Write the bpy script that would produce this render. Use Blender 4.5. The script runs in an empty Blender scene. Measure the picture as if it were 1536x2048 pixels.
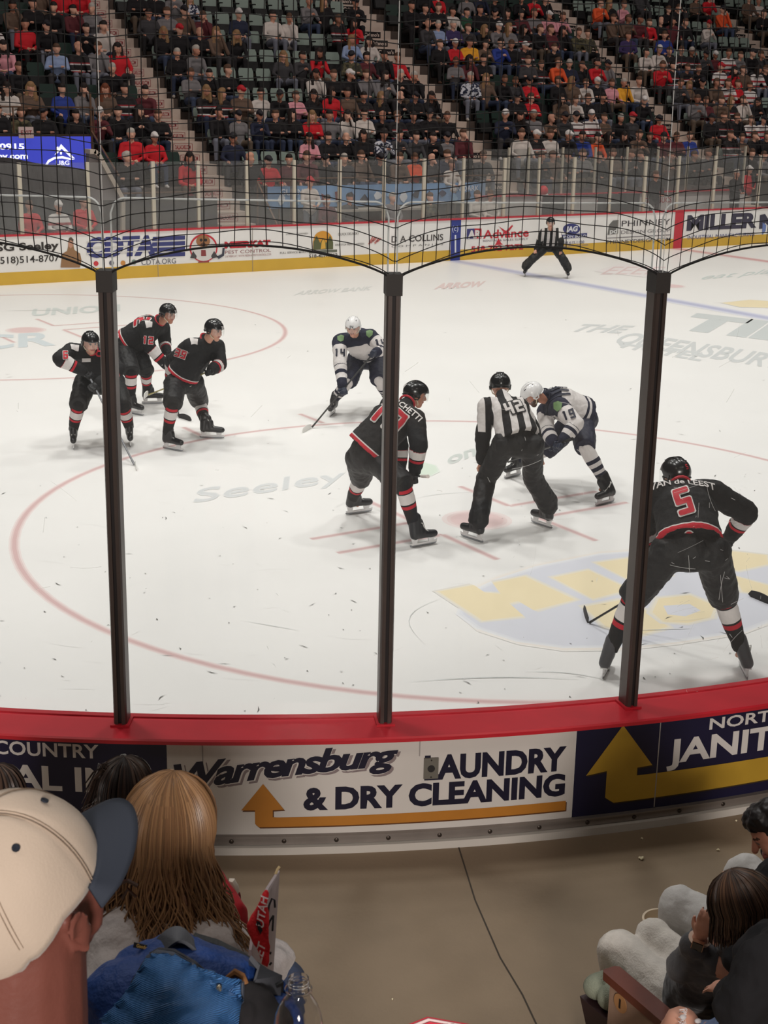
import bpy, bmesh, math, random
import numpy as np
from mathutils import Vector, Matrix, noise
from mathutils.bvhtree import BVHTree
random.seed(7)
sc = bpy.context.scene
COL = sc.collection
PI = math.pi
# ------------------------------------------------------------------ camera
CAM = Vector((-29.46624, -18.05323, 4.178797)); FPX = 2890.6876
RT = Vector((0.84336737, -0.53702068, 0.01844648))
UP = Vector((0.13550695, 0.24577679, 0.95980813))
FW = Vector((0.51997053, 0.80697123, -0.28005015))
cd = bpy.data.cameras.new('camera'); cam = bpy.data.objects.new('camera', cd); COL.objects.link(cam)
cam.matrix_world = Matrix(((RT.x, UP.x, -FW.x, CAM.x), (RT.y, UP.y, -FW.y, CAM.y), (RT.z, UP.z, -FW.z, CAM.z), (0, 0, 0, 1)))
cd.sensor_fit = 'HORIZONTAL'; cd.sensor_width = 36.0; cd.lens = 36.0 * FPX / 1536.0
cd.clip_start = 0.05; cd.clip_end = 300
sc.camera = cam
cd.dof.use_dof = True; cd.dof.focus_distance = 13.0; cd.dof.aperture_fstop = 32.0
# ------------------------------------------------------------------ world, lights, exposure
w = bpy.data.worlds.new('arena_air'); sc.world = w; w.use_nodes = True
w.node_tree.nodes['Background'].inputs[0].default_value = (0.9, 0.87, 0.85, 1)
w.node_tree.nodes['Background'].inputs[1].default_value = 0.03
sc.view_settings.view_transform = 'Standard'; sc.view_settings.look = 'None'
sc.view_settings.gamma = 1; sc.view_settings.use_curve_mapping = False
sc.view_settings.exposure = 0.0
def area(name, loc, size, power, spread=100, col=(1, 0.965, 0.92), target=None):
    l = bpy.data.lights.new(name, 'AREA'); l.shape = 'DISK'; l.size = size; l.energy = power
    l.spread = math.radians(spread); l.color = col
    o = bpy.data.objects.new(name, l); COL.objects.link(o); o.location = loc
    if target is not None:
        o.rotation_euler = (Vector(target) - Vector(loc)).to_track_quat('-Z', 'Y').to_euler()
    return o
for i, x in enumerate((-27.5, -21.5, -14, -6, 3, 12)):
    for j, y in enumerate((-7.5, 0, 7.5)):
        area('arena_light', (x, y, 14.5), 1.6, 262, 118, (1, 0.975, 0.94) if y < 5 else (1, 0.95, 0.87))
for x in (-18, -6, 6):       # house lights over the far stand, warmer and dim
    area('house_and_fill_light', (x, 13, 17), 3.0, 300, 150, (1, 0.90, 0.84), (x + 1, 20, 3.5))
area('house_and_fill_light', (-25, -20, 13), 3.0, 90, 150, (1, 0.88, 0.76), (-26, -14, 0))
area('house_and_fill_light', (-36, -31, 7.5), 3.0, 1100, 120, (1, 0.92, 0.86), (-26, -12.5, 1.5))  # added fill from behind the camera, brightens the near boards and foreground
area('house_and_fill_light', (-33, -15, 11), 2.0, 60, 150, (1, 0.9, 0.8), (-28, -14, 1))

# ------------------------------------------------------------------ helpers
def ray(x, y):
    return FW + RT * ((x - 768) / FPX) - UP * ((y - 1024) / FPX)
def onz(x, y, z=0.0):
    d = ray(x, y); return CAM + d * ((z - CAM.z) / d.z)
def ony(x, y, Y):
    d = ray(x, y); return CAM + d * ((Y - CAM.y) / d.y)
def ondepth(x, y, dep):
    return CAM + ray(x, y) * dep
def depth(P): return (P - CAM).dot(FW)
def srgb(h):
    if isinstance(h, (tuple, list)): v = [c / 255 for c in h]
    else: v = [int(h[i:i + 2], 16) / 255 for i in (0, 2, 4)]
    return tuple(c / 12.92 if c <= 0.04045 else ((c + 0.055) / 1.055) ** 2.4 for c in v) + (1,)
_m = {}
def mat(name, col, rough=0.6, metal=0.0, spec=0.4, bump=0, bscale=60, var=0, vscale=8, emit=None, estr=0, alpha=None, sheen=0, tr=0, ior=1.45):
    if name in _m: return _m[name]
    m = bpy.data.materials.new(name); m.use_nodes = True; nt = m.node_tree; b = nt.nodes['Principled BSDF']
    c = srgb(col); b.inputs['Base Color'].default_value = c; b.inputs['Roughness'].default_value = rough
    b.inputs['Metallic'].default_value = metal; b.inputs['Specular IOR Level'].default_value = spec
    b.inputs['IOR'].default_value = ior
    if sheen: b.inputs['Sheen Weight'].default_value = sheen
    if tr: b.inputs['Transmission Weight'].default_value = tr
    if var or bump:
        tc = nt.nodes.new('ShaderNodeTexCoord')
    if var:
        n = nt.nodes.new('ShaderNodeTexNoise'); n.inputs['Scale'].default_value = vscale; n.inputs['Detail'].default_value = 6
        nt.links.new(tc.outputs['Object'], n.inputs['Vector'])
        r = nt.nodes.new('ShaderNodeValToRGB')
        r.color_ramp.elements[0].position = 0.3; r.color_ramp.elements[1].position = 0.7
        r.color_ramp.elements[0].color = tuple(max(0, x * (1 - var)) for x in c[:3]) + (1,)
        r.color_ramp.elements[1].color = tuple(min(1, x * (1 + var)) for x in c[:3]) + (1,)
        nt.links.new(n.outputs['Fac'], r.inputs['Fac']); nt.links.new(r.outputs['Color'], b.inputs['Base Color'])
    if bump:
        n2 = nt.nodes.new('ShaderNodeTexNoise'); n2.inputs['Scale'].default_value = bscale; n2.inputs['Detail'].default_value = 4
        nt.links.new(tc.outputs['Object'], n2.inputs['Vector'])
        bp = nt.nodes.new('ShaderNodeBump'); bp.inputs['Strength'].default_value = bump; bp.inputs['Distance'].default_value = 0.02
        nt.links.new(n2.outputs['Fac'], bp.inputs['Height']); nt.links.new(bp.outputs['Normal'], b.inputs['Normal'])
    if emit: b.inputs['Emission Color'].default_value = srgb(emit); b.inputs['Emission Strength'].default_value = estr
    _m[name] = m; return m
def ramp_mat(name, stops, rough=0.75, lo=0.0, hi=5.0, attr='t', bump=0.25, bscale=45):
    """crisp bands along a per-vertex coordinate (stripes knitted into the cloth)"""
    if name in _m: return _m[name]
    m = mat(name, (0, 0, 0), rough, bump=bump, bscale=bscale); nt = m.node_tree; b = nt.nodes['Principled BSDF']
    a = nt.nodes.new('ShaderNodeAttribute'); a.attribute_name = attr
    mr = nt.nodes.new('ShaderNodeMapRange'); mr.inputs[1].default_value = lo; mr.inputs[2].default_value = hi
    r = nt.nodes.new('ShaderNodeValToRGB'); r.color_ramp.interpolation = 'CONSTANT'
    el = r.color_ramp.elements
    for k, (p, c) in enumerate(stops):
        q = (p - lo) / (hi - lo)
        e = el[k] if k < 2 else el.new(q)
        e.position = q; e.color = srgb(c)
    nt.links.new(a.outputs['Fac'], mr.inputs[0]); nt.links.new(mr.outputs[0], r.inputs['Fac']); nt.links.new(r.outputs['Color'], b.inputs['Base Color'])
    return m
def glass_mat(name, haze=0.03, refl=0.05, col=(235, 240, 240), rough=0.05):
    if name in _m: return _m[name]
    m = bpy.data.materials.new(name); m.use_nodes = True; nt = m.node_tree
    for n in list(nt.nodes): nt.nodes.remove(n)
    out = nt.nodes.new('ShaderNodeOutputMaterial'); t = nt.nodes.new('ShaderNodeBsdfTransparent'); d = nt.nodes.new('ShaderNodeBsdfDiffuse'); g = nt.nodes.new('ShaderNodeBsdfGlossy')
    t.inputs[0].default_value = (0.97, 0.98, 0.975, 1); d.inputs[0].default_value = srgb(col); g.inputs['Roughness'].default_value = rough
    m1 = nt.nodes.new('ShaderNodeMixShader'); m2 = nt.nodes.new('ShaderNodeMixShader')
    m1.inputs[0].default_value = haze; m2.inputs[0].default_value = refl
    nt.links.new(t.outputs[0], m1.inputs[1]); nt.links.new(d.outputs[0], m1.inputs[2]); nt.links.new(m1.outputs[0], m2.inputs[1]); nt.links.new(g.outputs[0], m2.inputs[2]); nt.links.new(m2.outputs[0], out.inputs[0])
    _m[name] = m; return m

class MB:
    def __init__(s): s.v = []; s.f = []; s.mi = []
    def add(s, vs, fs, mi=0):
        o = len(s.v); s.v += [tuple(v) for v in vs]
        s.f += [tuple(i + o for i in f) for f in fs]; s.mi += [mi] * len(fs); return s
    def box(s, c, sz, R=None, mi=0):
        x, y, z = [k / 2 for k in sz]; vs = [Vector((a * x, b * y, d * z)) for a in (-1, 1) for b in (-1, 1) for d in (-1, 1)]
        if R is not None: vs = [R @ v for v in vs]
        c = Vector(c); vs = [v + c for v in vs]
        return s.add(vs, [(0, 1, 3, 2), (4, 6, 7, 5), (0, 4, 5, 1), (2, 3, 7, 6), (0, 2, 6, 4), (1, 5, 7, 3)], mi)
    def tube(s, pts, rad, n=8, caps=True, mi=0, flat=None):
        """flat: optional (side vector, ratio) that makes the section elliptical"""
        pts = [Vector(p) for p in pts]; N = len(pts)
        rad = [rad] * N if not isinstance(rad, (list, tuple)) else list(rad)
        vs = []; up = None
        for i, p in enumerate(pts):
            t = (pts[min(i + 1, N - 1)] - pts[max(i - 1, 0)]).normalized()
            if flat is not None: a = (flat[0] - t * flat[0].dot(t)).normalized()
            else:
                if up is None: up = Vector((0, 0, 1)) if abs(t.z) < 0.9 else Vector((1, 0, 0))
                a = (up - t * up.dot(t)).normalized(); up = a
            b = t.cross(a)
            for k in range(n):
                th = 2 * PI * k / n
                vs.append(p + a * (math.cos(th) * rad[i]) + b * (math.sin(th) * rad[i] * (flat[1] if flat else 1)))
        fs = [(i * n + k, i * n + (k + 1) % n, (i + 1) * n + (k + 1) % n, (i + 1) * n + k) for i in range(N - 1) for k in range(n)]
        if caps: fs += [tuple(range(n - 1, -1, -1)), tuple((N - 1) * n + k for k in range(n))]
        return s.add(vs, fs, mi)
    def cap(s, A, B, ra, rb, n=12, flat=None, mi=0):
        """tapered capsule"""
        A = Vector(A); B = Vector(B); t = (B - A); L = t.length
        t = t.normalized() if L > 1e-6 else Vector((0, 0, 1))
        P = []; R = []
        for k in range(4):
            a = PI / 2 * (1 - k / 4) ; P.append(A - t * math.sin(a) * ra); R.append(max(math.cos(a) * ra, ra * 0.08))
        P.append(A); R.append(ra); P.append(B); R.append(rb)
        for k in range(1, 5):
            a = PI / 2 * k / 4; P.append(B + t * math.sin(a) * rb); R.append(max(math.cos(a) * rb, rb * 0.08))
        return s.tube(P, R, n, True, mi, flat)
    def ell(s, c, r, R=None, nu=16, nv=10, mi=0):
        c = Vector(c); vs = []
        for j in range(nv + 1):
            ph = -PI / 2 + PI * j / nv; ph = max(-PI / 2 + 0.02, min(PI / 2 - 0.02, ph))
            for i in range(nu):
                th = 2 * PI * i / nu
                v = Vector((r[0] * math.cos(ph) * math.cos(th), r[1] * math.cos(ph) * math.sin(th), r[2] * math.sin(ph)))
                vs.append(c + (R @ v if R is not None else v))
        fs = [(j * nu + i, j * nu + (i + 1) % nu, (j + 1) * nu + (i + 1) % nu, (j + 1) * nu + i) for j in range(nv) for i in range(nu)]
        fs += [tuple(range(nu - 1, -1, -1)), tuple(nv * nu + i for i in range(nu))]
        return s.add(vs, fs, mi)
    def lathe(s, prof, n=24, c=(0, 0, 0), R=None, mi=0, close=True):
        c = Vector(c); vs = []
        for (r_, z) in prof:
            for i in range(n):
                th = 2 * PI * i / n; v = Vector((r_ * math.cos(th), r_ * math.sin(th), z)); vs.append(c + (R @ v if R is not None else v))
        fs = [(j * n + i, j * n + (i + 1) % n, (j + 1) * n + (i + 1) % n, (j + 1) * n + i) for j in range(len(prof) - 1) for i in range(n)]
        if close: fs += [tuple(range(n - 1, -1, -1)), tuple((len(prof) - 1) * n + i for i in range(n))]
        return s.add(vs, fs, mi)
    def prism(s, poly, h, frame, mi=0):
        """poly: 2D outline; frame=(origin, ex, ey, en); extruded from 0 to h along en"""
        o, ex, ey, en = [Vector(k) for k in frame]; n = len(poly)
        vs = [o + ex * x + ey * y for x, y in poly] + [o + ex * x + ey * y + en * h for x, y in poly]
        fs = [tuple(range(n - 1, -1, -1)), tuple(range(n, 2 * n))] + [(i, (i + 1) % n, n + (i + 1) % n, n + i) for i in range(n)]
        return s.add(vs, fs, mi)
    def mesh(s, name, mats):
        me = bpy.data.meshes.new(name); me.from_pydata(s.v, [], s.f)
        for m in (mats if isinstance(mats, (list, tuple)) else [mats]): me.materials.append(m)
        me.polygons.foreach_set('material_index', s.mi); me.update(); return me
    def build(s, name, mats, parent=None, smooth=True, loc=None, fix=True):
        me = s.mesh(name, mats)
        if fix:
            bm = bmesh.new(); bm.from_mesh(me); bmesh.ops.recalc_face_normals(bm, faces=bm.faces); bm.to_mesh(me); bm.free()
        return link(name, me, parent, smooth, loc)
def wloc(o):
    v = Vector((0, 0, 0))
    while o is not None: v = v + o.location; o = o.parent
    return v
def link(name, me, parent=None, smooth=True, loc=None):
    """world-space mesh -> object whose origin sits at loc (or at its parent's)"""
    o = bpy.data.objects.new(name, me); COL.objects.link(o)
    if parent is not None:
        o.parent = parent; off = wloc(parent)
    else: off = Vector(loc) if loc is not None else Vector((0, 0, 0)); o.location = off
    if off.length > 0: me.transform(Matrix.Translation(-off))
    if smooth:
        me.polygons.foreach_set('use_smooth', [True] * len(me.polygons))
        try: me.set_sharp_from_angle(angle=math.radians(42))
        except Exception: pass
    return o
def tag(o, label=None, cat=None, group=None, kind=None):
    if label: o['label'] = label
    if cat: o['category'] = cat
    if group: o['group'] = group
    if kind: o['kind'] = kind
    return o
def empty(name, loc, label=None, cat=None, group=None, kind=None):
    o = bpy.data.objects.new(name, None); COL.objects.link(o); o.location = loc; o.empty_display_size = 0.1
    return tag(o, label, cat, group, kind)
def copy_tree(o, parent=None):
    c = o.copy(); COL.objects.link(c); c.parent = parent
    for ch in [k for k in bpy.data.objects if k.parent == o]: copy_tree(ch, c)
    return c
def remesh(mb, vox, smooth=3, fac=0.5, name='m', dec=None):
    me = mb.mesh(name, []); o = bpy.data.objects.new('tmp', me); COL.objects.link(o)
    r = o.modifiers.new('r', 'REMESH'); r.mode = 'VOXEL'; r.voxel_size = vox; r.adaptivity = 0
    if smooth: s = o.modifiers.new('s', 'SMOOTH'); s.iterations = smooth; s.factor = fac
    if dec: d = o.modifiers.new('d', 'DECIMATE'); d.ratio = dec
    dg = bpy.context.evaluated_depsgraph_get(); ev = o.evaluated_get(dg)
    out = bpy.data.meshes.new_from_object(ev); bpy.data.objects.remove(o); bpy.data.meshes.remove(me)
    out.name = name; return out
def co(me):
    a = np.empty(len(me.vertices) * 3); me.vertices.foreach_get('co', a); return a.reshape(-1, 3)
def setco(me, a): me.vertices.foreach_set('co', a.ravel()); me.update()
def wrinkle(me, amp, freq, seed=0, stretch=(1, 1, 1)):
    a = co(me); n = np.empty(len(me.vertices) * 3); me.vertices.foreach_get('normal', n); n = n.reshape(-1, 3)
    d = np.array([noise.noise(Vector((p[0] * freq * stretch[0] + seed, p[1] * freq * stretch[1], p[2] * freq * stretch[2]))) + 0.5 * noise.noise(Vector((p[0] * freq * 2.3, p[1] * freq * 2.3 + seed, p[2] * freq * 2.3))) for p in a])
    setco(me, a + n * (d * amp)[:, None])
def setattr_f(me, name, vals):
    at = me.attributes.new(name, 'FLOAT', 'POINT'); at.data.foreach_set('value', np.asarray(vals, dtype=np.float32))
def text_mesh(s, size, bold=0.0, align='LEFT', maxedge=None, shear=0.0, spacing=1.0, xs=1.0):
    """flat lettering as (verts2d list, tris)"""
    cu = bpy.data.curves.new('t', 'FONT'); cu.body = s; cu.size = size; cu.align_x = align; cu.offset = bold * size; cu.shear = shear; cu.space_character = spacing; cu.resolution_u = 3; cu.fill_mode = 'FRONT'
    o = bpy.data.objects.new('t', cu); COL.objects.link(o); dg = bpy.context.evaluated_depsgraph_get()
    me = bpy.data.meshes.new_from_object(o.evaluated_get(dg)); bpy.data.objects.remove(o); bpy.data.curves.remove(cu)
    bm = bmesh.new(); bm.from_mesh(me); bpy.data.meshes.remove(me)
    for v in bm.verts: v.co.x *= xs
    return _fin2d(bm, maxedge)
def _fin2d(bm, maxedge):
    bmesh.ops.triangulate(bm, faces=bm.faces)
    if maxedge:
        for _ in range(7):
            e = [k for k in bm.edges if k.calc_length() > maxedge]
            if not e: break
            bmesh.ops.subdivide_edges(bm, edges=e, cuts=1); bmesh.ops.triangulate(bm, faces=bm.faces)
    bm.verts.ensure_lookup_table(); bm.verts.index_update()
    vs = [(v.co.x, v.co.y) for v in bm.verts]; fs = [tuple(v.index for v in f.verts) for f in bm.faces]; bm.free(); return vs, fs
def poly_mesh(polys, maxedge=None):
    bm = bmesh.new()
    for p in polys: bm.faces.new([bm.verts.new((x, y, 0)) for x, y in p])
    return _fin2d(bm, maxedge)
def ring_pts(n, r, a0=0, a1=360): return [(r * math.cos(math.radians(a0 + (a1 - a0) * i / (n - 1))), r * math.sin(math.radians(a0 + (a1 - a0) * i / (n - 1)))) for i in range(n)]
def disc(cx, cy, rx, ry=None, n=24): ry = ry or rx; return [(cx + rx * math.cos(2 * PI * i / n), cy + ry * math.sin(2 * PI * i / n)) for i in range(n)]
def rect(x0, y0, x1, y1): return [(x0, y0), (x1, y0), (x1, y1), (x0, y1)]
def seg_digits(s, h, st=0.2, grow=0.0):
    """blocky athletic digits as convex polygons; h height; width .58h"""
    W = 0.58; SEG = {'0': 'abcdef', '1': 'I', '2': 'abged', '3': 'abgcd', '4': 'fgbc', '5': 'afgcd', '6': 'afgecd', '8': 'abcdefg', '9': 'abcdfg'}
    out = []; x = 0
    for ch in s:
        g = grow
        for k in SEG[ch]:
            B = {'a': (0, 1 - st, W, 1), 'd': (0, 0, W, st), 'g': (0, .5 - st / 2, W, .5 + st / 2), 'f': (0, .5 - st / 2, st, 1), 'b': (W - st, .5 - st / 2, W, 1), 'e': (0, 0, st, .5 + st / 2), 'c': (W - st, 0, W, .5 + st / 2), 'I': (W / 2 - st / 2, 0, W / 2 + st / 2, 1)}[k]
            x0, y0, x1, y1 = B; c = 0.05
            out.append([((x + a) * h, b * h) for a, b in ((x0 - g + c, y0 - g), (x1 + g - c, y0 - g), (x1 + g, y0 - g + c), (x1 + g, y1 + g - c), (x1 + g - c, y1 + g), (x0 - g + c, y1 + g), (x0 - g, y1 + g - c), (x0 - g, y0 - g + c))])
        if ch == '1':
            out.append([((x + a) * h, b * h) for a, b in ((W / 2 - st / 2 - .1 - g, .78 - g), (W / 2, .78 - g), (W / 2, 1 + g), (W / 2 - st / 2 - g * .5, 1 + g))])
        x += W + 0.16
    tw = (x - 0.16) * h
    return [[(a - tw / 2, b - h / 2) for a, b in p] for p in out]
def decal(geo, target, origin, n, up, lift=0.006, mats=None, name='decal', parent=None, xdir=None):
    """project flat artwork on a curved cloth surface (world coords)"""
    vs, fs = geo; n = Vector(n).normalized(); up = Vector(up); up = (up - n * up.dot(n)).normalized(); ex = up.cross(n)
    bv = target; P = []; ok = []
    for x, y in vs:
        q = Vector(origin) + ex * x + up * y
        h = bv.ray_cast(q + n * 0.6, -n, 1.4)
        if h[0] is None: P.append(q); ok.append(False)
        else: P.append(h[0] + (h[1] if h[1].dot(n) > 0 else -h[1]) * lift * 0.5 + n * lift * 0.7); ok.append(True)
    fs = [f for f in fs if all(ok[i] for i in f)]
    if not fs: return None
    mb = MB(); mb.add(P, fs); me = mb.mesh(name, mats)
    bm = bmesh.new(); bm.from_mesh(me); bmesh.ops.delete(bm, geom=[v for v in bm.verts if not v.link_faces], context='VERTS'); bm.to_mesh(me); bm.free()
    return link(name, me, parent, True)
def bvh_of(me, off=Vector((0, 0, 0))):
    return BVHTree.FromPolygons([v.co + off for v in me.vertices], [tuple(p.vertices) for p in me.polygons])
# ------------------------------------------------------------------ setting: rink
CCX, CCY = -22.0, -4.4
YB = 12.638
ZF = 0.42
def cyl(ang, r, z): a = math.radians(ang); return Vector((CCX + r * math.cos(a), CCY + r * math.sin(a), z))
def oncyl(x, y, rad):
    d = ray(x, y); ox, oy = CAM.x - CCX, CAM.y - CCY
    a = d.x * d.x + d.y * d.y; b = 2 * (ox * d.x + oy * d.y); c = ox * ox + oy * oy - rad * rad
    t = (-b - math.sqrt(b * b - 4 * a * c)) / (2 * a); P = CAM + d * t
    return math.degrees(math.atan2(P.y - CCY, P.x - CCX)), P.z
M_ice = mat('ice', (236, 234, 232), 0.38, spec=0.35, bump=0.12, bscale=1.6, var=0.025, vscale=0.5)
mb = MB(); mb.add([(-32, -13.6, 0), (34, -13.6, 0), (34, YB, 0), (-32, YB, 0)], [(0, 1, 2, 3)])
ICE = mb.build('floor', M_ice, smooth=False); tag(ICE, 'white skating ice', kind='structure')
_z = [0.0002]
def paint(geo_world, col, name='ice_marking', rough=0.4, label=None):
    _z[0] += 0.00002
    vs, fs = geo_world; m = mat('ice_paint_' + '_'.join(map(str, col)), col, rough, spec=0.35)
    mb = MB(); mb.add([(x, y, _z[0]) for x, y in vs], fs); o = mb.build(name, m, ICE, smooth=False, fix=False)
    if o.data.polygons and o.data.polygons[0].normal.z < 0: o.data.flip_normals()
    if label: o['label'] = label
    return o
def ringg(cx, cy, r0, r1, a0=0, a1=360, n=96):
    A = ring_pts(n, r0, a0, a1); B = ring_pts(n, r1, a0, a1); vs = [(cx + x, cy + y) for x, y in A + B]
    return vs, [(i, i + 1, n + i + 1, n + i) for i in range(n - 1)]
def soft_ring(cx, cy, r, wd, cols, name, a0=0, a1=360):
    for k, c in enumerate(cols):
        e = wd * (1.9 - 0.6 * k) / 2; paint(ringg(cx, cy, r - e, r + e, a0, a1), c, name)
RED3 = [(232, 219, 217), (222, 200, 198), (212, 180, 179)]
def soft_line(p, q, wd, cols, name):
    p = Vector((p[0], p[1])); q = Vector((q[0], q[1])); d = (q - p).normalized(); nn = Vector((-d.y, d.x))
    for k, c in enumerate(cols):
        e = wd * (1.9 - 0.6 * k) / 2
        paint(([tuple(p + nn * e), tuple(q + nn * e), tuple(q - nn * e), tuple(p - nn * e)], [(0, 1, 2, 3)]), c, name)
def spot(cx, cy, dy):
    soft_ring(cx, cy, 4.57, 0.055, RED3, 'faceoff_circle')
    for k, (rr, c) in enumerate(((0.36, (232, 219, 217)), (0.31, (226, 206, 204)), (0.27, (222, 196, 195)))):
        paint(([(cx, cy)] + [(cx + x, cy + y) for x, y in disc(0, 0, rr)], [(0, i + 1, (i + 1) % 24 + 1) for i in range(24)]), c, 'faceoff_dot')
    for sx in (-1, 1):
        for sy in (-1, 1):   # L marks
            soft_line((cx + sx * 0.6, cy + sy * 0.25), (cx + sx * 1.8, cy + sy * 0.25), 0.05, RED3[:], 'restraining_mark')
            soft_line((cx + sx * 0.6, cy + sy * 0.25), (cx + sx * 0.6, cy + sy * 1.15), 0.05, RED3[:], 'restraining_mark')
        for sy in (-1, 1):
            soft_line((cx + sx * 0.85 , cy + sy * 4.57), (cx + sx * 0.85, cy + sy * 5.2), 0.05, RED3[:], 'hash_mark')
spot(-21.03, -6.71, -1); spot(-21.1, 6.71, 1)
soft_line((-7.72, -13.5), (-7.72, YB), 0.3, [(222, 222, 230), (205, 206, 222), (186, 188, 212)], 'blue_line')
soft_line((0.0, -13.5), (0.0, YB), 0.3, [(232, 219, 217), (222, 196, 195), (212, 160, 160)], 'red_line')
soft_line((-27.13, -13), (-27.13, YB), 0.05, RED3, 'goal_line')
g = onz(1340, 572); 
for rr, c in ((0.36, (232, 222, 220)), (0.3, (224, 198, 198))):
    paint(([(g.x + x, g.y + y) for x, y in disc(0, 0, rr)], [tuple(range(24))]), c, 'faceoff_dot')
def pxpoly(pts): return [tuple(onz(x, y)[:2]) for x, y in pts]
def soft_poly(pts, cols, name, label=None):
    w = pxpoly(pts); c = Vector((sum(a for a, b in w) / len(w), sum(b for a, b in w) / len(w)))
    for k, col in enumerate(cols):
        gr = (len(cols) - 1 - k) * 0.03
        q = []
        for a, b in w:
            d = Vector((a, b)) - c; q.append(tuple(Vector((a, b)) + d.normalized() * gr))
        paint(poly_mesh([q]), col, name, label=label if k == 0 else None)
# round sponsor emblem near the right corner
soft_poly([(925, 1232), (960, 1262), (1040, 1288), (1130, 1301), (1250, 1299), (1350, 1288), (1480, 1268), (1570, 1235), (1620, 1180), (1570, 1125), (1450, 1099), (1330, 1095), (1200, 1104), (1080, 1128), (1000, 1152), (935, 1180)], [(235, 231, 227), (234, 227, 220)], 'ice_emblem', 'round blue and yellow emblem painted under the ice')
soft_poly([(925, 1228), (960, 1254), (1040, 1280), (1130, 1292), (1250, 1290), (1350, 1279), (1480, 1260), (1560, 1230), (1600, 1180), (1560, 1130), (1450, 1105), (1330, 1101), (1200, 1111), (1080, 1136), (1000, 1162), (940, 1190)], [(228, 228, 231), (221, 222, 228), (213, 214, 223)], 'ice_emblem')
E5 = lambda L: [(860 + x / 2.272, 1080 + y / 2.272) for x, y in L]
YEL = [(222, 218, 212), (230, 222, 204), (234, 219, 184)]
soft_poly(E5([(40, 235), (200, 206), (250, 240), (322, 246), (285, 196), (430, 166), (658, 272), (470, 320), (400, 278), (360, 288), (425, 345), (240, 367)]), YEL, 'emblem_letter')
soft_poly(E5([(560, 172), (720, 138), (905, 225), (740, 268)]), YEL, 'emblem_letter')
soft_poly(E5([(755, 105), (905, 84), (1090, 160), (930, 195)]), YEL, 'emblem_letter')
soft_poly(E5([(1130, 60), (1350, 50), (1530, 70), (1536, 110), (1400, 140), (1250, 110)]), YEL, 'emblem_letter')
soft_poly(E5([(700, 305), (860, 275), (1000, 330), (1080, 395), (960, 430), (800, 395)]), YEL, 'emblem_letter')
soft_poly(E5([(1040, 268), (1180, 252), (1295, 300), (1275, 352), (1170, 378), (1060, 372), (1010, 330)]), YEL, 'emblem_letter')
soft_poly(E5([(1060, 300), (1180, 292), (1230, 322), (1160, 348), (1080, 340)]), [(213, 214, 223)], 'emblem_letter')
soft_poly(E5([(1385, 165), (1560, 215), (1600, 265), (1420, 235)]), YEL, 'emblem_letter')
soft_poly([(845, 925), (870, 932), (876, 943), (862, 951), (838, 950), (826, 940), (830, 930)], [(224, 230, 222), (214, 226, 212)], 'ice_logo')
def ice_text(s, p0, p1, ptop, col, bold=0.02, soft=True, xs=1.0):
    S = onz(*p0); E = onz(*p1); T = onz(*ptop); ex = (E - S); ey = (T - S)
    vs, fs = text_mesh(s, 1.0, bold); W = max(v[0] for v in vs); H = 0.72
    def put(off, c): paint(([(S.x + ex.x * x / W + ey.x * y / H + off[0], S.y + ex.y * x / W + ey.y * y / H + off[1]) for x, y in vs], fs), c, 'ice_lettering')
    if soft:
        lc = tuple(int(c + (233 - c) * 0.55) for c in col)
        put((0.02, 0.02), lc); put((-0.02, -0.02), lc)
    put((0, 0), col)
ice_text('Seeley', (382, 1006), (690, 962), (392, 978), (211, 213, 214), 0.0)
ice_text('ons', (895, 930), (975, 902), (893, 908), (205, 210, 206), 0.02)
ice_text('THE', (1135, 662), (1240, 666), (1170, 648), (205, 207, 207))
ice_text('QUEENSBURY', (1222, 684), (1560, 738), (1260, 664), (205, 207, 207))
ice_text('HOTEL', (1238, 694), (1400, 722), (1262, 682), (205, 207, 207))
ice_text('TIM', (1350, 655), (1640, 690), (1400, 628), (202, 206, 206), 0.06)
ice_text('ARROW BANK', (590, 590), (740, 580), (600, 582), (215, 216, 214))
ice_text('ARROW', (870, 578), (965, 573), (880, 567), (226, 205, 203), 0.05)
ice_text('UNION', (60, 632), (240, 622), (65, 618), (208, 214, 212))
ice_text('CR', (-60, 700), (110, 690), (-55, 672), (206, 214, 218))
soft_poly([(1190, 543), (1240, 528), (1330, 536), (1300, 556)], [(226, 222, 222), (234, 228, 228)], 'ice_logo')
ice_text('EEEE', (1196, 549), (1310, 549), (1225, 533), (224, 202, 202), 0.0, False)
soft_poly([(1445, 606), (1500, 600), (1560, 604), (1550, 616), (1480, 614)], YEL, 'ice_logo')
ice_text('eat play', (1395, 560), (1560, 545), (1420, 548), (206, 216, 214), 0.0, False)
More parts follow.
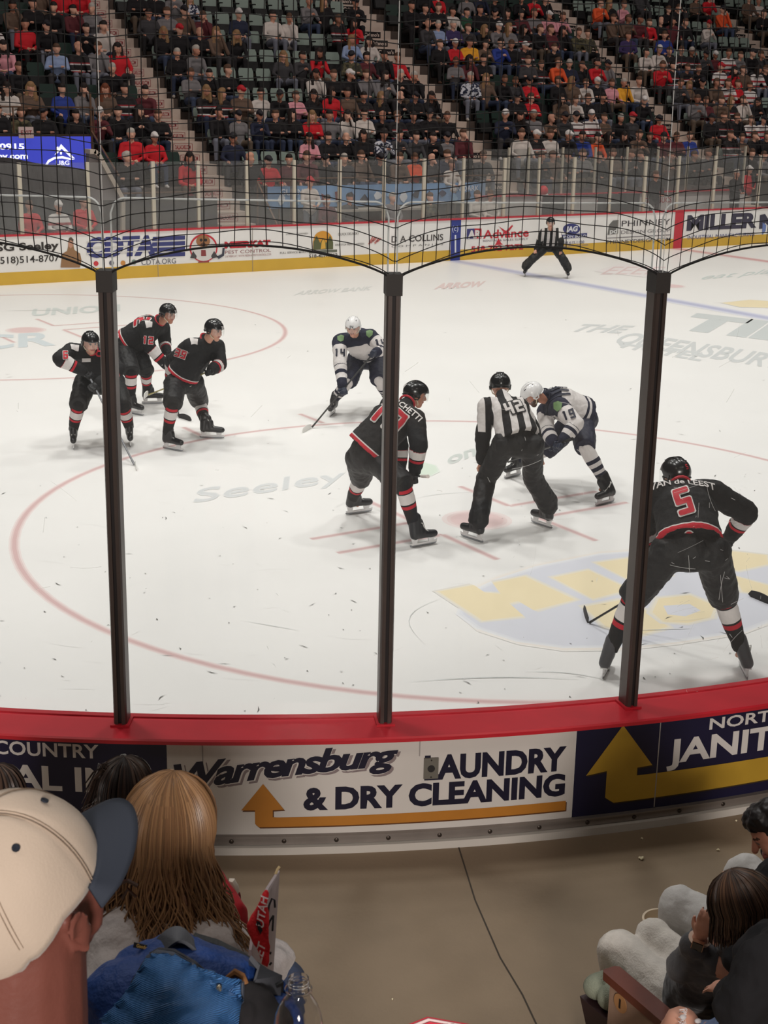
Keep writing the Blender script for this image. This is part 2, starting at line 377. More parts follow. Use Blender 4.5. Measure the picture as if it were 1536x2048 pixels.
# skate cuts, snow crumbs and rubber flecks
mbk = MB(); rr = random.Random(3)
for k in range(330):
    x, y = rr.uniform(-60, 1580), rr.uniform(575, 1430); g = onz(x, y); a = rr.uniform(0, PI); L = rr.choice((0.02, 0.03, 0.05, 0.11)); wd = rr.uniform(0.003, 0.007)
    d = Vector((math.cos(a), math.sin(a))) * L; q = Vector((-d.y, d.x)).normalized() * wd; c = Vector((g.x, g.y)); m2 = c + d * 0.5 + q * rr.uniform(-3, 3)
    mbk.add([(*(c + q * .3), .006), (*(m2 + q), .006), (*(c + d), .006), (*(m2 - q), .006)], [(0, 3, 2, 1)])
o = mbk.build('ice_fleck', mat('fleck', (104, 104, 102), 0.8), ICE, smooth=False); o['kind'] = 'stuff'
mbk = MB()
def scratch_line(mbk, p, q, wd, bend=0.1, z=0.0055):
    p = Vector(p[:2]); q = Vector(q[:2]); d = q - p; nn = Vector((-d.y, d.x)); n = 10; L = []; 
    for i in range(n + 1):
        t = i / n; c = p + d * t + nn * bend * math.sin(PI * t); e = nn.normalized() * wd * math.sin(PI * min(max(t, .06), .94)); L.append((c + e, c - e))
    vs = [(*v, z) for ab in L for v in ab]; mbk.add(vs, [(2 * i, 2 * i + 1, 2 * i + 3, 2 * i + 2) for i in range(n)])
for a, b, wd, bd in (((820, 1365), (1160, 1360), .006, .05), ((490, 1243), (600, 1262), .004, .0), ((1270, 1262), (1390, 1258), .006, 0), ((1050, 1345), (1220, 1362), .005, .1), ((850, 1290), (905, 1190), .003, .2), ((0, 622), (160, 620), .012, 0), ((820, 1000), (960, 985), .004, .1)):
    scratch_line(mbk, onz(*a), onz(*b), wd, bd)
o = mbk.build('skate_cut', mat('cutline', (196, 198, 198), 0.5), ICE, smooth=False); o['kind'] = 'stuff'
mbk = MB()
for k in range(90):
    a = (rr.uniform(-20, 1560), rr.uniform(720, 1420)); b = (a[0] + rr.uniform(-120, 120), a[1] + rr.uniform(-14, 14)); scratch_line(mbk, onz(*a), onz(*b), 0.002, rr.uniform(-.15, .15), .005)
o = mbk.build('skate_cut', mat('cutpale', (222, 222, 221), 0.6), ICE, smooth=False); o['kind'] = 'stuff'

# concrete floor outside the boards
def polar_sheet(r0, r1, a0, a1, z, na=60, nr=2):
    vs = [tuple(cyl(a0 + (a1 - a0) * i / na, r0 + (r1 - r0) * j / nr, z)) for i in range(na + 1) for j in range(nr + 1)]
    return vs, [(i * (nr + 1) + j, (i + 1) * (nr + 1) + j, (i + 1) * (nr + 1) + j + 1, i * (nr + 1) + j + 1) for i in range(na) for j in range(nr)]
M_conc = mat('concrete', (134, 117, 97), 0.62, spec=0.3, bump=0.08, bscale=30, var=0.16, vscale=1.3)
mb = MB(); mb.add(*polar_sheet(8.6, 20, -170, -60, ZF)); CONC = mb.build('floor', M_conc, smooth=False); tag(CONC, 'worn brown concrete floor', kind='structure')
J = [onz(915, 1687, ZF), onz(950, 1800, ZF), onz(1000, 1915, ZF), onz(1045, 1990, ZF), onz(1085, 2075, ZF)]
mb = MB(); n_ = (J[-1] - J[0]).cross(Vector((0, 0, 1))).normalized() * 0.004
mb.add([tuple(v + s * n_ + Vector((0, 0, .0015))) for v in J for s in (1, -1)], [(2 * i, 2 * i + 1, 2 * i + 3, 2 * i + 2) for i in range(4)]); mb.build('floor_joint', mat('joint', (62, 55, 48), 0.9), CONC, smooth=False)

# near boards: curved dasher
A0, A1 = -168, -82
def arc_box(r0, r1, z0, z1, a0, a1, step=0.7, mi=0, mb=None, bev=0.0):
    mb = mb or MB(); n = max(2, int(abs(a1 - a0) / step)); vs = []
    for i in range(n + 1):
        a = a0 + (a1 - a0) * i / n
        if bev: prof = [(r0, z0), (r1, z0), (r1, z1 - bev), (r1 - bev, z1), (r0 + bev, z1), (r0, z1 - bev)]
        else: prof = [(r0, z0), (r1, z0), (r1, z1), (r0, z1)]
        vs += [tuple(cyl(a, r, z)) for r, z in prof]
    m = len(prof); fs = [(i * m + k, (i + 1) * m + k, (i + 1) * m + (k + 1) % m, i * m + (k + 1) % m) for i in range(n) for k in range(m)]
    fs += [tuple(range(m)), tuple(range(n * m + m - 1, n * m - 1, -1))]
    mb.add(vs, fs, mi); return mb
BO = empty('dasher_board', cyl(-112, 8.8, 0), 'curved white dasher board with red top ledge facing the front row', 'rink boards')
M_white = mat('board_white', (196, 190, 184), 0.45, spec=0.4, var=0.03, vscale=3)
M_red = mat('ledge_red', (178, 32, 44), 0.35, spec=0.5, var=0.08, vscale=5)
arc_box(8.66, 8.9, 0.0, 1.035, A0, A1).build('board_core', mat('board_inner', (225, 225, 225), 0.4), BO)
arc_box(8.64, 8.955, 1.035, 1.062, A0, A1, bev=0.008).build('top_ledge', M_red, BO)
arc_box(8.66, 8.70, 1.06, 1.070, A0, A1).build('glass_sill', M_red, BO)
M_alu = mat('kick_rail', (140, 132, 126), 0.45, metal=0.6, var=0.1, vscale=6)
kr = arc_box(8.9, 8.925, ZF + .045, ZF + .088, A0, A1); kr.build('kick_rail', M_alu, BO)
arc_box(8.9, 8.935, ZF + .086, ZF + .095, A0, A1).build('kick_rail', M_alu, BO)
arc_box(8.9, 8.95, ZF, ZF + .042, A0, A1).build('base_strip', mat('base_strip', (190, 184, 176), 0.5), BO)
for k in range(16):
    a = -129 + k * 1.72; c = cyl(a, 8.925, ZF + .066); d = Vector((math.cos(math.radians(a)), math.sin(math.radians(a)), 0))
    mb = MB(); mb.lathe([(0.012, 0), (0.012, .003), (0.008, .006)], 12, (0, 0, 0), d.to_track_quat('Z', 'Y').to_matrix()); mb.v = [tuple(Vector(v) + c) for v in mb.v]
    mb.build('bolt', mat('bolt', (70, 62, 56), 0.4, metal=0.7), BO)
NAVY = mat('sign_navy', (26, 24, 52), 0.4, spec=0.4, var=0.1, vscale=3)
RS = 8.906
def arcsheet(a0, a1, z0, z1, r, m, name, parent=None, label=None):
    mb = arc_box(r - .004, r, z0, z1, a0, a1); o = mb.build(name, m, parent or BO)
    if label: o['label'] = label
    return o
P1 = arcsheet(-140, -122.47, .515, 1.03, RS, NAVY, 'advertising_panel', label='navy panel with white lettering')
P2 = arcsheet(-122.45, -108.9, .515, 1.03, RS, M_white, 'advertising_panel', label='white panel with laundry advert')
P3 = arcsheet(-108.88, -96, .515, 1.03, RS, NAVY, 'advertising_panel', label='navy panel with yellow arrow')
KS = math.radians(1) * RS
def on_arc(geo, a_org, z_org, m, name, parent, lift=0.0012, tilt=0.0):
    vs, fs = geo; ct, st = math.cos(tilt), math.sin(tilt)
    P = [cyl(a_org + (x * ct - y * st) / KS, RS + lift, z_org + x * st + y * ct) for x, y in vs]
    mb = MB(); mb.add(P, fs); o = mb.build(name, m, parent, smooth=False, fix=False); return o
def arc_text(s, a0, a1, z0, z1, m, parent, bold=0.02, lift=0.0012, xs=None, tilt=0.0, capk=0.72, shear=0, name='lettering'):
    vs, fs = text_mesh(s, 1.0, bold, maxedge=0.3, shear=shear); W = max(v[0] for v in vs); w0 = min(v[0] for v in vs)
    L = (a1 - a0) * KS; h = (z1 - z0) / capk
    return on_arc(([((x - w0) / (W - w0) * L, y * h) for x, y in vs], fs), a0, z0, m, name, parent, lift, tilt)
INK = mat('sign_ink', (22, 20, 40), 0.4); WHT = mat('sign_white', (205, 200, 196), 0.5); YELM = mat('sign_yellow', (176, 140, 46), 0.45, var=.05); ORM = mat('sign_orange', (172, 112, 40), 0.45, var=.05)
SHD = mat('sign_shadow', (125, 112, 112), 0.5); DSH = mat('arrow_shadow', (90, 52, 22), .5)
arc_text('COUNTRY', -128.1, -124.66, .93, 1.005, WHT, P1, 0.02)
arc_text('IAL IN', -127.85, -124.15, .745, .877, WHT, P1, 0.03)
arc_text('LAUNDRY', -114.07, -109.22, .80, .93, INK, P2, 0.045)
arc_text('& DRY CLEANING', -118.05, -109.2, .655, .775, INK, P2, 0.045)
# brush-script name rising to the right: letters of bold slanted strokes
def script_word(lift, m, dx, dz, bold):
    vs, fs = text_mesh('Warrensburg', 1.0, bold, maxedge=0.3, shear=0.26, spacing=0.88); W = max(v[0] for v in vs); w0 = min(v[0] for v in vs); L = 7.3 * KS; out = []
    for x, y in vs:
        u_ = (x - w0) / (W - w0); out.append((u_ * L + dx, y * 0.175 * (1.12 - 0.16 * u_) + 0.125 * u_ + 0.02 * math.sin(PI * u_) + dz))
    on_arc((out, fs), -122.25, .765, m, 'script_lettering', P2, lift)
script_word(.0010, SHD, 0.013, -0.012, 0.05); script_word(.0016, M_white, 0.0, 0.0, 0.06); script_word(.0022, INK, 0, 0, 0.032)
def arrow(pts, aref, m, parent, sh=True, hm=None):
    if sh: on_arc(poly_mesh([[( (a - aref) * KS + .006, z - .008) for a, z in pts]], .06), aref, 0, DSH if hm is None else hm, 'arrow_shadow', parent, .0011)
    on_arc(poly_mesh([[((a - aref) * KS, z) for a, z in pts]], .06), aref, 0, m, 'arrow', parent, .0018)
arrow([(-119.36, .80), (-118.68, .655), (-119.05, .652), (-119.05, .613), (-118.9, .611), (-109.14, .616), (-109.14, .562), (-119.5, .557), (-119.63, .575), (-119.63, .652), (-120.08, .652)], -115, ORM, P2)
arrow([(-107.24, 1.02), (-106.04, .77), (-106.6, .765), (-106.6, .72), (-96.5, .72), (-96.5, .585), (-107.4, .575), (-107.72, .61), (-107.72, .765), (-108.47, .75)], -105, YELM, P3, hm=mat('arrow_shadow2', (60, 46, 24), .5))
arc_text('NORTH', -103.95, -100.9, .935, 1.0, WHT, P3, 0.02)
arc_text('JANITORIAL', -105.5, -96.8, .77, .905, WHT, P3, 0.03)
mb = MB()
for a in (-121.3, -105.85, -114.25):
    z0 = .52 if a > -114 or a < -120 else .93
    mb.add([tuple(cyl(a + s * .02, RS + .002, z)) for z in (z0, 1.03) for s in (-1, 1)], [(0, 1, 3, 2)])
mb.build('panel_seam', mat('seam', (150, 144, 140), .6), BO, smooth=False)
# outlet plate on the laundry sign
OP = empty('outlet_plate', cyl(-113.86, RS, .86), 'small grey metal outlet cover on the laundry sign', 'outlet cover')
a = -113.86; dd = Vector((math.cos(math.radians(a)), math.sin(math.radians(a)), 0)); R_ = Matrix((dd.cross(Vector((0, 0, 1))) * -1, Vector((0, 0, 1)), dd)).transposed()
MB().box(cyl(a, RS + .006, .862), (.075, .115, .01), R_).build('cover', mat('plate', (112, 108, 100), .5, metal=.4), OP, smooth=False)
mb = MB(); mb.lathe([(.019, 0), (.019, .003)], 20, cyl(a, RS + .011, .862), R_); mb.build('socket', mat('dark_hole', (35, 32, 32), .6), OP)
mb = MB()
for z in (.815, .909): mb.lathe([(.004, 0), (.004, .003)], 10, cyl(a, RS + .011, z), R_)
mb.build('screw', mat('screw', (70, 66, 60), .4, metal=.8), OP)

# glass posts and acrylic panels
M_post = mat('post_bronze', (72, 62, 58), 0.38, metal=0.35, spec=.5, var=.1, vscale=7); M_slot = mat('post_slot', (30, 24, 24), .6)
PA = [-132.82, -124.07, -115.31, -106.63, -97.9]
names = {-124.07: 'leftmost of the three bronze glass posts, in front of the stooping players', -115.31: 'middle of the three bronze glass posts, above the laundry sign', -106.63: 'rightmost of the three bronze glass posts, above the yellow arrow sign'}
for a in PA:
    dd = Vector((math.cos(math.radians(a)), math.sin(math.radians(a)), 0)); tt = Vector((-dd.y, dd.x, 0)); o0 = cyl(a, 8.76, 1.062)
    if a not in names: continue
    pt = empty('stanchion', o0, names[a], 'glass post', 'bronze posts holding the near glass')
    W2, D2, H = .034, .05, 3.35 - 1.062
    prof = [(-W2, -D2), (-W2, D2 * .7), (-W2 * .8, D2), (-.009, D2), (-.009, D2 * .72), (.009, D2 * .72), (.009, D2), (W2 * .8, D2), (W2, D2 * .7), (W2, -D2)]
    mb = MB(); mb.prism(prof, H, (o0, tt, dd, Vector((0, 0, 1)))); mb.build('post', M_post, pt, smooth=False)
    mb = MB(); mb.prism([(-.0088, D2 * .70), (.0088, D2 * .70), (.0088, D2 * .74), (-.0088, D2 * .74)], H - .06, (o0, tt, dd, Vector((0, 0, 1)))); mb.build('slot', M_slot, pt, smooth=False)
    Rm = Matrix((tt, dd, Vector((0, 0, 1)))).transposed()
    MB().box(o0 + Vector((0, 0, H - .045)) + dd * .002, (.077, .106, .10), Rm).build('cap', mat('post_cap', (48, 44, 42), .6), pt, smooth=False)
    MB().box(o0 + Vector((0, 0, .006)), (.095, .125, .012), Rm).build('foot', M_red, pt, smooth=False)
M_gl = glass_mat('acrylic', 0.012, 0.02); M_edge = mat('acrylic_edge', (200, 205, 205), .3, spec=.6)
glab = ['clear acrylic panel left of the leftmost bronze post', 'clear acrylic panel between the leftmost and middle bronze posts', 'clear acrylic panel between the middle and rightmost bronze posts', 'clear scratched acrylic panel right of the rightmost bronze post']
M_scr = mat('glass_scratch', (226, 228, 228), .5); rr = random.Random(11)
for i in range(4):
    a0, a1 = PA[i] + .14, PA[i + 1] - .14; zt = 3.68; n = 14; outl = []
    rc = .07
    g_ = empty('rink_glass', cyl((a0 + a1) / 2, 8.72, 1.09), glab[i], 'glass panel', 'near glass panels above the dasher')
    def edge(u): # outline u along top incl. rounded corners
        return u
    def rim(a):  # height of the panel at angle a (rounded top corners)
        d_ = min(a - a0, a1 - a) * KS
        return zt - (rc - math.sqrt(max(0, rc * rc - (rc - d_) ** 2)) if d_ < rc else 0)
    As = sorted(set([a0 + (a1 - a0) * k / 30 for k in range(31)] + [a0 + k * .1 for k in range(5)] + [a1 - k * .1 for k in range(5)]))
    vs = []; 
    for a in As:
        vs += [tuple(cyl(a, 8.714, 1.075)), tuple(cyl(a, 8.726, 1.075)), tuple(cyl(a, 8.726, rim(a))), tuple(cyl(a, 8.714, rim(a)))]
    N = len(As); fs = [(4 * k + j, 4 * k + 4 + j, 4 * k + 4 + (j + 1) % 4, 4 * k + (j + 1) % 4) for k in range(N - 1) for j in (1, 3)]
    mb = MB(); mb.add(vs, fs); mb.build('pane', M_gl, g_, smooth=True, fix=False)
    pts = [cyl(a0, 8.72, 1.1)] + [cyl(a, 8.72, rim(a)) for a in As] + [cyl(a1, 8.72, 1.1)]
    mb = MB(); mb.tube(pts, .0045, 6); mb.build('edge', M_edge, g_)
    mb = MB(); cnt = (10, 14, 26, 60)[i]
    for k in range(cnt):
        if i == 3 and k < 46: px_, py_ = rr.gauss(1400, 75), rr.gauss(1150, 150)
        elif i == 2 and k < 14: px_, py_ = rr.gauss(1080, 60), rr.gauss(980, 80)
        else: px_, py_ = rr.uniform((0, 215, 800, 1335)[i], (190, 775, 1300, 1530)[i]), rr.uniform(640, 1400)
        if not ((0, 215, 800, 1340)[i] < px_ < (188, 765, 1255, 1530)[i]): continue
        a, z = oncyl(px_, py_, 8.728); L = rr.choice((.01, .02, .03, .08, .16)) ; th = rr.uniform(0, PI); nseg = 5; w_ = rr.uniform(.0004, .0008); bend = rr.uniform(-.3, .3); V = []
        for s in range(nseg + 1):
            u_ = s / nseg * L; x = u_ * math.cos(th) - bend * u_ * (L - u_) * 4 * math.sin(th); y = u_ * math.sin(th) + bend * u_ * (L - u_) * 4 * math.cos(th)
            for e in (-1, 1): V.append(tuple(cyl(a + (x - e * w_ * math.sin(th)) / KS, 8.7285, z + y + e * w_ * math.cos(th))))
        mb.add(V, [(2 * s, 2 * s + 1, 2 * s + 3, 2 * s + 2) for s in range(nseg)])
    o = mb.build('scratch', M_scr, g_, smooth=False); o['kind'] = 'stuff'

# safety netting with scalloped rope above the glass
NT = empty('safety_netting', cyl(-115, 8.8, 3.34), 'black knotted safety net with scalloped rope hanging above the near glass', 'netting')
M_net = mat('net_cord', (22, 20, 20), .8); RN = 8.80
rope_z = {}
PR = [-141.6, -132.82, -124.07, -115.31, -106.63, -97.9, -89.1]
def zrope(a, lift=0.0):
    for i in range(len(PR) - 1):
        if PR[i] <= a <= PR[i + 1]:
            t = (a - PR[i]) / (PR[i + 1] - PR[i]); s = math.sin(PI * t)
            return 3.325 + 0.158 * (s ** 0.72)
    return 3.4
mb = MB()
for i in range(1, 5):
    n = 28; mb2 = MB(); mb2.tube([cyl(PR[i] + (PR[i + 1] - PR[i]) * k / n, RN + .01, zrope(PR[i] + (PR[i + 1] - PR[i]) * k / n)) for k in range(n + 1)], .0052, 6)
    mb2.build('rope', mat('rope', (18, 17, 17), .8), NT)
rr = random.Random(5)
verts_a = []
a = -132.0; 
while a < -98.5:
    verts_a.append(a); a += 0.44
CORD = .0025
hangs = []
for a in verts_a:
    i = max(k for k in range(len(PR)) if PR[k] <= a); mid = (PR[i] + PR[i + 1]) / 2; t = (a - mid) / ((PR[i + 1] - PR[i]) / 2)
    # cords lean a little towards the posts as they come down
    lean = 0.22 * t * (1 - abs(t)) * 2
    zb = zrope(min(max(a + lean, -132.8), -97.95)); pts = []
    ph = rr.uniform(0, 6); zt = 6.6
    for k in range(12):
        z = zb + (zt - zb) * (k / 11) ** 1.5; f_ = math.exp(-(z - zb) / .35)
        pts.append(cyl(a + lean * f_ + .035 * math.sin(z * 4 + ph), RN, z))
    mb.tube(pts, CORD, 4, False)
o = mb.build('vertical_cord', M_net, NT); o['kind'] = 'stuff'
mb = MB(); n = 260; rows = []; z = 3.42; k = 0
while z < 6.5:
    pts = []
    for i in range(n + 1):
        a = -132.0 + 33.5 * i / n; dr = zrope(a) - 3.325; fall = math.exp(-k * 0.17); fr = 0.08 * math.exp(-k * .1)
        zz = z + dr * fall * 1.05 - 0.09 * fall + .006 * math.sin(a * 2.1 + k)
        if zz > zrope(a): pts.append(cyl(a, RN, zz))
        elif len(pts) > 1: mb.tube(pts, CORD * .9, 4, False); pts = []
        else: pts = []
    if len(pts) > 1: mb.tube(pts, CORD * .9, 4, False)
    z += 0.066 if k < 12 else .09; k += 1
o = mb.build('horizontal_cord', M_net, NT); o['kind'] = 'stuff'
mb = MB()
for a in PR[2:5]: mb.tube([cyl(a, RN, 3.3), cyl(a, RN - .02, 4.2), cyl(a, RN, 6.6)], .0022, 5)
mb.build('tie_cord', mat('tie', (190, 190, 188), .5), NT)

# ------------------------------------------------------------------ far boards
FB = empty('dasher_board', (-5, YB + .05, 0), 'straight white dasher board with adverts on the far side of the ice', 'rink boards')
X0, X1 = -30, 30
MB().box(((X0 + X1) / 2, YB + .07, .52), (X1 - X0, .14, 1.04)).build('board_core', mat('far_board_white', (238, 235, 233), .4, var=.03, vscale=1.5), FB, smooth=False)
MB().box(((X0 + X1) / 2, YB + .004, .135), (X1 - X0, .02, .27)).build('kick_strip', mat('kick_yellow', (214, 172, 60), .4, var=.05, vscale=2), FB, smooth=False)
MB().box(((X0 + X1) / 2, YB + .07, 1.045), (X1 - X0, .19, .035)).build('top_ledge', mat('far_red', (190, 44, 58), .4), FB, smooth=False)
YP = YB - .006
def brect(x0, x1, z0, z1, m, name, y=YP): MB().box(((x0 + x1) / 2, y, (z0 + z1) / 2), (x1 - x0, .004, z1 - z0)).build(name, m, FB, smooth=False)
xb = ony(911, 480, YB).x; brect(xb - .15, xb + .15, 0, 1.03, mat('mark_blue', (44, 58, 140), .4), 'blue_line_mark', YP - .004)
xr = ony(1357, 460, YB).x; brect(xr - .17, xr + .17, 0, 1.03, mat('mark_red', (200, 50, 66), .4), 'red_line_mark', YP - .004)
def bt(s, x0, yb, x1, yt, col, bold=0.02, shear=0, lift=0, capk=.72, name='lettering'):
    """lettering on the far board: baseline left pixel (x0,yb), right pixel x1, cap top yt at x0"""
    A = ony(x0, yb, YP); B = ony(x1, yb, YP); T = ony(x0, yt, YP); vs, fs = text_mesh(s, 1, bold, shear=shear); W = max(v[0] for v in vs); w0 = min(v[0] for v in vs)
    mb = MB(); mb.add([(A.x + (x - w0) / (W - w0) * (B.x - A.x), YP - .003 - lift, A.z + y * (T.z - A.z) / capk) for x, y in vs], fs)
    return mb.build(name, mat('ink_' + '_'.join(map(str, col)), col, .5), FB, smooth=False, fix=False)
def bp(pts, col, lift=0, name='logo', thick=.003):
    P = [ony(x, y, YP) for x, y in pts]; mb = MB(); mb.prism([(p.x, p.z) for p in P], thick, (Vector((0, YP - .001 - lift, 0)), Vector((1, 0, 0)), Vector((0, 0, 1)), Vector((0, -1, 0))))
    return mb.build(name, mat('ink_' + '_'.join(map(str, col)), col, .5), FB, smooth=False)
DK = (52, 46, 44); NV = (58, 62, 120); RD = (196, 40, 56); GY = (120, 118, 116)
bt('SSG Seeley', -22, 503, 118, 488, DK, .03); bt('(518)514-8707', -6, 528, 119, 514, DK, .01)
bp([(121, 535), (124, 508), (134, 502), (136, 494), (137, 480), (141, 475), (146, 478), (147, 492), (149, 500), (160, 507), (163, 520), (160, 535)], (150, 112, 78), name='portrait')
bp([(137, 492), (136, 483), (141, 477), (146, 483), (145, 493), (141, 497)], (196, 144, 120), .002, 'portrait'); bp([(136, 484), (138, 476), (142, 474), (147, 479), (146, 484), (141, 480)], (84, 70, 58), .003, 'portrait')
bt('CDTA', 173, 513, 311, 477, NV, .07, .12)
for y in (478, 489, 500, 511): bp([(300 + (511 - y) * .12, y + 4), (302 + (511 - y) * .12, y - 4), (370, y - 7), (370, y + 1)], NV)
for y in (484, 496, 507): bp([(172, y + 1.2), (172, y - 1.2), (300, y - 6.6), (300, y - 4.2)], (216, 212, 210), .004, 'stripe')
bt('CDTA.ORG', 283, 530, 352, 519, (92, 92, 104), 0)
for x, y, c in ((192, 527, (206, 56, 66)), (223, 526, (104, 104, 116)), (246, 526, (206, 140, 70)), (268, 524, (120, 140, 130))): bp([(x + 5 * math.cos(t * PI / 6), y + 5 * math.sin(t * PI / 6)) for t in range(12)], c)
def el(cx, cy, rx, ry, n=24, a0=0, a1=360): return [(cx + rx * math.cos(math.radians(a0 + (a1 - a0) * i / (n if a1 - a0 == 360 else n - 1))), cy - ry * math.sin(math.radians(a0 + (a1 - a0) * i / (n if a1 - a0 == 360 else n - 1)))) for i in range(n)]
bp(el(407, 496, 28, 28), RD); bp(el(407, 497, 25, 25), (216, 212, 210), .002); bp(el(406, 482, 14, 12), (158, 108, 70), .005); bp(el(402, 480, 3, 3), (40, 30, 30), .008); bp(el(411, 480, 3, 3), (40, 30, 30), .008); bp(el(406, 489, 5, 4), (90, 56, 40), .008)
bp([(380, 516), (386, 502), (393, 512), (392, 517)], (70, 66, 68), .005); bp([(422, 512), (428, 502), (436, 514), (424, 517)], (70, 66, 68), .005); bp([(402, 500), (411, 500), (412, 512), (402, 512)], (140, 60, 62), .006); bp([(396, 523), (418, 522), (418, 524.5), (396, 525.5)], (150, 70, 74), .005)
bp([(433, 513), (444, 508), (445, 496), (449, 496), (448, 511), (437, 518)], (60, 62, 76), .005)
bt('MEERKAT', 449, 496, 541, 484, RD, .07); bt('PEST CONTROL', 450, 508, 542, 501, (150, 100, 104), 0); bt('518 MEERCAT | WWW.MEERKATPESTCONTROL.COM', 450, 515, 542, 511, (160, 110, 110), 0)
bt('LOCALLY OWNED', 572, 470, 616, 467, GY, .01); bt('FULL SERVICE MAILING', 560, 508, 620, 504, GY, .01); bt('QUICK DELIVERY', 676, 471, 718, 466, GY, .01); bt('ONE STOP PRINT & DESIGN', 670, 492, 728, 488, GY, .01)
bp([(626, 500), (626, 482)] + el(646, 481, 19, 19, 16, 180, 0) + [(666, 498)], (216, 152, 52)); bp([(626, 500), (627, 484), (633, 471), (640, 486), (646, 476), (652, 486), (660, 471), (666, 484), (666, 498)], (92, 96, 62), .003); bp([(641, 498), (643, 484), (646, 478), (650, 484), (651, 497)], (222, 172, 70), .006)
bp([(618, 507), (618, 502), (674, 499), (674, 504)], (108, 112, 100)); bt('518-407-1112', 618, 516, 675, 509, (86, 84, 78), .02)
for k in range(5): bp([(736 + k * 4, 488 - 3 * k % 7), (745 + k * 4, 472 + k), (747 + k * 4, 473 + k), (739 + k * 4, 490 - 3 * k % 7)], (196, 120, 116))
bt('D A COLLINS', 783, 485, 886, 472, (70, 64, 64), .01); bt('C O M P A N I E S', 783, 495, 886, 491, GY, 0)
bt('(c)', 904, 462, 916, 451, (220, 224, 236), 0, lift=.006); bp([(909, 505), (909, 470), (912, 470), (912, 505)], (220, 224, 236), .006)
bp([(933, 478), (934, 458), (949, 457), (949, 477)], (60, 60, 120)); bp([(949, 477), (949, 457), (963, 457), (963, 477)], RD); bt('AR', 935, 476, 962, 461, (225, 222, 220), .05, lift=.004)
bt('Advance', 966, 477, 1057, 460, RD, .02); bt('RENTAL & SALES SUPPLY', 966, 484, 1056, 480, (110, 90, 110), 0); bt('518-792-7272', 942, 504, 1046, 493, RD, .03)
bp([(996, 452), (998, 453), (1012, 470), (1026, 452), (1024, 450), (1012, 462)], RD); bp([(992, 487), (997, 476), (1002, 486), (1006, 489), (990, 490)], RD)
bp(el(1143, 458, 17, 11), NV); bt('JAG', 1131, 463, 1155, 453, (226, 226, 230), .05, .1, lift=.004); bp([(1122, 478), (1123, 470), (1174, 466), (1174, 474)], NV); bt('IRON BUILD', 1126, 476, 1172, 471, (226, 226, 230), .02, lift=.004); bt('518.615.1100', 1124, 489, 1168, 483, (110, 110, 140), .01); bt('jagironbuild.com', 1122, 494, 1176, 490, (110, 110, 140), .01)
bp([(1215, 470), (1218, 450), (1226, 441), (1237, 440), (1236, 467)], (110, 108, 106)); bt('pd', 1219, 467, 1234, 457, (220, 220, 220), .03, lift=.004)
bt('PHINNEY', 1243, 453, 1340, 441, (74, 70, 74), 0); bt('DESIGN GROUP', 1242, 468, 1340, 461, (120, 116, 120), 0); bt('PHINNEYDESIGN.COM', 1213, 488, 1340, 481, (74, 70, 74), .01); bp([(1214, 477), (1214, 475.6), (1340, 469), (1340, 470.4)], (120, 116, 120))
bt('MILLER', 1373, 460, 1512, 431, (60, 56, 76), .05); bt('INDUSTRIAL MANUFACTURING', 1375, 479, 1508, 471, (80, 86, 140), 0)
bp([(1518, 458), (1520, 430), (1530, 428), (1545, 452), (1545, 460), (1530, 445), (1526, 457)], (60, 56, 76)); bp([(1524, 470), (1525, 445), (1532, 450), (1531, 462)], (110, 130, 190), .003)
for x in (315, 505, 1232): 
    P = ony(x, 500, YP); brect(P.x - .006, P.x + .006, .0, 1.02, mat('seam2', (150, 140, 130), .6), 'panel_seam', YP - .003)
# far glass
M_fgl = glass_mat('far_acrylic', 0.065, 0.04, (200, 198, 196)); M_fpost = mat('far_post', (196, 188, 172), .4, metal=.2)
FX = [-20.5, -19.05, -17.52, -15.98, -14.87, -13.62, -12.37, -11.11, -9.84, -8.65, -7.44, -6.13, -4.99, -3.8, -2.5, -1.25, .0, 1.41, 3.24, 4.6, 6.0]
for i, x in enumerate(FX[1:-1]):
    o = MB().box((x, YB + .06, (1.06 + 2.56) / 2), (.07 if i % 2 else .085, .06, 1.5)).build('stanchion', M_fpost, smooth=False, loc=(x, YB + .06, 1.06)); tag(o, 'slim pale metal post in the glass along the far boards', 'glass post', 'pale posts of the far glass')
for a, b in zip(FX[:-1], FX[1:]):
    o = MB().box(((a + b) / 2, YB + .06, (1.06 + 2.55) / 2), (b - a - .08, .012, 1.49)).build('rink_glass', M_fgl, smooth=False, loc=((a + b) / 2, YB + .06, 1.06)); tag(o, 'hazy clear glass panel standing on the far boards', 'glass panel', 'far glass panels')
BX = [-5.6, -4.6, -3.9, -2.7, -1.5, -.3, .9, 2.1, 3.3, 4.5]
for x in BX[1:]:
    o = MB().box((x, 14.55, (1.45 + 2.72) / 2), (.06, .05, 1.3)).build('stanchion', M_fpost, smooth=False, loc=(x, 14.55, 1.45)); tag(o, 'slim pale post in the second glass behind the timekeeper bench', 'glass post', 'pale posts of the bench glass')
for a, b in zip(BX[:-1], BX[1:]):
    o = MB().box(((a + b) / 2, 14.55, (1.45 + 2.7) / 2), (b - a - .07, .012, 1.24)).build('rink_glass', M_fgl, smooth=False, loc=((a + b) / 2, 14.55, 1.45)); tag(o, 'hazy glass panel behind the timekeeper bench', 'glass panel', 'bench glass panels')
BB = empty('bench_board', (0, 14.5, .4), 'white and red low board behind the far timekeeper bench', 'rink boards')
MB().box((-.5, 14.55, .9), (10.2, .08, 1.05)).build('board_core', mat('bench_white', (206, 198, 196), .5), BB, smooth=False)
MB().box((-.5, 14.5, 1.44), (10.2, .12, .04)).build('top_ledge', mat('far_red', RD), BB, smooth=False)
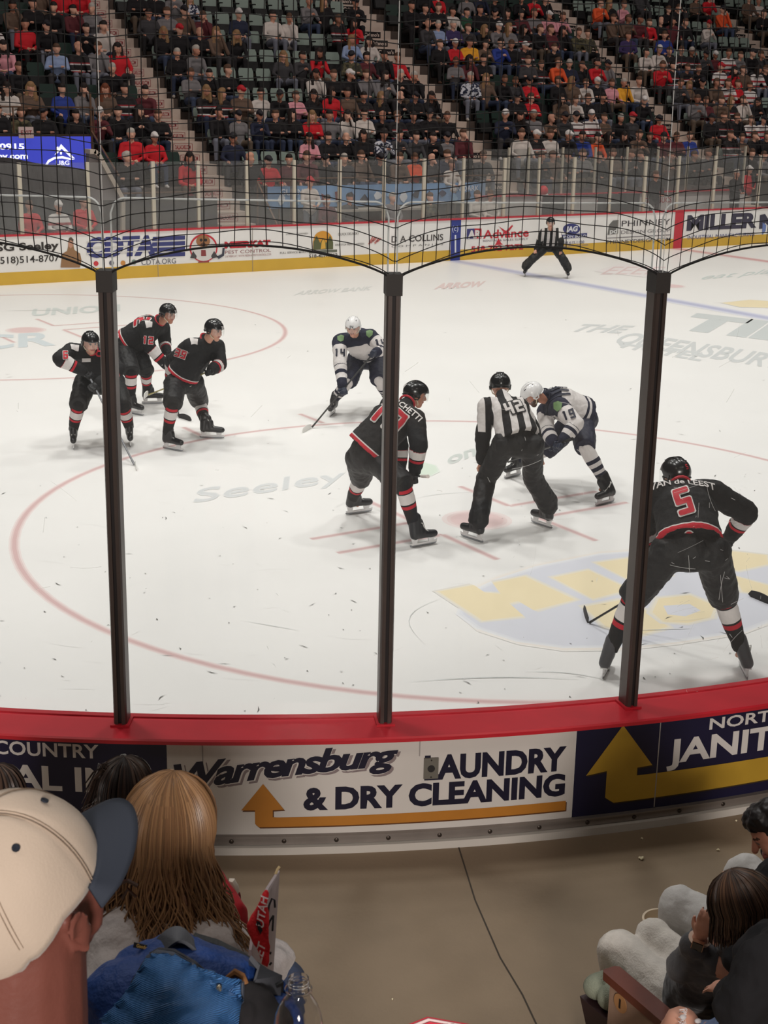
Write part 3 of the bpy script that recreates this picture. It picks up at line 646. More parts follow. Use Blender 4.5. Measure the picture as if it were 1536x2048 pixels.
for s, x in (('Cleverwood', -1.4), ('Cioro BUCS', 0.4)):
    vs, fs = text_mesh(s, .22, .01); mb = MB(); mb.add([(x + a, 14.505, 1.12 + b) for a, b in vs], fs); mb.build('lettering', mat('ink_r', (180, 70, 76)), BB, smooth=False, fix=False)
# strip behind the far boards
mb = MB(); mb.box((0, 14.0, .2), (62, 2.6, .4)); tag(mb.build('floor', mat('bench_floor', (92, 84, 78), .7, var=.1), smooth=False), 'grey floor behind far boards', kind='structure')
# ------------------------------------------------------------------ stands
NR = 15
def rowY(k): return 15.6 + .865 * k
def rowZ(k): return 1.18 + .535 * k
BL = [('far left', -24, -16.3, 2), ('left', -16.3, -13.32, 0), ('second', -12.38, -4.35, 0), ('third', -3.2, 4.6, 0), ('fourth', 5.5, 12.9, 0), ('rightmost', 13.9, 24, 0)]
M_tread = mat('tread_concrete', (88, 76, 70), .8, var=.12, vscale=2)
M_stair = mat('stair_concrete', (196, 178, 166), .75, var=.06, vscale=3)
mb = MB()
for nm, xa, xb_, k0 in BL:
    for k in range(k0, NR):
        y0, z = rowY(k) - .52, rowZ(k); zb = rowZ(k - 1) - .1 if k > k0 else .4
        mb.box(((xa + xb_) / 2, y0 + .46, (z + zb) / 2), (xb_ - xa, .93, z - zb))
tag(mb.build('floor', M_tread, smooth=False), 'stepped concrete stand', kind='structure')
mb = MB(); AIS = [(-13.32, -12.38), (-4.35, -3.2), (4.6, 5.5), (12.9, 13.9)]
for xa, xb_ in AIS:
    for j in range(-4, 2 * NR - 1):
        z = rowZ(0) + .2675 * j; y0 = rowY(0) - .52 + .4325 * j
        mb.box(((xa + xb_) / 2, y0 + .3, z - .3), (xb_ - xa, .6, .6))
STAIR = mb.build('floor', M_stair, smooth=False); tag(STAIR, 'pale concrete aisle steps with signs on the risers', kind='structure')
def riser_sign(s, xa, xb_, j, fg, bg, edge):
    z = rowZ(0) + .2675 * j; y = rowY(0) - .52 + .4325 * j - .004; x0, x1 = xa, xb_
    m = MB(); m.box(((x0 + x1) / 2, y, z - .135), (x1 - x0, .004, .185)); m.build('riser_sign', bg, STAIR, smooth=False)
    m = MB()
    if edge:
        for a, b, c, d in ((x0, z - .05, x1, z - .04), (x0, z - .23, x1, z - .22), (x0, z - .23, x0 + .012, z - .04), (x1 - .012, z - .23, x1, z - .04)): m.box(((a + c) / 2, y - .003, (b + d) / 2), (c - a, .002, d - b))
    vs, fs = text_cache(s); W = max(v[0] for v in vs)
    m.add([(x0 + .05 + v[0] / W * (x1 - x0 - .1), y - .004, z - .185 + v[1] * .15) for v in vs], fs); m.build('riser_lettering', fg, STAIR, smooth=False, fix=False)
_tc = {}
def text_cache(s):
    if s not in _tc: _tc[s] = text_mesh(s, 1, .03)
    return _tc[s]
RDK = mat('riser_red', (142, 34, 44), .6); WPL = mat('riser_white', (202, 184, 174), .6); BKP = mat('riser_black', (30, 26, 28), .6)
for j in range(-3, 28):
    riser_sign('DALLACARS.COM', -13.2, -12.66, j, RDK, WPL, True)
for a, lo, hi in ((1, -3, 28), (2, -2, 28), (3, 8, 28)):
    xa, xb_ = AIS[a]
    for j in range(lo, hi): 
        if j % 4 != 3: riser_sign("Calano's", xa + .1, xb_ - .38, j, WPL, BKP, False)
# front wall, rails, banner
M_dwall = mat('front_wall', (70, 62, 58), .7, var=.1); M_rail = mat('rail_brown', (104, 78, 62), .45, metal=.3)
mb = MB()
for xa, xb_ in ((-12.38, -4.35), (-3.2, 4.6), (5.5, 12.9), (-16.3, -13.32)): mb.box(((xa + xb_) / 2, 14.93, .98), (xb_ - xa, .07, 1.16))
tag(mb.build('wall_front', M_dwall, smooth=False), 'low dark wall in front of the stand', kind='structure')
def rail(pts, name, label, r=.022, group='brown handrails'):
    m = MB(); pts = [Vector(p) for p in pts]
    for a, b in pts_pairs(pts): m.tube([a, b], r, 6)
    o = m.build(name, M_rail, loc=tuple(pts[0])); tag(o, label, 'handrail', group if group else None); return o
def pts_pairs(p): return [(p[i], p[i + 1]) for i in range(0, len(p), 2)]
zr = 1.98
rail([(-11.6, 14.86, zr), (-4.4, 14.86, zr), (-11.6, 14.86, zr), (-11.6, 14.86, .4), (-4.4, 14.86, zr), (-4.4, 14.86, .4), (-8, 14.86, zr), (-8, 14.86, 1.5)], 'handrail', 'brown front rail above the blue banner', group=None)
rail([(-12.35, 14.6, 1.95), (-11.4, 14.6, 1.95), (-12.35, 14.6, 1.95), (-12.35, 14.6, .4), (-11.4, 14.6, 1.95), (-11.4, 14.6, .4), (-12.35, 14.6, 1.95), (-12.35, 13.4, .8)], 'handrail', 'brown stair rail at the foot of the red lettered steps', group=None)
rail([(-16.0, 15.0, 1.7), (-13.4, 15.0, 1.7), (-16.0, 15, 1.7), (-16, 15, .4), (-13.4, 15, 1.7), (-13.4, 15, .4)], 'handrail', 'brown front rail below the people in red hoodies', group=None)
A = ony(183, 262, 16.4); B = ony(238, 352, 15.0)
rail([(A.x, A.y, A.z), (B.x, B.y, B.z), (A.x, A.y, A.z + .9), (A.x, A.y, A.z - .5)], 'handrail', 'sloping brown rail beside the blue screen', .028, None)
A = ony(-5, 213, 16.55); B = ony(186, 217, 16.55)
rail([(-21, 16.55, A.z), (B.x, 16.55, A.z), (B.x, 16.55, A.z), (B.x, 16.55, A.z - .7), (B.x - 2, 16.55, A.z), (B.x - 2, 16.55, A.z - .7)], 'handrail', 'brown rail above the blue screen', .02, None)
# blue banner
BN = empty('banner', (-8.4, 14.82, 1.3), 'light blue printed banner hanging from the front rail of the stand', 'banner')
x0, x1, z0, z1 = -11.95, -5.15, 1.26, 1.80
mb = MB(); n = 40
vs = [(x0 + (x1 - x0) * i / n, 14.82 + .012 * math.sin(i * 1.3) + s * .004, z) for i in range(n + 1) for z in (z0, z1) for s in (0, 1)]
mb.add(vs, [(4 * i, 4 * i + 4, 4 * i + 6, 4 * i + 2) for i in range(n)] + [(4 * i + 1, 4 * i + 3, 4 * i + 7, 4 * i + 5) for i in range(n)]); mb.build('cloth', mat('banner_blue', (122, 160, 204), .6, var=.25, vscale=1.5), BN)
def ban(geo, col, y=14.795): m = MB(); vs, fs = geo; m.add([(a, y, b) for a, b in vs], fs); m.build('print', mat('ban_' + '_'.join(map(str, col)), col, .6), BN, smooth=False, fix=False)
for s, x, sz in (('GUNNERS', -11.6, .22), ('UN DARK', -6.3, .2)):
    vs, fs = text_mesh(s, sz, .01); ban(([(a + x, b + 1.58) for a, b in vs], fs), (232, 234, 240))
rr = random.Random(9)
for k in range(16):
    cx = x0 + .4 + k * .41; cz = 1.42 + rr.uniform(-.05, .15); col = rr.choice([(60, 60, 88), (120, 50, 56), (225, 228, 235), (46, 50, 66), (150, 190, 225), (180, 70, 70)])
    pts = [(cx + rr.uniform(.06, .16) * math.cos(t * PI / 4), cz + rr.uniform(.07, .19) * math.sin(t * PI / 4)) for t in range(8)]
    ban(poly_mesh([pts]), col, 14.798 - k * .0004)
# led screen, drape, exit sign, parapet at the left
LS = empty('led_screen', (-18, 16.4, 2.1), 'bright blue advertising screen under the far left stand section', 'screen')
p_ = ony(183, 275, 16.4); q_ = ony(0, 345, 16.4); xl, xr_ = p_.x - 4.2, p_.x; zt, zb_ = 2.97, 2.1
MB().box(((xl + xr_) / 2, 16.47, (zt + zb_) / 2), (xr_ - xl + .1, .12, zt - zb_ + .1)).build('cabinet', mat('cabinet', (60, 44, 36), .6), LS, smooth=False)
MB().box(((xl + xr_) / 2, 16.405, (zt + zb_) / 2), (xr_ - xl, .01, zt - zb_)).build('display', mat('led_blue', (40, 44, 130), .5, emit=(66, 74, 190), estr=.8, ), LS, smooth=False)
LW = mat('led_white', (200, 200, 220), .5, emit=(235, 235, 255), estr=1.0)
def led(geo): vs, fs = geo; m = MB(); m.add([(a, 16.396, b) for a, b in vs], fs); m.build('led_picture', LW, LS, smooth=False, fix=False)
def led_text(s, x0, yb, x1, yt):
    A = ony(x0, yb, 16.396); B = ony(x1, yb, 16.396); T = ony(x0, yt, 16.396); vs, fs = text_mesh(s, 1, .035); W = max(v[0] for v in vs)
    led(([(A.x + x / W * (B.x - A.x), A.z + y * (T.z - A.z) / .72) for x, y in vs], fs))
led_text('-360-0915', -56, 299, 49, 287); led_text('lydny.com', -30, 318, 56, 306); led_text('services, ny', -30, 332, 18, 329)
def ledp(pts): led(poly_mesh([[(ony(x, y, 16.396).x, ony(x, y, 16.396).z) for x, y in pts]]))
ledp([(109, 310), (122, 288), (126, 294), (116, 306)]); ledp([(122, 288), (150, 317), (142, 316), (121, 295)]); ledp([(113, 301), (113, 294), (117, 293), (117, 298)])
ledp([(90, 330), (96, 320), (108, 314), (125, 312), (150, 319), (140, 320), (124, 317), (110, 318), (98, 325), (95, 331)]); ledp([(120, 309), (120, 304), (124, 304), (124, 309)])
led_text('U&G', 112, 330, 139, 321)
# drape
mb = MB(); pts = []; nx, nz = 40, 10; xa = ony(-30, 400, 14.2).x; xb_ = ony(184, 400, 14.2).x
for i in range(nx + 1):
    for j in range(nz + 1):
        t = i / nx; x = xa + (xb_ - xa) * t; top = 2.55 - .12 * t + .06 * math.sin(t * 7) - (.35 * max(0, t - .75) * 4 if t > .75 else 0) * .5; zz = .45 + (top - .45) * j / nz
        pts.append((x, 14.2 + .05 * math.sin(i * 1.1 + j * .3) + .35 * (j / nz) ** 3, zz))
mb.add(pts, [(i * (nz + 1) + j, (i + 1) * (nz + 1) + j, (i + 1) * (nz + 1) + j + 1, i * (nz + 1) + j + 1) for i in range(nx) for j in range(nz)])
dr = mb.build('drape', mat('drape_black', (44, 40, 42), .7, bump=.3, bscale=5), loc=(-18, 14.2, .45)); tag(dr, 'black cloth drape hanging below the blue screen behind the far bench', 'drape')
so = dr.modifiers.new('s', 'SOLIDIFY'); so.thickness = .01
es = ony(52, 265, 16.3); EX = empty('exit_sign', (es.x, 16.3, es.z - .1), 'small white EXIT sign with red letters above the blue screen', 'sign')
MB().box((es.x, 16.3, es.z), (.36, .03, .26)).build('sign_plate', mat('exit_plate', (205, 180, 176), .6), EX, smooth=False)
vs, fs = text_mesh('EXIT', .15, .012); W = max(v[0] for v in vs); mb = MB(); mb.add([(es.x - .14 + a * .28 / W, 16.28, es.z - .055 + b) for a, b in vs], fs); mb.build('lettering', RDK, EX, smooth=False, fix=False)
PR_ = [(178, 303), (187, 303), (194, 308), (243, 398), (243, 470), (178, 470)]
P = [ony(x, y, 14.9) for x, y in PR_]; mb = MB(); mb.prism([(p.x, p.z) for p in P], .22, (Vector((0, 15.12, 0)), Vector((1, 0, 0)), Vector((0, 0, 1)), Vector((0, -1, 0))))
pw = mb.build('wall_left', mat('parapet', (138, 130, 128), .8), smooth=False); tag(pw, 'sloping concrete parapet', kind='structure')
mb = MB(); e = [P[1], P[2], P[3]]
for a, b in ((P[0], P[1]), (P[1], P[2]), (P[2], P[3]), (P[3], P[4])):
    d = (b - a); c = (a + b) / 2; L = d.length + .04; ang = math.atan2(d.z, d.x); Rm = Matrix.Rotation(-ang, 3, 'Y'); mb.box((c.x, 14.96, c.z), (L, .36, .10), Rm)
mb.build('coping', mat('coping', (196, 182, 168), .7), pw, smooth=False)
mb = MB(); mb.box((-20, 16.6, 1.2), (7.4, .3, 1.8)); tag(mb.build('wall_left', mat('ramp_wall', (134, 122, 112), .8, var=.05), smooth=False), 'pale wall at the foot of the left section', kind='structure')
# top back wall of the bowl
MB().box((0, rowY(NR) + .4, 7), (60, .2, 14)); mbw = MB(); mbw.box((0, rowY(NR) + .6, 7), (60, .2, 14)); tag(mbw.build('wall_back', mat('back_wall', (50, 44, 44), .9), smooth=False), 'dark wall behind the stand', kind='structure')

# ------------------------------------------------------------------ people toolkit
def assign(me, prims, default=0):
    """material of every face from the nearest primitive"""
    n = len(me.polygons); c = np.empty(n * 3); me.polygons.foreach_get('center', c); c = c.reshape(-1, 3)
    best = np.full(n, 1e9); idx = np.full(n, default)
    for A, B, ra, rb, mi in prims:
        A = np.array(A); B = np.array(B); d = B - A; L2 = max(d @ d, 1e-9); t = np.clip(((c - A) @ d) / L2, 0, 1)
        q = np.linalg.norm(c - (A + t[:, None] * d), axis=1) - (ra + (rb - ra) * t)
        m = q < best; best[m] = q[m]; idx[m] = mi
    me.polygons.foreach_set('material_index', idx.astype(np.int32)); me.update()
def crowd_mesh(name, pose, hair, turn=0.0, stand=False):
    P = []
    def c(A, B, ra, rb, mi): P.append((A, B, ra, rb, mi))
    hz = 1.15; lean = -.10 if pose in ('forward', 'phone') else .02
    if stand:
        for s in (-1, 1): c((s * .1, 0, .85), (s * .11, 0, .46), .085, .06, 2); c((s * .11, 0, .46), (s * .11, .02, .08), .058, .045, 2); c((s * .11, .03, .05), (s * .12, -.14, .04), .045, .035, 3)
        b = .42
    else:
        for s in (-1, 1):
            kx = s * (.13 if pose != 'wide' else .22); c((s * .09, .02, .46), (kx, -.38, .5), .095, .07, 2); c((kx, -.38, .5), (kx, -.4, .1), .065, .048, 2); c((kx, -.40, .05), (kx, -.54, .04), .045, .035, 3)
        b = 0
    hp = (0, .02, .48 + b); ch = (0, .03 + lean * .6, .78 + b); nk = (0, .0 + lean, .98 + b); hd = Vector((0, -.02 + lean * 1.2, hz + b))
    c((-.05, .02, .48 + b), (.05, .02, .48 + b), .13, .13, 1); c(hp, ch, .13, .14, 1); c((-.08, ch[1], ch[2]), (.08, ch[1], ch[2]), .125, .125, 1)
    c((-.13, nk[1] + .01, .92 + b), (.13, nk[1] + .01, .92 + b), .075, .075, 1); c(nk, tuple(hd), .055, .055, 0)
    for s in (-1, 1):
        S = (s * .18, nk[1] + .01, .91 + b)
        if pose == 'lap': E = (s * .25, -.06, .66 + b); H = (s * .07, -.27, .60 + b)
        elif pose == 'crossed': E = (s * .24, -.09, .68 + b); H = (-s * .10, -.22, .72 + b)
        elif pose == 'phone': E = (s * .22, -.14 + lean, .68 + b); H = (s * .04, -.33, .80 + b)
        elif pose == 'chin': E = (s * .19, -.22, .62 + b); H = (s * .07, -.15 + lean, 1.03 + b) if s > 0 else (s * .05, -.3, .6 + b)
        elif pose == 'forward': E = (s * .22, -.25, .62 + b); H = (s * .05, -.40, .58 + b)
        else: E = (s * .27, -.05, .68 + b); H = (s * .2, -.32, .60 + b)
        c(S, E, .062, .05, 1); c(E, H, .048, .036, 1); h = Vector(H); d = (h - Vector(E)).normalized(); c(H, tuple(h + d * .06), .036, .03, 0)
    # head
    r = Matrix.Rotation(turn, 3, 'Z')
    def hh(x, y, z): return tuple(hd + r @ Vector((x, y, z)))
    c(hh(0, .01, .02), hh(0, -.01, -.03), .088, .078, 0); c(hh(0, -.05, -.06), hh(0, -.06, -.075), .045, .04, 0); c(hh(0, -.095, -.005), hh(0, -.108, -.03), .013, .017, 0)
    for s in (-1, 1): c(hh(s * .085, .01, .01), hh(s * .085, .01, -.02), .02, .015, 0)
    if hair == 'short': c(hh(0, .03, .05), hh(0, .0, .065), .088, .084, 3); c(hh(0, .055, -.02), hh(0, .04, .03), .062, .08, 3)
    elif hair == 'long':
        c(hh(0, .025, .05), hh(0, .0, .065), .093, .088, 3); c(hh(0, .05, 0), hh(0, .06, -.2), .085, .085, 3)
        for s in (-1, 1): c(hh(s * .075, .0, .03), hh(s * .095, -.01, -.24), .04, .04, 3)
    elif hair == 'cap': c(hh(0, .01, .06), hh(0, .0, .07), .094, .09, 3); c(hh(-.03, -.09, .055), hh(.03, -.09, .055), .04, .04, 3); c(hh(0, -.13, .045), hh(0, -.10, .05), .04, .05, 3)
    elif hair == 'hood': c(hh(0, .025, .045), hh(0, .01, .06), .1, .1, 3); c(hh(0, .05, -.05), hh(0, .04, .0), .085, .09, 3)
    if hair != 'long' and hair != 'hood': pass
    mb = MB()
    for A, B, ra, rb, mi in P:
        fl = None
        if mi == 1 and ra >= .12: fl = (Vector((0, 1, 0)), 1.25)
        mb.cap(A, B, ra, rb, 8, fl)
    me = remesh(mb, .021, 2, .5, name)
    assign(me, P)
    # eyes and mouth
    n = len(me.polygons); cc = np.empty(n * 3); me.polygons.foreach_get('center', cc); cc = cc.reshape(-1, 3); mi = np.empty(n, dtype=np.int32); me.polygons.foreach_get('material_index', mi)
    for q in ((-.032, -.082, .012), (.032, -.082, .012)):
        w_ = np.array(hh(*q)); m = (np.linalg.norm(cc - w_, axis=1) < .011) & (mi == 0); mi[m] = 4
    me.polygons.foreach_set('material_index', mi)
    for m in ('skin', 'top', 'legs', 'hair', 'eye'): me.materials.append(None)
    me.polygons.foreach_set('use_smooth', [True] * n)
    return me
SKIN = [mat('skin_a', (202, 148, 126), .55), mat('skin_b', (184, 128, 106), .55), mat('skin_c', (212, 162, 140), .55), mat('skin_d', (150, 100, 80), .55)]
def cm(n, c, **k): return mat('cloth_' + n, c, .85, **k)
def jersey(n, base, bands):
    m = mat('cloth_' + n, base, .8)
    nt = m.node_tree; b = nt.nodes['Principled BSDF']; tc = nt.nodes.new('ShaderNodeTexCoord'); sp = nt.nodes.new('ShaderNodeSeparateXYZ'); r = nt.nodes.new('ShaderNodeValToRGB'); r.color_ramp.interpolation = 'CONSTANT'
    nt.links.new(tc.outputs['Object'], sp.inputs[0]); nt.links.new(sp.outputs['Z'], r.inputs[0]); nt.links.new(r.outputs[0], b.inputs['Base Color'])
    el_ = r.color_ramp.elements
    for k, (p, c) in enumerate(bands):
        e = el_[k] if k < 2 else el_.new(p); e.position = p; e.color = srgb(c)
    return m
_noisecloth = lambda n, a, b, sc_, thr: _nc(n, a, b, sc_, thr)
def _nc(n, a, b, s_, thr=.5):
    m = mat('cloth_' + n, a, .85); nt = m.node_tree; bs = nt.nodes['Principled BSDF']; tc = nt.nodes.new('ShaderNodeTexCoord'); v = nt.nodes.new('ShaderNodeTexVoronoi'); v.inputs['Scale'].default_value = s_
    r = nt.nodes.new('ShaderNodeValToRGB'); r.color_ramp.interpolation = 'CONSTANT'; r.color_ramp.elements[0].color = srgb(a); r.color_ramp.elements[1].color = srgb(b); r.color_ramp.elements[1].position = thr
    sp = nt.nodes.new('ShaderNodeSeparateColor'); nt.links.new(tc.outputs['Object'], v.inputs['Vector']); nt.links.new(v.outputs['Color'], sp.inputs[0]); nt.links.new(sp.outputs[0], r.inputs[0]); nt.links.new(r.outputs[0], bs.inputs['Base Color']); return m
TOP = {'k': (cm('black', (26, 23, 26)), 'black top'), 'n': (cm('navy', (38, 42, 62)), 'navy top'), 'g': (cm('grey', (118, 114, 116)), 'grey top'), 'd': (cm('dark_grey', (62, 60, 63)), 'dark grey top'),
       'r': (cm('red', (196, 34, 44)), 'red top'), 'm': (cm('maroon', (92, 40, 46)), 'maroon top'), 'w': (cm('white', (202, 192, 186)), 'white top'), 'b': (cm('blue', (44, 62, 140)), 'blue top'),
       'o': (cm('orange', (222, 88, 48)), 'orange top'), 'y': (cm('yellow', (224, 160, 48)), 'yellow top'), 'p': (cm('pink', (214, 148, 158)), 'pink top'), 'e': (cm('green', (40, 78, 58)), 'green top'),
       't': (cm('tan', (100, 80, 68)), 'tan top'), 'c': (_nc('camo', (90, 84, 62), (58, 56, 46), 14), 'camouflage jacket'), 'l': (cm('light_blue', (140, 156, 190)), 'pale blue top'), 'v': (cm('violet', (62, 50, 92)), 'violet top'),
       'j': (jersey('white_jersey', (214, 208, 206), [(0, (214, 208, 206)), (.58, (170, 40, 50)), (.63, (40, 36, 38)), (.66, (214, 208, 206)), (.74, (170, 60, 66)), (.80, (214, 208, 206)), (.9, (60, 40, 44)), (.93, (214, 208, 206))]), 'white jersey'),
       'q': (jersey('black_jersey', (36, 32, 34), [(0, (36, 32, 34)), (.56, (170, 40, 50)), (.59, (205, 200, 198)), (.62, (36, 32, 34)), (.74, (196, 190, 190)), (.77, (150, 40, 48)), (.80, (36, 32, 34))]), 'striped black jersey'),
       'x': (_nc('plaid', (46, 50, 70), (196, 196, 204), 22), 'checked shirt')}
LEG = [cm('jeans', (62, 72, 96)), cm('jeans_dark', (44, 52, 74)), cm('trousers_black', (32, 30, 32)), cm('trousers_grey', (60, 57, 59)), cm('khaki', (96, 82, 70)), cm('leg_light', (112, 114, 126))]
HAIR = {'s': ('short', (34, 26, 24), 'short dark hair'), 'S': ('short', (86, 62, 48), 'short brown hair'), 'B': ('short', None, 'a bald head'), 'W': ('short', (176, 168, 160), 'grey hair'), 'l': ('long', (36, 26, 24), 'long dark hair'),
        'L': ('long', (140, 108, 76), 'long fair hair'), 'r': ('long', (110, 58, 36), 'long reddish hair'), 'C': ('cap', (36, 34, 40), 'a dark cap'), 'c': ('cap', (214, 208, 206), 'a pale cap'), 'R': ('cap', (180, 34, 44), 'a red cap'), 'h': ('hood', (40, 34, 34), 'a dark beanie')}
CROWD = """3,18,t,s;16,20,k,s;73,24,k,s;101,25,m,s;112,-6,r,S;156,-8,r,S;73,-9,t,s;137,27,g,W;173,31,k,S;45,57,r,s;16,66,j,R;92,72,k,C;156,60,k,s;202,68,w,s;112,98,l,S;147,100,q,B;184,101,g,S;223,105,r,l;37,104,p,l;3,110,c,s;6,150,k,C;209,150,k,W;9,177,w,l;41,180,t,L;85,183,k,s;120,183,b,s;164,187,g,l;188,187,t,r;62,164,k,S;34,226,c,S;105,230,k,C;140,238,k,s;180,224,m,c;231,228,k,s;4,228,k,s;269,2,k,s;296,2,k,s;356,3,g,S;382,5,x,L;282,34,d,s;324,38,g,S;352,39,t,C;420,39,m,S;484,42,n,c;541,47,w,s;596,50,w,S;312,75,k,L;356,73,k,R;380,76,k,B;391,55,t,L;413,78,k,L;329,112,k,W;369,117,g,W;251,169,q,s;367,154,g,S;391,156,k,s;436,159,k,S;244,193,m,s;274,188,g,S;398,193,q,L;424,193,q,L;457,195,t,R;497,190,w,s;554,193,k,C;567,211,p,S;261,229,k,l;307,232,k,S;406,227,k,s;420,240,g,C;451,237,n,C;492,240,k,S;522,240,k,l;561,255,r,L;588,240,g,s;247,279,r,W;322,276,r,c;481,276,n,C;605,12,g,S;659,17,k,L;706,30,k,C;686,53,q,S;717,58,r,l;721,89,l,L;743,92,w,l;568,123,d,L;592,123,d,s;631,125,r,l;692,125,c,C;717,125,m,s;745,136,k,s;774,123,r,S;657,161,k,S;687,170,k,c;724,166,g,S;742,166,g,l;774,165,k,W;618,162,w,l;598,194,k,l;617,212,r,l;651,201,t,s;666,210,q,s;691,201,k,L;715,203,x,s;746,203,k,B;626,250,w,l;652,248,w,s;681,236,k,B;715,243,q,S;750,238,k,s;773,247,k,l;629,285,p,l;648,285,k,s;681,276,k,B;715,287,k,l;750,285,x,h;775,283,d,s;524,330,r,C;560,323,m,s;578,323,m,S;616,325,k,C;652,327,d,W;684,327,t,S;716,329,k,C;742,325,t,S;476,329,k,B;254,330,k,W;370,328,r,l;777,28,k,s;804,28,k,s;835,31,k,S;862,30,w,s;883,30,e,s;856,5,k,s;871,5,r,s;909,14,k,s;927,0,g,S;965,6,n,S;934,34,k,C;965,37,q,l;806,61,d,B;834,62,l,W;862,64,v,W;887,64,d,S;920,66,k,L;937,62,g,c;968,66,g,L;848,97,k,S;865,103,r,c;915,100,y,h;937,100,t,s;971,98,b,s;894,136,g,S;920,141,m,l;940,137,k,s;898,162,x,W;926,166,t,L;951,166,k,S;807,161,k,W;781,205,k,C;807,207,k,l;843,208,r,C;815,247,k,C;838,241,k,S;867,244,g,s;955,244,n,c;807,285,d,s;848,297,k,s;871,285,g,C;902,288,m,S;798,327,o,S;812,327,d,B;870,326,n,S;976,249,k,l;1002,8,k,S;1036,13,k,S;1074,16,r,C;1099,16,k,S;984,36,m,h;1053,42,g,S;1107,44,p,c;1125,50,p,S;992,73,q,l;1014,70,k,S;1065,70,m,S;1086,75,k,l;1127,81,c,S;1156,78,c,S;1019,99,k,S;1043,101,q,c;1099,101,k,S;1048,135,d,S;1077,138,q,S;1107,135,o,S;1125,140,n,W;1146,145,k,S;1166,143,r,s;1190,141,g,C;998,169,d,S;1043,174,r,C;1104,174,k,S;1126,182,t,L;1155,185,w,S;1182,177,k,c;1196,185,p,S;1229,172,y,W;1247,177,w,S;1035,206,k,C;1070,203,r,S;1120,211,t,l;1139,211,w,S;1166,206,k,S;1213,208,k,s;1018,250,g,W;1058,247,t,B;1094,245,d,C;1140,245,j,C;1170,242,j,c;1191,247,t,S;1226,247,k,W;1246,242,d,R;991,289,w,S;1011,289,q,c;1053,289,w,S;1070,286,k,c;1105,284,b,s;1135,271,o,s;1152,292,k,l;1224,81,k,W;1199,50,t,S;1221,50,t,S;1247,57,m,s;1265,57,r,S;1203,23,o,S;1229,5,k,L;1252,5,p,S;1277,2,d,S;1344,4,k,S;1388,9,t,C;1414,11,r,C;1340,33,k,S;1364,28,k,S;1442,35,o,C;1495,13,t,S;1511,15,w,S;1522,37,k,S;1287,52,k,B;1328,57,m,l;1369,59,k,S;1413,55,w,R;1327,83,b,S;1277,116,w,s;1289,109,w,c;1303,114,q,S;1329,114,q,S;1351,116,q,W;1371,114,d,C;1412,105,m,c;1432,114,j,S;1458,120,g,S;1493,118,k,C;1517,116,d,S;1331,140,r,S;1362,147,q,S;1388,151,k,S;1316,151,q,s;1296,147,m,L;1445,144,j,R;1471,151,r,l;1491,149,t,S;1511,149,j,l;1530,147,k,S;1252,90,v,S;1331,178,d,S;1349,183,t,L;1392,176,k,C;1419,181,t,S;1432,192,t,S;1456,187,j,S;1480,185,r,S;1500,178,j,S;1281,207,k,c;1406,213,m,S;1423,211,g,S;1443,211,q,L;1500,213,w,S;1513,209,k,l;1320,244,r,C;1392,251,k,C;1434,246,q,S;1465,248,k,S;1484,248,j,S;1506,244,j,C;1228,281,k,l;1252,281,t,S;1279,281,k,S;1303,275,m,h;1326,281,m,S;1351,281,b,S;1430,277,q,S;1456,281,t,S;1476,288,k,S;1491,286,k,S;1517,281,j,S;1000,320,d,S;1030,322,k,S;1060,322,t,S;1092,320,k,s;1130,322,g,S;1165,322,k,S;1205,318,t,S;1240,320,d,S;1290,322,k,S;1330,318,t,S;1400,320,k,S;1440,318,d,S;1490,316,k,S;1525,316,g,S"""
MESH = {}
def cmesh(pose, hair, turn):
    k = (pose, hair, turn)
    if k not in MESH: MESH[k] = crowd_mesh('spectator_body', pose, hair, turn)
    return MESH[k]
rr = random.Random(21)
POSES = ['lap', 'crossed', 'phone', 'chin', 'forward', 'wide']
SX = .56
seats_taken = {}
persons = []
for ent in CROWD.split(';'):
    x, y, c_, h_ = ent.split(','); x = float(x); y = float(y)
    # the head lies on the sloping plane of seated heads: choose the nearest row
    d = ray(x, y); s_ = .535 / .865; num = (rowZ(0) + 1.15 - s_ * rowY(0)) - (CAM.z - s_ * CAM.y); t = num / (d.z - s_ * d.y); P = CAM + d * t
    k = max(0, min(NR - 1, round((P.y - rowY(0)) / .865))); P = ony(x, y, rowY(k)); X = P.x
    blk = min(range(len(BL)), key=lambda i: 0 if BL[i][1] + .2 <= X <= BL[i][2] - .2 else min(abs(X - BL[i][1] - .28), abs(X - BL[i][2] + .28)))
    xa, xb_ = BL[blk][1], BL[blk][2]
    if k < BL[blk][3]: k = BL[blk][3]
    ns = int((xb_ - xa) / SX); off = (xb_ - xa - ns * SX) / 2; i = max(0, min(ns - 1, int((X - xa - off) / SX)))
    for di in (0, 1, -1, 2, -2):
        if 0 <= i + di < ns and (blk, k, i + di) not in seats_taken: i += di; break
    else: continue
    if (blk, k, i) in seats_taken: continue
    seats_taken[(blk, k, i)] = 1; persons.append((blk, k, i, xa + off + (i + .5) * SX, c_, h_))
ORD = ['first', 'second', 'third', 'fourth', 'fifth', 'sixth', 'seventh', 'eighth', 'ninth', 'tenth', 'eleventh', 'twelfth', 'thirteenth', 'fourteenth', 'fifteenth', 'sixteenth', 'seventeenth', 'eighteenth']
def dress(o, c_, h_, rr):
    hs = HAIR[h_]; sk = rr.choice(SKIN[:3] if rr.random() < .93 else SKIN[3:])
    hm = sk if hs[1] is None else mat('hair_' + h_, hs[1], .7)
    for i, m in enumerate((sk, TOP[c_][0], rr.choice(LEG), hm, mat('eye_far', (104, 70, 60), .5))):
        o.material_slots[i].link = 'OBJECT'; o.material_slots[i].material = m
rank = {}
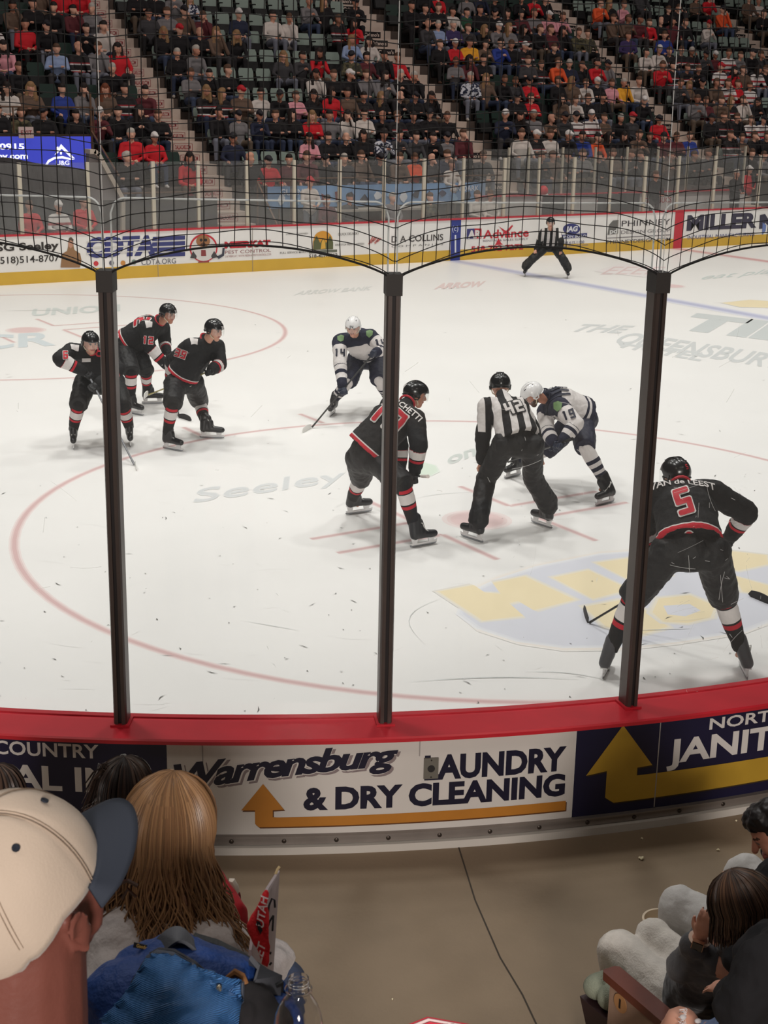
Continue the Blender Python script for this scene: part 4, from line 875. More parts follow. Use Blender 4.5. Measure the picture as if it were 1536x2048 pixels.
for b_, k_, i_, X, c_, h_ in sorted(persons):
    rank[(b_, k_)] = rank.get((b_, k_), -1) + 1; n_ = rank[(b_, k_)]
    me = cmesh(rr.choice(POSES), HAIR[h_][0], rr.choice((-.35, .15, .6)))
    o = bpy.data.objects.new('person', me); COL.objects.link(o); dress(o, c_, h_, rr)
    o.location = (X + rr.uniform(-.04, .04), rowY(k_) + .08, rowZ(k_)); o.rotation_euler = (0, 0, rr.uniform(-.25, .3) - .2); sc_ = rr.uniform(1.04, 1.15); o.scale = (sc_ * rr.uniform(.98, 1.15), sc_, sc_)
    tag(o, 'person in %s, %s, %s from left in %s row, %s block' % (TOP[c_][1], HAIR[h_][2], ORD[n_], ORD[k_], BL[b_][0]), 'person', 'spectators in the stand')
# people at the far benches, behind the glass
def bench_person(x, y, Y, c_, h_, label, stand=False, turn=0):
    P = ony(x, y, Y)
    key = ('stand', HAIR[h_][0])
    if stand:
        if key not in MESH: MESH[key] = crowd_mesh('standing_body', 'lap', HAIR[h_][0], .2, True)
        me = MESH[key]; hz = 1.57
    else: me = cmesh('lap', HAIR[h_][0], .15); hz = 1.15
    o = bpy.data.objects.new('person', me); COL.objects.link(o); dress(o, c_, h_, rr); zz = P.z - hz
    o.location = (P.x, Y, max(.4, zz)); o.rotation_euler = (0, 0, turn); tag(o, label, 'person'); return o
bench_person(59, 412, 13.6, 'r', 'S', 'person in red at the left end of the far bench behind glass')
bench_person(117, 413, 13.6, 'j', 'c', 'person in white jersey between two people in red behind the far glass')
bench_person(167, 404, 13.6, 'r', 's', 'person in red at the bench just left of the sloping parapet')
bench_person(620, 376, 13.7, 'w', 'R', 'standing person in white with red cap below the blue banner', True)
bench_person(655, 408, 13.4, 'm', 's', 'person in maroon seated at the bench below the blue banner')
bench_person(700, 400, 13.8, 'd', 's', 'person in dark grey seated at the bench beside white papers')
bench_person(785, 408, 13.6, 'g', 'W', 'person in grey at the bench behind the middle post cord')
bench_person(860, 420, 13.3, 'c', 'S', 'person in camouflage bending at the far bench')
bench_person(955, 394, 13.6, 'w', 'S', 'person in pale top on the far bench, left of two')
bench_person(981, 396, 13.6, 'w', 'S', 'person in white top on the far bench, right of two')
bench_person(1052, 366, 15.1, 'k', 'C', 'person in black behind the second glass near red and white balloons')
bench_person(1310, 384, 13.8, 'k', 'S', 'person in black standing behind the far adverts near the rightmost post', True)
bench_person(1471, 380, 13.8, 'k', 'W', 'grey haired person in dark suit at the far right bench', True)
bench_person(1498, 345, 15.3, 'r', 'c', 'person in red with pale cap behind the far right bench', True)
bench_person(904, 329, 14.9, 'w', 'S', 'standing person in white at the right end of the blue banner', True)
for x, y, c_, n_ in ((1087, 382, (196, 44, 54), 'red'), (1088, 394, (220, 210, 206), 'white')):
    P = ony(x, y, 13.9); mb = MB(); mb.ell(P, (.13, .13, .15)); mb.tube([P - Vector((0, 0, .14)), P - Vector((0, 0, .17))], [.01, .02], 8); o = mb.build('balloon', mat('balloon_' + n_, c_, .3), loc=tuple(P)); tag(o, n_ + ' round balloon behind the far glass', 'balloon')
# bench furniture
for x in (1105, 1215, 1255): 
    P = ony(x, 440, 13.5); o = MB().box((P.x, 13.5, .95), (.5, .35, 1.1)).build('equipment_case', mat('case_dark', (62, 58, 58), .6), smooth=False, loc=(P.x, 13.5, .4)); tag(o, 'dark upright case behind the far boards', 'case', 'dark cases at the far bench')
tb = empty('bench_table', (-10, 13.9, .4), 'long pale table at the bench below the blue banner', 'table')
MB().box((-9.2, 13.9, 1.25), (3.2, .6, .05)).build('table_top', mat('table_pale', (170, 160, 150), .6), tb, smooth=False)
for sx in (-10.7, -7.7):
    for sy in (13.65, 14.15): MB().box((sx, sy, .82), (.05, .05, .82)).build('leg', mat('case_dark', 0), tb, smooth=False)
# seats
def seat_mesh(pale):
    mb = MB(); bk = []
    for x, z in ((-.22, 0), (.22, 0), (.235, .3), (.2, .40), (-.2, .40), (-.235, .3)): bk.append((x, z))
    R = Matrix.Rotation(-.2, 3, 'X'); o0 = Vector((0, .2, .46)); mb.prism(bk, .03, (o0, R @ Vector((1, 0, 0)), R @ Vector((0, 0, 1)), R @ Vector((0, -1, 0))), 0)
    mb.prism([(x * .96, z * .98 + .005) for x, z in bk], .03, (o0 + Vector((0, .035, 0)), R @ Vector((1, 0, 0)), R @ Vector((0, 0, 1)), R @ Vector((0, -1, 0))), 1)
    mb.box((0, .12, .36), (.44, .10, .30), Matrix.Rotation(-.25, 3, 'X'), 1); mb.box((0, .07, .36), (.40, .05, .24), Matrix.Rotation(-.25, 3, 'X'), 1)
    for s in (-1, 1): mb.box((s * .265, .1, .62), (.035, .34, .035), None, 1); mb.box((s * .265, .18, .3), (.03, .06, .6), None, 1)
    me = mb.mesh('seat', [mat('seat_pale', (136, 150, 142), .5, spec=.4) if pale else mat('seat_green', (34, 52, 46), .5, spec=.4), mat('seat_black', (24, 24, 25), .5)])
    bm = bmesh.new(); bm.from_mesh(me); bmesh.ops.recalc_face_normals(bm, faces=bm.faces); bm.to_mesh(me); bm.free(); return me
SM = {True: seat_mesh(True), False: seat_mesh(False)}
def inframe(P, m=30):
    v = P - CAM; z = v.dot(FW); x = 768 + FPX * v.dot(RT) / z; y = 1024 - FPX * v.dot(UP) / z; return -m < x < 1536 + m and -m < y < 345
cand = []
for b_, (nm, xa, xb_, k0) in enumerate(BL):
    ns = int((xb_ - xa) / SX); off = (xb_ - xa - ns * SX) / 2
    for k in range(k0, NR):
        for i in range(ns):
            P = Vector((xa + off + (i + .5) * SX, rowY(k) + .05, rowZ(k)))
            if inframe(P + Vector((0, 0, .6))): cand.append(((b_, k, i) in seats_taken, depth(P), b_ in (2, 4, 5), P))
cand.sort(key=lambda c: (c[0], c[1])); rest = {True: MB(), False: MB()}
for n_, (occ, dp, pale, P) in enumerate(cand):
    if n_ < 290 and not occ:
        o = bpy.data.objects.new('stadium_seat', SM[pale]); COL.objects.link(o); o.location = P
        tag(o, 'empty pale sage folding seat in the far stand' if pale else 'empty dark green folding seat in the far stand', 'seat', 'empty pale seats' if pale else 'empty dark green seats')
    else:
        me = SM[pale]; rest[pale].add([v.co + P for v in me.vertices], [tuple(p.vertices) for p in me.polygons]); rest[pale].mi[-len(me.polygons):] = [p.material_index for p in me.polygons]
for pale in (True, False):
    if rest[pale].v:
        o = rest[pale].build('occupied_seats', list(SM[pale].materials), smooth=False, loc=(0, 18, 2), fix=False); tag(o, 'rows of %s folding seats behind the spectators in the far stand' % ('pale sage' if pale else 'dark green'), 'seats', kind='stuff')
# ------------------------------------------------------------------ skaters
Zv = Vector((0, 0, 1)); FH = Vector((FW.x, FW.y, 0)).normalized(); RH = Vector((RT.x, RT.y, 0)).normalized()
def hdir(deg): a = math.radians(deg); return (RH * math.cos(a) + FH * math.sin(a)).normalized()   # 0 = image right, 90 = away
def px(P): v = P - CAM; z = v.dot(FW); return 768 + FPX * v.dot(RT) / z, 1024 - FPX * v.dot(UP) / z
def near_on_ray(x, y, Q):
    d = ray(x, y); return CAM + d * ((Q - CAM).dot(d) / d.dot(d))
def near_vert(x, y, Q):
    """point of the pixel ray closest to the vertical line through Q"""
    d = ray(x, y); e = Vector((d.x, d.y, 0)); q = Q - CAM; t = (q.x * d.x + q.y * d.y) / e.dot(e); return CAM + d * t
def at_dist(x, y, A, L, pref):
    d = ray(x, y); dn = d.normalized(); o = CAM - A; b = o.dot(dn); c = o.dot(o) - L * L; D = b * b - c
    if D < 0: return CAM + dn * (-b)
    s = math.sqrt(D); p, q = CAM + dn * (-b - s), CAM + dn * (-b + s)
    return p if (p - A).dot(pref) > (q - A).dot(pref) else q
def joint(x, y, A, LA, B, LB, pref, w=.12):
    base = near_on_ray(x, y, (A + B) / 2); dn = ray(x, y).normalized(); best = None
    for k in range(-60, 61):
        P = base + dn * (k * .01); c = ((P - A).length - LA) ** 2 + ((P - B).length - LB) ** 2 - w * .1 * (P - (A + B) / 2).dot(pref)
        if best is None or c < best[0]: best = (c, P)
    return best[1]
BLKC = (17, 16, 19); REDC = (178, 30, 46); WHC = (206, 200, 198); NVC = (25, 27, 47); GRN = (70, 100, 100)
# jersey coordinate: torso 0..1 (hem -> neck), arms 2..4 (shoulder -> wrist)
J_HOME = ramp_mat('jersey_home', [(0, REDC), (.05, WHC), (.068, BLKC), (3.02, REDC), (3.07, BLKC), (3.10, WHC), (3.38, BLKC), (3.42, REDC), (3.5, BLKC)], .8)
J_AWAY = ramp_mat('jersey_away', [(0, NVC), (.09, WHC), (.15, NVC), (.21, WHC), (.80, NVC), (2.32, WHC), (3.0, NVC), (3.12, WHC), (3.3, NVC), (3.42, WHC), (3.62, NVC)], .8)
S_HOME = ramp_mat('sock_home', [(0, BLKC), (.12, REDC), (.2, BLKC), (.23, WHC), (.47, BLKC), (.51, REDC), (.59, BLKC)], .85, 0, 1)
S_AWAY = ramp_mat('sock_away', [(0, WHC), (.38, NVC), (.48, WHC), (.58, NVC), (.68, WHC), (.76, NVC)], .85, 0, 1)
PANT_B = mat('hockey_pants_black', BLKC, .6, bump=.3, bscale=30); PANT_N = mat('hockey_pants_navy', NVC, .6, bump=.3, bscale=30)
HEL_B = mat('helmet_black', (16, 16, 18), .24, spec=.6); HEL_W = mat('helmet_white', (226, 224, 224), .25, spec=.6)
GLV_B = mat('glove_black', (22, 22, 25), .5, spec=.4); GLV_N = mat('glove_navy', (34, 40, 58), .5)
SKT = mat('skate_boot', (26, 26, 30), .35, spec=.5); LACE = mat('laces_white', (216, 214, 210), .8); HOLD = mat('blade_holder', (222, 220, 220), .35, spec=.5); STEEL = mat('blade_steel', (150, 152, 156), .2, metal=.9)
VIS = glass_mat('visor_clear', .04, .10, (220, 225, 230), .05); STRAP = mat('chin_strap', (206, 196, 170), .5)
NUMR = mat('number_red', REDC, .6); NUMW = mat('number_white', WHC, .6); NUMN = mat('number_navy', (26, 28, 46), .6); EYE = mat('eye_dark', (50, 36, 32), .4); LIP = mat('lip', (158, 92, 84), .5); BROW = mat('brow', (74, 52, 42), .7)
def body_mesh(J, sk, beard=False):
    """one continuous body: head with face, neck, torso, limbs"""
    mb = MB(); C, hf, hu = J['head'], J['hf'], J['hu']; hr = hf.cross(hu).normalized(); lat = J['lat']
    R = Matrix((hr, hf, hu)).transposed()
    mb.ell(C + hu * .015, (.074, .094, .112), R, 20, 14); mb.cap(C - hu * .05 + hf * .035, C - hu * .085 + hf * .055, .052, .036, 10)   # skull, jaw and chin
    mb.cap(C + hf * .088 + hu * .012, C + hf * .108 - hu * .022, .010, .0145, 8)    # nose
    mb.cap(C + hf * .078 + hr * .035 + hu * .034, C + hf * .082 - hr * .035 + hu * .034, .014, .014, 8)  # brow ridge
    mb.cap(C + hf * .09 - hu * .052 + hr * .018, C + hf * .09 - hu * .052 - hr * .018, .009, .009, 8)   # lips
    for s in (-1, 1):
        mb.ell(C + hr * s * .078 - hf * .004 + hu * .0, (.011, .02, .033), R, 10, 8); mb.cap(C + hf * .06 + hr * s * .04 - hu * .015, C + hf * .05 + hr * s * .035 - hu * .05, .028, .022, 8)
    mb.cap(C - hu * .04 - hf * .015, J['neck'] - Zv * .03, .056, .062, 12)
    mb.cap(J['pelvis'], J['neck'] - (J['neck'] - J['pelvis']) * .28, .115, .13, 14, (lat, .7)); mb.cap(J['shL'], J['shR'], .062, .062, 10); mb.cap(J['neck'] - (J['neck'] - J['pelvis']) * .3, J['neck'], .12, .065, 12, (lat, .65))
    for s in 'LR':
        mb.cap(J['sh' + s], J['el' + s], .052, .042, 10); mb.cap(J['el' + s], J['el' + s] + (J['ha' + s] - J['el' + s]) * (1 if J.get('bare') else .8), .042, .026, 10); h = J['ha' + s]
        mb.cap(J['hip' + s], J['kn' + s], .08, .055, 12); mb.cap(J['kn' + s], J['an' + s], .052, .030, 10); f = J['fd' + s]; mb.cap(J['an' + s] - Zv * .05, J['an' + s] + f * .06 - Zv * .085, .028, .02, 8)
    mb.cap(J['hipL'], J['hipR'], .10, .10, 10)
    me = remesh(mb, .0085, 2, .5, 'body'); a = co(me); n = len(me.polygons); c = np.empty(n * 3); me.polygons.foreach_get('center', c); c = c.reshape(-1, 3); mi = np.zeros(n, dtype=np.int32)
    for s in (-1, 1):
        q = np.array(C + hf * .088 + hr * s * .031 + hu * .015); mi[np.linalg.norm(c - q, axis=1) < .0125] = 1
        q = np.array(C + hf * .09 + hr * s * .032 + hu * .036); e = (c - q) @ np.array(hu); l = (c - q) @ np.array(hr); f_ = (c - q) @ np.array(hf); mi[(abs(e) < .007) & (abs(l) < .02) & (abs(f_) < .03)] = 3
    q = np.array(C + hf * .095 - hu * .052); e = (c - q) @ np.array(hu); l = (c - q) @ np.array(hr); f_ = (c - q) @ np.array(hf); mi[(abs(e) < .009) & (abs(l) < .024) & (abs(f_) < .03)] = 2
    if beard:
        e = (c - np.array(C)) @ np.array(hu); f_ = (c - np.array(C)) @ np.array(hf); l = abs((c - np.array(C)) @ np.array(hr)); m = (e < -.03) & (e > -.13) & (f_ > .0) & (l < .08) & (mi == 0); mi[m] = 3
    for m in (sk, EYE, LIP, BROW): me.materials.append(m)
    me.polygons.foreach_set('material_index', mi); return me
def seg_t(a, A, B):
    A = np.array(A); B = np.array(B); d = B - A; t = ((a - A) @ d) / (d @ d); tc = np.clip(t, 0, 1); return t, np.linalg.norm(a - (A + tc[:, None] * d), axis=1)
def jersey_mesh(J, bulk=1.0, hem=-.16, seed=0, tuck=False):
    mb = MB(); lat = J['lat']; P, N = J['pelvis'], J['neck']; ax = (N - P); L = ax.length; axn = ax.normalized(); Cm = P + ax * .62
    low = P + axn * .0
    mb.tube([low, low + axn * .05, P + ax * .4, Cm, N - axn * .09, N - axn * .03], [.232 * bulk, .226 * bulk, .214 * bulk, .218 * bulk, .17 * bulk, .10 * bulk], 22, True, 0, (lat, .80))
    mb.cap(J['shL'] * .88 + J['shR'] * .12, J['shR'] * .88 + J['shL'] * .12, .098 * bulk, .098 * bulk, 14); mb.cap(N - axn * .05, N + (J['head'] - N) * .16, .085, .068, 12)
    for s in 'LR':
        S, E, H = J['sh' + s], J['el' + s], J['ha' + s]; mb.cap(S, E, .094 * bulk, .082 * bulk, 12); W_ = E + (H - E) * .80; mb.cap(E, W_, .083 * bulk, .062 * bulk, 12)
    me = remesh(mb, .011, 3, .5, 'jersey'); wrinkle(me, .010, 9, seed, (1, 1, .6)); wrinkle(me, .004, 24, seed + 3)
    a = co(me); tt = ((a - np.array(low)) @ np.array(axn)) / (L + .02); lo = -.185 * .9 / L; t = np.clip(tt, 0, 1); dist = np.linalg.norm(a - (np.array(P) + np.clip((a - np.array(P)) @ np.array(axn), 0, L)[:, None] * np.array(axn)), axis=1)
    v_ = (a - np.array(low)) - ((a - np.array(low)) @ np.array(axn))[:, None] * np.array(axn); l_ = v_ @ np.array(lat); q_ = np.sqrt(np.maximum((v_ ** 2).sum(1) - l_ ** 2, 0)); rad_ = np.sqrt((l_ / .232) ** 2 + (q_ / .186) ** 2) / bulk; dsk = (rad_ < .90) & (tt < .05); t[dsk] = .5
    best = np.maximum(dist - .17, -.02)
    for s in 'LR':
        S, E, H = J['sh' + s], J['el' + s], J['ha' + s]
        u1, d1 = seg_t(a, S, E); u2, d2 = seg_t(a, E, H); d1 -= .08; d2 -= .066
        m = (d1 < best) & (d1 <= d2) & (u1 > .02); t[m] = 2 + np.clip(u1[m], 0, 1); best[m] = d1[m]
        m = (d2 < best) & (d2 < d1); t[m] = 3 + np.clip(u2[m], 0, .99); best[m] = d2[m]
    setattr_f(me, 't', t); setattr_f(me, 'lat', (a - np.array(P)) @ np.array(lat)); setattr_f(me, 'arm', (t >= 2).astype(float))
    return me
def pants_mesh(J, long=False, seed=0):
    mb = MB(); lat = J['lat']; P = J['pelvis']
    k_ = .88 if long else 1.0
    mb.cap(J['hipL'], J['hipR'], .140 * k_, .140 * k_, 16); mb.cap(P + (J['neck'] - P) * .16, P - Zv * .03, .175 * k_, .185 * k_, 16, (lat, .80))
    for s in 'LR':
        H, K, A = J['hip' + s], J['kn' + s], J['an' + s]
        if long:
            mb.cap(H, K, .114, .098, 14); mb.cap(K, A + Zv * .02, .102, .094, 14)
            d = (A - K).normalized(); mb.tube([K, A + Zv * .06 , A - d * .0], [.098, .096, .098], 14)
        else:
            mb.cap(H, K - (K - H) * .1, .136, .112, 16); d = (K - H).normalized(); mb.tube([H + (K - H) * .5, K - d * .02, K + d * .035], [.128, .118, .108], 16)
    me = remesh(mb, .011, 3, .5, 'pants'); wrinkle(me, .011, 8, seed + 5, (1, 1, .7)); wrinkle(me, .004, 22, seed); return me
def sock_mesh(K, A, H, seed=0):
    mb = MB(); d = (A - K).normalized(); up_ = (H - K).normalized(); mb.cap(K + up_ * .10, K, .07, .078, 14); mb.tube([K - d * .02, K + d * .06, K + d * .2, K + d * .34, A + d * .01], [.078, .08, .078, .062, .056], 16)
    me = remesh(mb, .010, 3, .5, 'sock'); wrinkle(me, .004, 18, seed); a = co(me); t, _ = seg_t(a, K + up_ * .04, A); setattr_f(me, 't', np.clip(t, 0, .999)); return me
def skate(parent, heel, toe, A, K, lace=True, bootm=None):
    f = (toe - heel); f.z = 0; f = f.normalized(); sd = f.cross(Zv); g = heel.copy(); dn = (K - A).normalized()
    up = (dn * .45 + Zv * .55).normalized()
    mb = MB(); o = g + Zv * .085
    mb.cap(o + f * .045 + Zv * .04, o + f * .20 + Zv * .03, .044, .040, 14); mb.cap(o + f * .20 + Zv * .028, o + f * .26 + Zv * .024, .041, .037, 12); mb.cap(o + f * .035 + Zv * .035, A + up * .07, .047, .057, 14); mb.cap(o + f * .07 + Zv * .05, A + up * .05 + f * .035, .046, .05, 12); mb.cap(o + f * .12 + Zv * .045, A + f * .06, .044, .044, 12)
    me = remesh(mb, .008, 3, .5, 'boot'); me.materials.append(bootm or SKT); sk = link('skate', me, parent, True)
    mb = MB()  # holder: sole plate, two towers, runner rail
    mb.tube([o + f * .0 + Zv * .002, o + f * .1 + Zv * .0, o + f * .27 + Zv * .002], [.03, .026, .03], 8, True, 0, (sd, .18))
    for u_, w_ in ((.035, .028), (.225, .03)): mb.prism([(-w_ * 1.25, 0), (w_ * 1.25, 0), (w_ * .8, -.055), (-w_ * .8, -.055)], .016, (o + f * u_ - sd * .008, f, Zv, sd))
    mb.prism([(-.01, -.045), (.285, -.045), (.295, -.035), (.29, -.062), (.0, -.062), (-.018, -.04)], .012, (o - sd * .006, f, Zv, sd)); mb.build('blade_holder', HOLD, sk, smooth=False)
    mb = MB(); mb.prism([(-.02, .024), (-.012, .006), (.02, 0), (.25, 0), (.285, .008), (.296, .026)], .004, (g - sd * .002 + Zv * .001, f, Zv, sd)); mb.build('steel_runner', STEEL, sk, smooth=False)
    if lace:
        mb = MB()
        for i in range(6):
            c = o + f * (.185 - .022 * i) + Zv * (.055 + .017 * i); 
            for s in (-1, 1): mb.tube([c - sd * s * .026, c + sd * s * .024 + f * -.012 + Zv * .010], .0036, 5)
        c = o + f * .07 + Zv * .155
        for s in (-1, 1): mb.tube([c, c + sd * s * .03 + f * .03 - Zv * .0, c + sd * s * .035 + f * .05 - Zv * .05], .0036, 5)
        mb.build('laces', LACE, sk)
    return sk
def glove(parent, W, H, sdir, m, m2, bare=False, curl=1.0, rootname='glove'):
    """hand closed round a shaft that runs along sdir; W wrist->H grip centre"""
    d = (H - W).normalized(); sdir = (sdir - d * sdir.dot(d)); sdir = sdir.normalized() if sdir.length > .01 else Vector((1, 0, 0)); n = d.cross(sdir).normalized(); k = .62 if bare else 1
    mb = MB(); R = Matrix((sdir, d, n)).transposed()
    if not bare: mb.tube([H - d * .15, H - d * .10, H - d * .06], [.062, .056, .048], 12, True, 0)
    mb.ell(H - d * .012 + n * .012, (.05 * k, .05 * k, .033 * k), R, 14, 10)
    for i in range(4):
        o = H + sdir * (i - 1.5) * .026 * k + n * .018 * k + d * .018 * k; r = (.0150, .016, .0155, .0135)[i] * k; L_ = (.9, 1.05, 1.0, .8)[i] * k
        p1 = o + d * .034 * L_ + n * .010; p2 = p1 + (d * .2 - n * 1.0 * curl).normalized() * .034 * L_; p3 = p2 + (-d * .9 - n * .35).normalized() * .028 * L_
        mb.cap(o, p1, r * 1.1, r, 8); mb.cap(p1, p2, r, r * .95, 8); mb.cap(p2, p3, r * .95, r * .85, 8)
    t0 = H - d * .03 * k + sdir * .036 * k; t1 = t0 + sdir * .024 * k + d * .03 * k - n * .016 * k; t2 = t1 + d * .024 * k - n * .026 * k - sdir * .012 * k
    mb.cap(t0, t1, .018 * k, .0155 * k, 8); mb.cap(t1, t2, .0155 * k, .013 * k, 8)
    me = remesh(mb, .0065 if not bare else .004, 2, .45, rootname); me.materials.append(m); me.materials.append(m2)
    if not bare:
        n_ = len(me.polygons); c = np.empty(n_ * 3); me.polygons.foreach_get('center', c); c = c.reshape(-1, 3); t = (c - np.array(H)) @ np.array(d); me.polygons.foreach_set('material_index', ((t < -.105) & (t > -.125)).astype(np.int32))
    return link(rootname, me, parent, True)
def helmet(parent, J, m, visor=True, num=None, numm=None, slots=True):
    C, hf, hu = J['head'], J['hf'], J['hu']; hr = hf.cross(hu).normalized(); C = C + hu * .028 - hf * .004
    nu, nv = 40, 14; vs = []
    for j in range(nv + 1):
        for i in range(nu):
            th = 2 * PI * i / nu; fr = math.cos(th)   # fr=1 forward
            lowa = .18 if fr > .35 else (-.42 if fr < -.2 else -.42 + (fr + .2) / .55 * .60)
            if .0 < abs(math.sin(th)) and -.35 < fr < .3: lowa = min(lowa, -.34)
            ph = lowa + (PI / 2 - lowa) * j / nv; ph = min(ph, PI / 2 - .02)
            rx, ry, rz = .100, .125, .108
            bump = 1 + .025 * (1 if (abs(math.sin(th) * math.cos(ph)) < .22 and ph > .2) else 0) - .02 * (1 if .32 < abs(math.sin(th) * math.cos(ph)) < .48 else 0)
            v = hf * (math.cos(th) * math.cos(ph) * ry * bump) + hr * (math.sin(th) * math.cos(ph) * rx * bump) + hu * (math.sin(ph) * rz * bump)
            vs.append(C + v)
    mb = MB(); mb.add(vs, [(j * nu + i, j * nu + (i + 1) % nu, (j + 1) * nu + (i + 1) % nu, (j + 1) * nu + i) for j in range(nv) for i in range(nu)])
    h = mb.build('helmet', m, parent, True); so = h.modifiers.new('s', 'SOLIDIFY'); so.thickness = .008; so.offset = 0
    mb = MB()
    for s in (-1, 1): mb.tube([C + hr * s * .098 - hu * .02 + hf * .03, C + hr * s * .097 - hu * .055 + hf * .015, C + hr * s * .094 - hu * .058 - hf * .02, C + hr * s * .098 - hu * .015 - hf * .04], .008, 6)
    mb.tube([C - hf * .121 * math.cos(a) + hr * .099 * math.sin(a) - hu * .048 for a in [x * .2 - 1.0 for x in range(11)]], .006, 6)
    for s in (-1, 0, 1): mb.tube([C + hf * (.112 * math.cos(a) ) + hr * s * .030 + hu * (.112 * math.sin(a) - .001) for a in [x * .2 + .35 for x in range(12)]], .0042, 6)
    mb.build('guard_ridge', m, h)
    if slots:
        mb = MB()
        for s in (-1, 1):
            for k in range(3): c = C + hf * (.05 - .045 * k) + hr * s * .052 + hu * (.093 - .006 * k); mb.tube([c, c - hf * .026 - hu * .001], .0045, 6)
        mb.build('vent', mat('vent_dark', (40, 40, 44), .6), h)
    mb = MB(); pts = [C + hr * .088 - hu * .05, C + hr * .07 - hu * .09 + hf * .03, C - hu * .135 + hf * .055, C - hr * .07 - hu * .09 + hf * .03, C - hr * .088 - hu * .05]; mb.tube(pts, .006, 6); mb.build('chin_strap', STRAP, h)
    if visor:
        mb = MB(); n = 16; vs = []
        for i in range(n + 1):
            a = -1.15 + 2.3 * i / n
            for z in (.035, -.05): r = 1.04 if z > 0 else 1.10; vs.append(C + hf * (math.cos(a) * .126 * r) + hr * (math.sin(a) * .102 * r) + hu * (z - .01))
        mb.add(vs, [(2 * i, 2 * i + 2, 2 * i + 3, 2 * i + 1) for i in range(n)]); v = mb.build('visor', VIS, h, True)
    if num:
        bv = bvh_of(h.data, wloc(h)); geo = poly_mesh(seg_digits(num, .035), .01)
        decal(geo, bv, C + (hf if numm[1] == 'f' else -hf) * .1 + hu * .04, hf if numm[1] == 'f' else -hf, hu, .010, numm[0], 'helmet_number', h)
    return h
def stick(top, heel, toe, m, label, blade_m=None, butt=.06, group=None, white_tape=False):
    d = (heel - top).normalized(); n = d.cross(Zv).normalized(); b = top - d * butt; o = empty('hockey_stick', heel, label, 'hockey stick', group)
    mb = MB(); mb.tube([b, top + d * .3, heel - d * .12, heel - d * .02], [.014, .0135, .013, .015], 8, True, 0, (n, .72)); mb.build('shaft', m, o)
    mb = MB(); mb.tube([b - d * .004, b + d * .02, b + d * .13], [.0185, .0165, .0155], 10); mb.build('grip_tape', mat('tape_white', (216, 206, 200), .8) if white_tape else mat('tape_black', (24, 24, 26), .8), o)
    t = (toe - heel); L = t.length; t = t.normalized(); side = t.cross(Zv).normalized(); mb = MB(); n_ = 10; vs = []
    for i in range(n_ + 1):
        u_ = i / n_; c = heel + t * (L * u_) + side * (.03 * math.sin(u_ * PI * .5) * u_) ; h0 = .004; h1 = .055 + .022 * math.sin(u_ * PI) - (.03 if i == n_ else 0)
        if i == n_: h0 = .02
        for s in (-1, 1): vs += [c + side * s * .0045 + Zv * (h0 - heel.z + heel.z), c + side * s * .0035 + Zv * h1]
    mb.add(vs, [q for i in range(n_) for q in ((4 * i, 4 * i + 4, 4 * i + 5, 4 * i + 1), (4 * i + 2, 4 * i + 3, 4 * i + 7, 4 * i + 6), (4 * i + 1, 4 * i + 5, 4 * i + 7, 4 * i + 3), (4 * i, 4 * i + 2, 4 * i + 6, 4 * i + 4))] + [(0, 1, 3, 2), (4 * n_, 4 * n_ + 2, 4 * n_ + 3, 4 * n_ + 1)])
    mb.build('blade', blade_m or m, o, smooth=False)
    return o, d
SH_K = mat('shaft_black', (28, 28, 30), .35, spec=.5); SH_G = mat('shaft_gold', (150, 140, 90), .3, metal=.4); SH_S = mat('shaft_silver', (120, 120, 124), .3, metal=.3); BL_W = mat('blade_white_tape', (222, 220, 216), .7); BL_K = mat('blade_black_tape', (30, 30, 34), .7)
DBG = []
